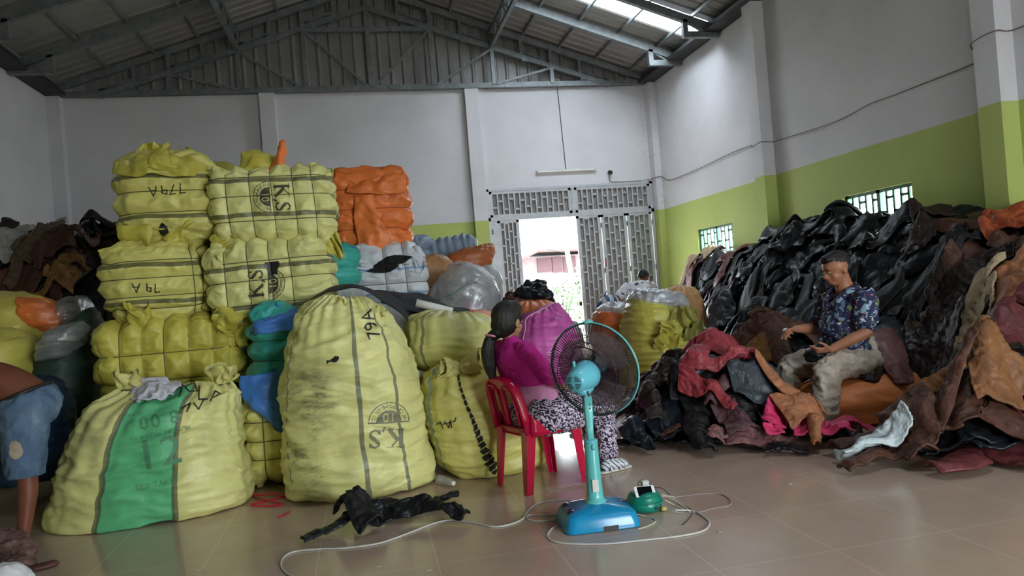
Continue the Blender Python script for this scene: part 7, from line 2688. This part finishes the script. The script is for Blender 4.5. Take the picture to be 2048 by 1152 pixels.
tag(ch, 'small white charger plugged into the top of the green cord box', 'charger')


def floor_cable(name, label, pts, r, mat, lift=None, flat=1.0, cat='cable'):
    P = []
    for k, p in enumerate(pts):
        h_ = r * 1.1 + (p[2] if len(p) > 2 else 0)
        P.append(at_z(p[0], p[1], h_))
    C = crv(P, 8)
    C[:, 2] = np.maximum(C[:, 2], r * 1.05)
    o = MB().tube(C, r, 8, flat=flat).build(name, mat, smooth=True)
    return tag(o, label, cat)


M_WC = plain('dirty_white_cable', (0.55, 0.54, 0.52), 0.45)
M_WC2 = plain('cream_cord', (0.60, 0.56, 0.45), 0.5)
floor_cable('power_cable', 'thick white cable looping from the cord box in front of the fan base', [(1350, 1020, 0.02), (1385, 1022), (1410, 1035), (1419, 1048), (1405, 1062), (1360, 1072), (1290, 1080), (1220, 1087), (1150, 1088), (1108, 1083), (1095, 1072), (1103, 1058), (1118, 1050)], 0.0045, M_WC, 1)
floor_cable('power_cable', 'long white cable running across the floor past the black trousers', [(600, 1160), (572, 1146), (562, 1130), (568, 1114), (590, 1103), (640, 1098), (690, 1096), (760, 1086), (820, 1065), (870, 1046), (905, 1040), (950, 1046), (985, 1053), (1015, 1050), (1045, 1038), (1056, 1022), (1075, 1008), (1110, 1001), (1145, 1001), (1163, 1010), (1160, 1022), (1140, 1028), (1090, 1030), (1058, 1030), (1056, 1038), (1075, 1042), (1110, 1040), (1128, 1036)], 0.0045, M_WC)
floor_cable('thin_cable', 'thin grey cable making a wide loop on the floor right of the green box', [(1345, 995, 0.03), (1385, 990), (1430, 987), (1452, 993), (1462, 1004), (1455, 1012), (1425, 1017), (1400, 1024), (1370, 1026), (1340, 1022, 0.02)], 0.0028, plain('grey_thin_cable', (0.3, 0.27, 0.26)))
floor_cable('thin_cable', 'thin cream cable curving between the green box and the fan base', [(1270, 1027, 0.01), (1295, 1034), (1311, 1040), (1306, 1047), (1290, 1054), (1276, 1058)], 0.0028, M_WC2)
floor_cable('phone_cable', 'black charging cable arching over the phone and ending on the floor', [(1280, 976, 0.10), (1276, 966, 0.13), (1286, 960, 0.14), (1297, 968, 0.13), (1310, 975, 0.10), (1325, 977, 0.06), (1340, 990, 0.03), (1362, 1009, 0.0), (1383, 1019), (1384, 1028), (1375, 1040), (1364, 1050)], 0.0022, M_BLK)
for k, P in enumerate(([(1323, 988, 0.06), (1338, 994, 0.03), (1352, 1003, 0.01), (1368, 1013), (1383, 1022)], [(1330, 1000, 0.05), (1345, 1008, 0.01), (1360, 1016), (1380, 1024)], [(1322, 992, 0.09), (1345, 993, 0.05), (1350, 1000, 0.03), (1375, 1018), (1390, 1025)])):
    floor_cable('cream_cable', ('cream cord nearest the phone leaving the green box', 'lowest cream cord leaving the side of the green box', 'knotted cream cord leaving the top of the green box')[k], P, 0.003, M_WC2, cat='cable')

# ================================================================== small things on the floor
b_ = thing('plastic_bottle', 'clear plastic bottle with a white cap lying under the split sack', 'bottle', tuple(at_z(895, 966, 0)))
M_PET = film('clear_bottle_plastic', (0.6, 0.65, 0.7), 0.35)
W_ = _WL[b_.name]
A_, B_ = at_z(876, 958, 0.033) - W_, at_z(905, 966, 0.03) - W_
ax_ = (B_ - A_) / np.linalg.norm(B_ - A_)
mk('bottle_body', *tube_vf([A_, A_ + ax_ * 0.01, A_ + ax_ * 0.05, A_ + ax_ * 0.055, A_ + ax_ * 0.11, B_ - ax_ * 0.01, B_], [0.02, 0.032, 0.032, 0.029, 0.032, 0.020, 0.012], 20), M_PET, b_, local=True)
mk('cap', *tube_vf([B_, B_ + ax_ * 0.016], 0.016, 14), plain('white_cap', (0.75, 0.75, 0.75)), b_, local=True)
# black trousers
def fz(px, py, h):
    return at_z(px, py, h)


def floor_bundle(name, label, cat, runs, mat, seed, fold=0.016, vox=0.009):
    """cloth lying bunched on the floor: flattened runs fused and creased"""
    pr = []
    for pts, rad, fl in runs:
        pr.append(limbp([fz(*p) for p in pts], rad, fl, (0, 0, 1), n=16))
    o = fuse(name, pr, mat, None, vox, 3, None, local=False)
    P, N = verts(o) + np.array(o.location), vnorm(o)
    D = fold * (ridge(P * np.array([7, 11, 9]) + 0.5 * np.stack([pn(P * 5, seed + 1), pn(P * 5, seed + 2), pn(P * 5, seed + 3)], -1), seed, 3) - 0.7)
    P = P + N * D[:, None]
    P[:, 2] = np.maximum(P[:, 2], 0.002)
    setv(o, P - np.array(o.location))
    return tag(o, label, cat)


garment('black_trousers', 'crumpled black leather trousers on the floor before the tallest sack', 'trousers', tuple(at_z(738, 1050)[:2]), math.radians(98), 'trousers', L_BLACK[0], H_floor, 977, scale=0.66, amp=0.07, warp=0.06, levels=2, squash=(0.8, 1.0), thick=0.012, crease=0.012, dome_h=0.05)
garment('leather_sleeve', 'twisted black leather sleeve lying to the left of the black trousers', 'garment', tuple(at_z(655, 1075)[:2]), math.radians(112), 'scrap', L_BLACK[2], H_floor, 978, scale=0.75, amp=0.03, warp=0.03, levels=2, squash=(0.28, 1.2), thick=0.012)
garment('leather_bundle', 'bunched black leather piled in the middle of the black trousers', 'garment', tuple(at_z(728, 1058)[:2]), math.radians(20), 'scrap', L_BLACK[1], H_floor, 980, scale=0.72, amp=0.06, warp=0.08, levels=2, squash=(0.7, 1.0), thick=0.012, crease=0.015)
floor_bundle('leather_jacket', 'dusty mauve brown leather jacket crumpled in the bottom left corner', 'jacket', [
    ([(-40, 1100, .06), (0, 1085, .09), (35, 1092, .07), (50, 1110, .04)], [.09, .10, .08, .05], .7),
    ([(-30, 1125, .03), (20, 1128, .04), (55, 1125, .03)], [.06, .06, .045], .6)], leather('dusty_mauve_brown', (0.15, 0.085, 0.075), 0.45), 6, 0.022)
floor_bundle('leather_sleeve', 'reddish brown sleeve end on the floor beside the bare foot', 'garment', [([(60, 1138, .015), (85, 1132, .016), (106, 1127, .015)], [.035, .036, .036], .4)], leather('red_brown_cuff', (0.12, 0.045, 0.045)), 7, 0.005, 0.006)
floor_bundle('plastic_bag', 'white plastic bag at the very bottom left corner', 'bag', [([(-30, 1165, .05), (20, 1150, .06), (55, 1158, .03)], [.07, .075, .04], .8)], plain('white_plastic', (0.75, 0.74, 0.78), 0.35), 8, 0.012)
# red plastic string by the sack, white strips, scraps
M_STR = plain('red_plastic_string', (0.55, 0.01, 0.04), 0.35)
floor_cable('plastic_string', 'tangle of red plastic string between the striped sack and the tallest sack', [(495, 985, 0.03), (520, 990, 0.01), (545, 987, 0.02), (570, 992), (530, 1003), (500, 1010, 0.01), (540, 1012), (566, 1008), (525, 998, 0.01), (505, 992)], 0.006, M_STR, cat='string')
floor_cable('plastic_string', 'short end of red plastic string on the floor left of the tallest sack', [(556, 1035), (566, 1030), (574, 1027, 0.005), (580, 1022)], 0.005, M_STR, cat='string')
M_STW = plain('white_string', (0.6, 0.6, 0.58), 0.6)
floor_cable('white_string', 'loose white strings on the floor at the left toe of the jacket pile', [(1205, 862), (1225, 856), (1245, 858), (1262, 866), (1280, 868), (1255, 862), (1235, 854), (1215, 858), (1240, 868), (1270, 873)], 0.003, M_STW, cat='string')
o = MB().bar(at_z(1098, 982, 0.004), at_z(1168, 972, 0.004), 0.02, 0.006).build('cardboard_strip', plain('brown_paper', (0.36, 0.26, 0.19), 0.9))
tag(o, 'narrow strip of brown paper on the floor under the front leg of the chair', 'paper')
o = MB().bar(at_z(1148, 862, 0.03), at_z(1172, 857, 0.03), 0.16, 0.05).build('white_box', plain('dull_white_card', (0.5, 0.48, 0.45), 0.8))
tag(o, 'low white box on the floor behind the seated woman\'s knees', 'box')
for k, (px, py) in enumerate(((758, 1133), (858, 1141), (400, 1140), (1300, 882), (1580, 968), (1440, 1064))):
    p = at_z(px, py, 0.004)
    o = MB().bar(p + (-0.012, 0, 0), p + (0.014, 0.006, 0), 0.008, 0.004).build('litter_scrap', plain('pale_crumb', (0.4, 0.35, 0.28), 0.9))
    tag(o, ('tiny brown crumb on the floor below the black trousers', 'tiny dark crumb on the bottom edge of the floor under the white cable', 'small leaf scrap on the floor below the green striped sack', 'small brown scrap on the floor left of the jacket pile', 'tiny pale scrap on the open floor below the pink jacket', 'tiny pale scrap on the floor right of the white cable loop')[k], 'scrap')
# long white roll and black cloth over the tallest sack
M_BC = plain('black_sheet_cloth', (0.008, 0.008, 0.010), 0.8)
C = [[bq(608, 612, 5.6), bq(650, 590, 5.6), bq(700, 580, 5.6), bq(745, 590, 5.6), bq(790, 615, 5.6), bq(820, 650, 5.58)],
     [bq(615, 608, 5.9), bq(655, 582, 5.9), bq(700, 572, 5.9), bq(750, 584, 5.95), bq(800, 600, 5.98), bq(845, 622, 6.0)],
     [bq(640, 600, 6.3), bq(670, 580, 6.3), bq(705, 574, 6.3), bq(755, 582, 6.35), bq(810, 588, 6.4), bq(845, 590, 6.4)]]
sheet('black_cloth', 'black cloth draped behind the top of the tallest sack', C, M_BC, 7, 5, 0.015, 5, cat='cloth')
C = [[bq(762, 606, 5.75), bq(800, 618, 5.75), bq(850, 628, 5.75), bq(905, 636, 5.75), bq(945, 640, 5.8)],
     [bq(765, 590, 5.95), bq(805, 598, 5.92), bq(850, 612, 5.92), bq(900, 622, 5.92), bq(942, 626, 5.92)],
     [bq(770, 586, 6.2), bq(810, 588, 6.2), bq(845, 590, 6.2), bq(895, 610, 6.2), bq(938, 620, 6.2)]]
sheet('black_cloth', 'black cloth lying on the plump sack under the white paper roll', C, M_BC, 8, 5, 0.015, 5, cat='cloth')
o = MB().tube([at_y(832, 606, 5.70), at_y(905, 622, 5.70)], [0.034, 0.026], 14).build('paper_roll', plain('white_paper', (0.75, 0.75, 0.72)), smooth=True)
tag(o, 'white paper roll resting on the black cloth above the plump sack', 'paper roll')
# clothes over the orange sack near the gate, tote, lump by the door
for k, (px, py, w_, h_, c_m, lb) in enumerate(((1068, 582, 34, 17, L_BLACK[0], 'black jacket bundled on top of the orange sack near the gate'), (1040, 600, 34, 10, L_BRN, 'brown jacket squeezed under the black bundle near the gate'))):
    P, UV = sack_vf(px_rows(7.2, [(px - w_ * 0.7, py + h_ + 14, px + w_ * 0.9, py + h_ + 14, 0.2), (px - w_, py + h_ * 0.3, px + w_, py + h_ * 0.6, 0.28), (px - w_ * 0.5, py - h_, px + w_ * 0.4, py - h_, 0.14)]), nu=70, nv=44, seed=150 + k, wr=0.045, aniso=(6, 6, 9), lump=0.05, flatz=False)
    tag(mk('bundled_jacket', P.reshape(-1, 3), gridF(70, 44, True), c_m), lb, 'jacket')
o, _ = sack('white_sack', 'pale grey sack in the daylight between the magenta sack and the gate', px_rows(9.3, [(1140, 700, 1162, 698, 0.12), (1132, 690, 1166, 690, 0.2), (1134, 660, 1160, 662, 0.2), (1138, 640, 1152, 642, 0.1)]), M_PWG, 155, nu=60, nv=40)
C0 = at_y(1214, 600, 10.6)
t_ = thing('checked_bag', 'blue and white striped carrier bag hanging by the man at the gate', 'bag', tuple(C0))
P, UV = sack_vf(px_rows(10.6, [(1200, 750, 1232, 748, 0.12), (1196, 700, 1238, 700, 0.16), (1196, 640, 1238, 640, 0.16), (1198, 606, 1236, 604, 0.14), (1212, 590, 1224, 590, 0.06)]), nu=60, nv=40, seed=156, wr=0.02, pleat=0.02)
t = NT('blue_white_stripes')
f = t.math('GREATER_THAN', t.math('FRACT', t.math('MULTIPLY', t.sep(t.tc())[0], 9.0)), 0.55)
M_STP = t.done(t.mix(f, (0.55, 0.58, 0.62), (0.03, 0.08, 0.2)), 0.5)
mk('bag_body', P.reshape(-1, 3), gridF(60, 40, True), M_STP, t_)
mk('handle', *tube_vf(crv([at_y(1206, 598, 10.6), at_y(1214, 582, 10.6), at_y(1226, 596, 10.6)], 5), 0.01, 6), M_STP, t_)

# jackets hanging over the seat behind the man
sheet('leather_jacket', 'mauve brown jacket sleeve hanging over the orange sack behind the seated man',
      [[bq(1735, 672, 5.70), bq(1768, 652, 5.75), bq(1796, 660, 5.75)], [bq(1744, 700, 5.40), bq(1782, 690, 5.36), bq(1812, 700, 5.40)], [bq(1768, 735, 5.10), bq(1796, 730, 5.05), bq(1824, 735, 5.10)], [bq(1790, 764, 4.96), bq(1810, 768, 4.93), bq(1832, 762, 4.97)]],
      leather('mauve_leather', (0.17, 0.075, 0.075)), 191, 7, 0.022, 8, 0.014, cat='jacket')
sheet('leather_jacket', 'shiny blue black jacket spread over the heap at the seated man\'s back',
      [[bq(1742, 668, 5.95), bq(1785, 640, 6.05), bq(1845, 648, 6.05), bq(1905, 690, 5.95)], [bq(1745, 700, 5.72), bq(1790, 672, 5.72), bq(1845, 684, 5.72), bq(1893, 728, 5.6)], [bq(1750, 730, 5.6), bq(1800, 720, 5.5), bq(1850, 730, 5.5), bq(1880, 760, 5.4)]],
      L_GRY, 192, 8, 0.035, 6, 0.014, cat='jacket')
sheet('leather_jacket', 'black jacket corner with studs lying on the orange sack at the man\'s hip',
      [[bq(1722, 700, 5.55), bq(1745, 690, 5.6), bq(1772, 698, 5.6)], [bq(1720, 725, 5.22), bq(1745, 722, 5.18), bq(1768, 726, 5.2)], [bq(1724, 752, 5.06), bq(1748, 762, 5.02), bq(1762, 756, 5.05)]],
      L_DBR, 193, 7, 0.02, 8, 0.014, cat='jacket')
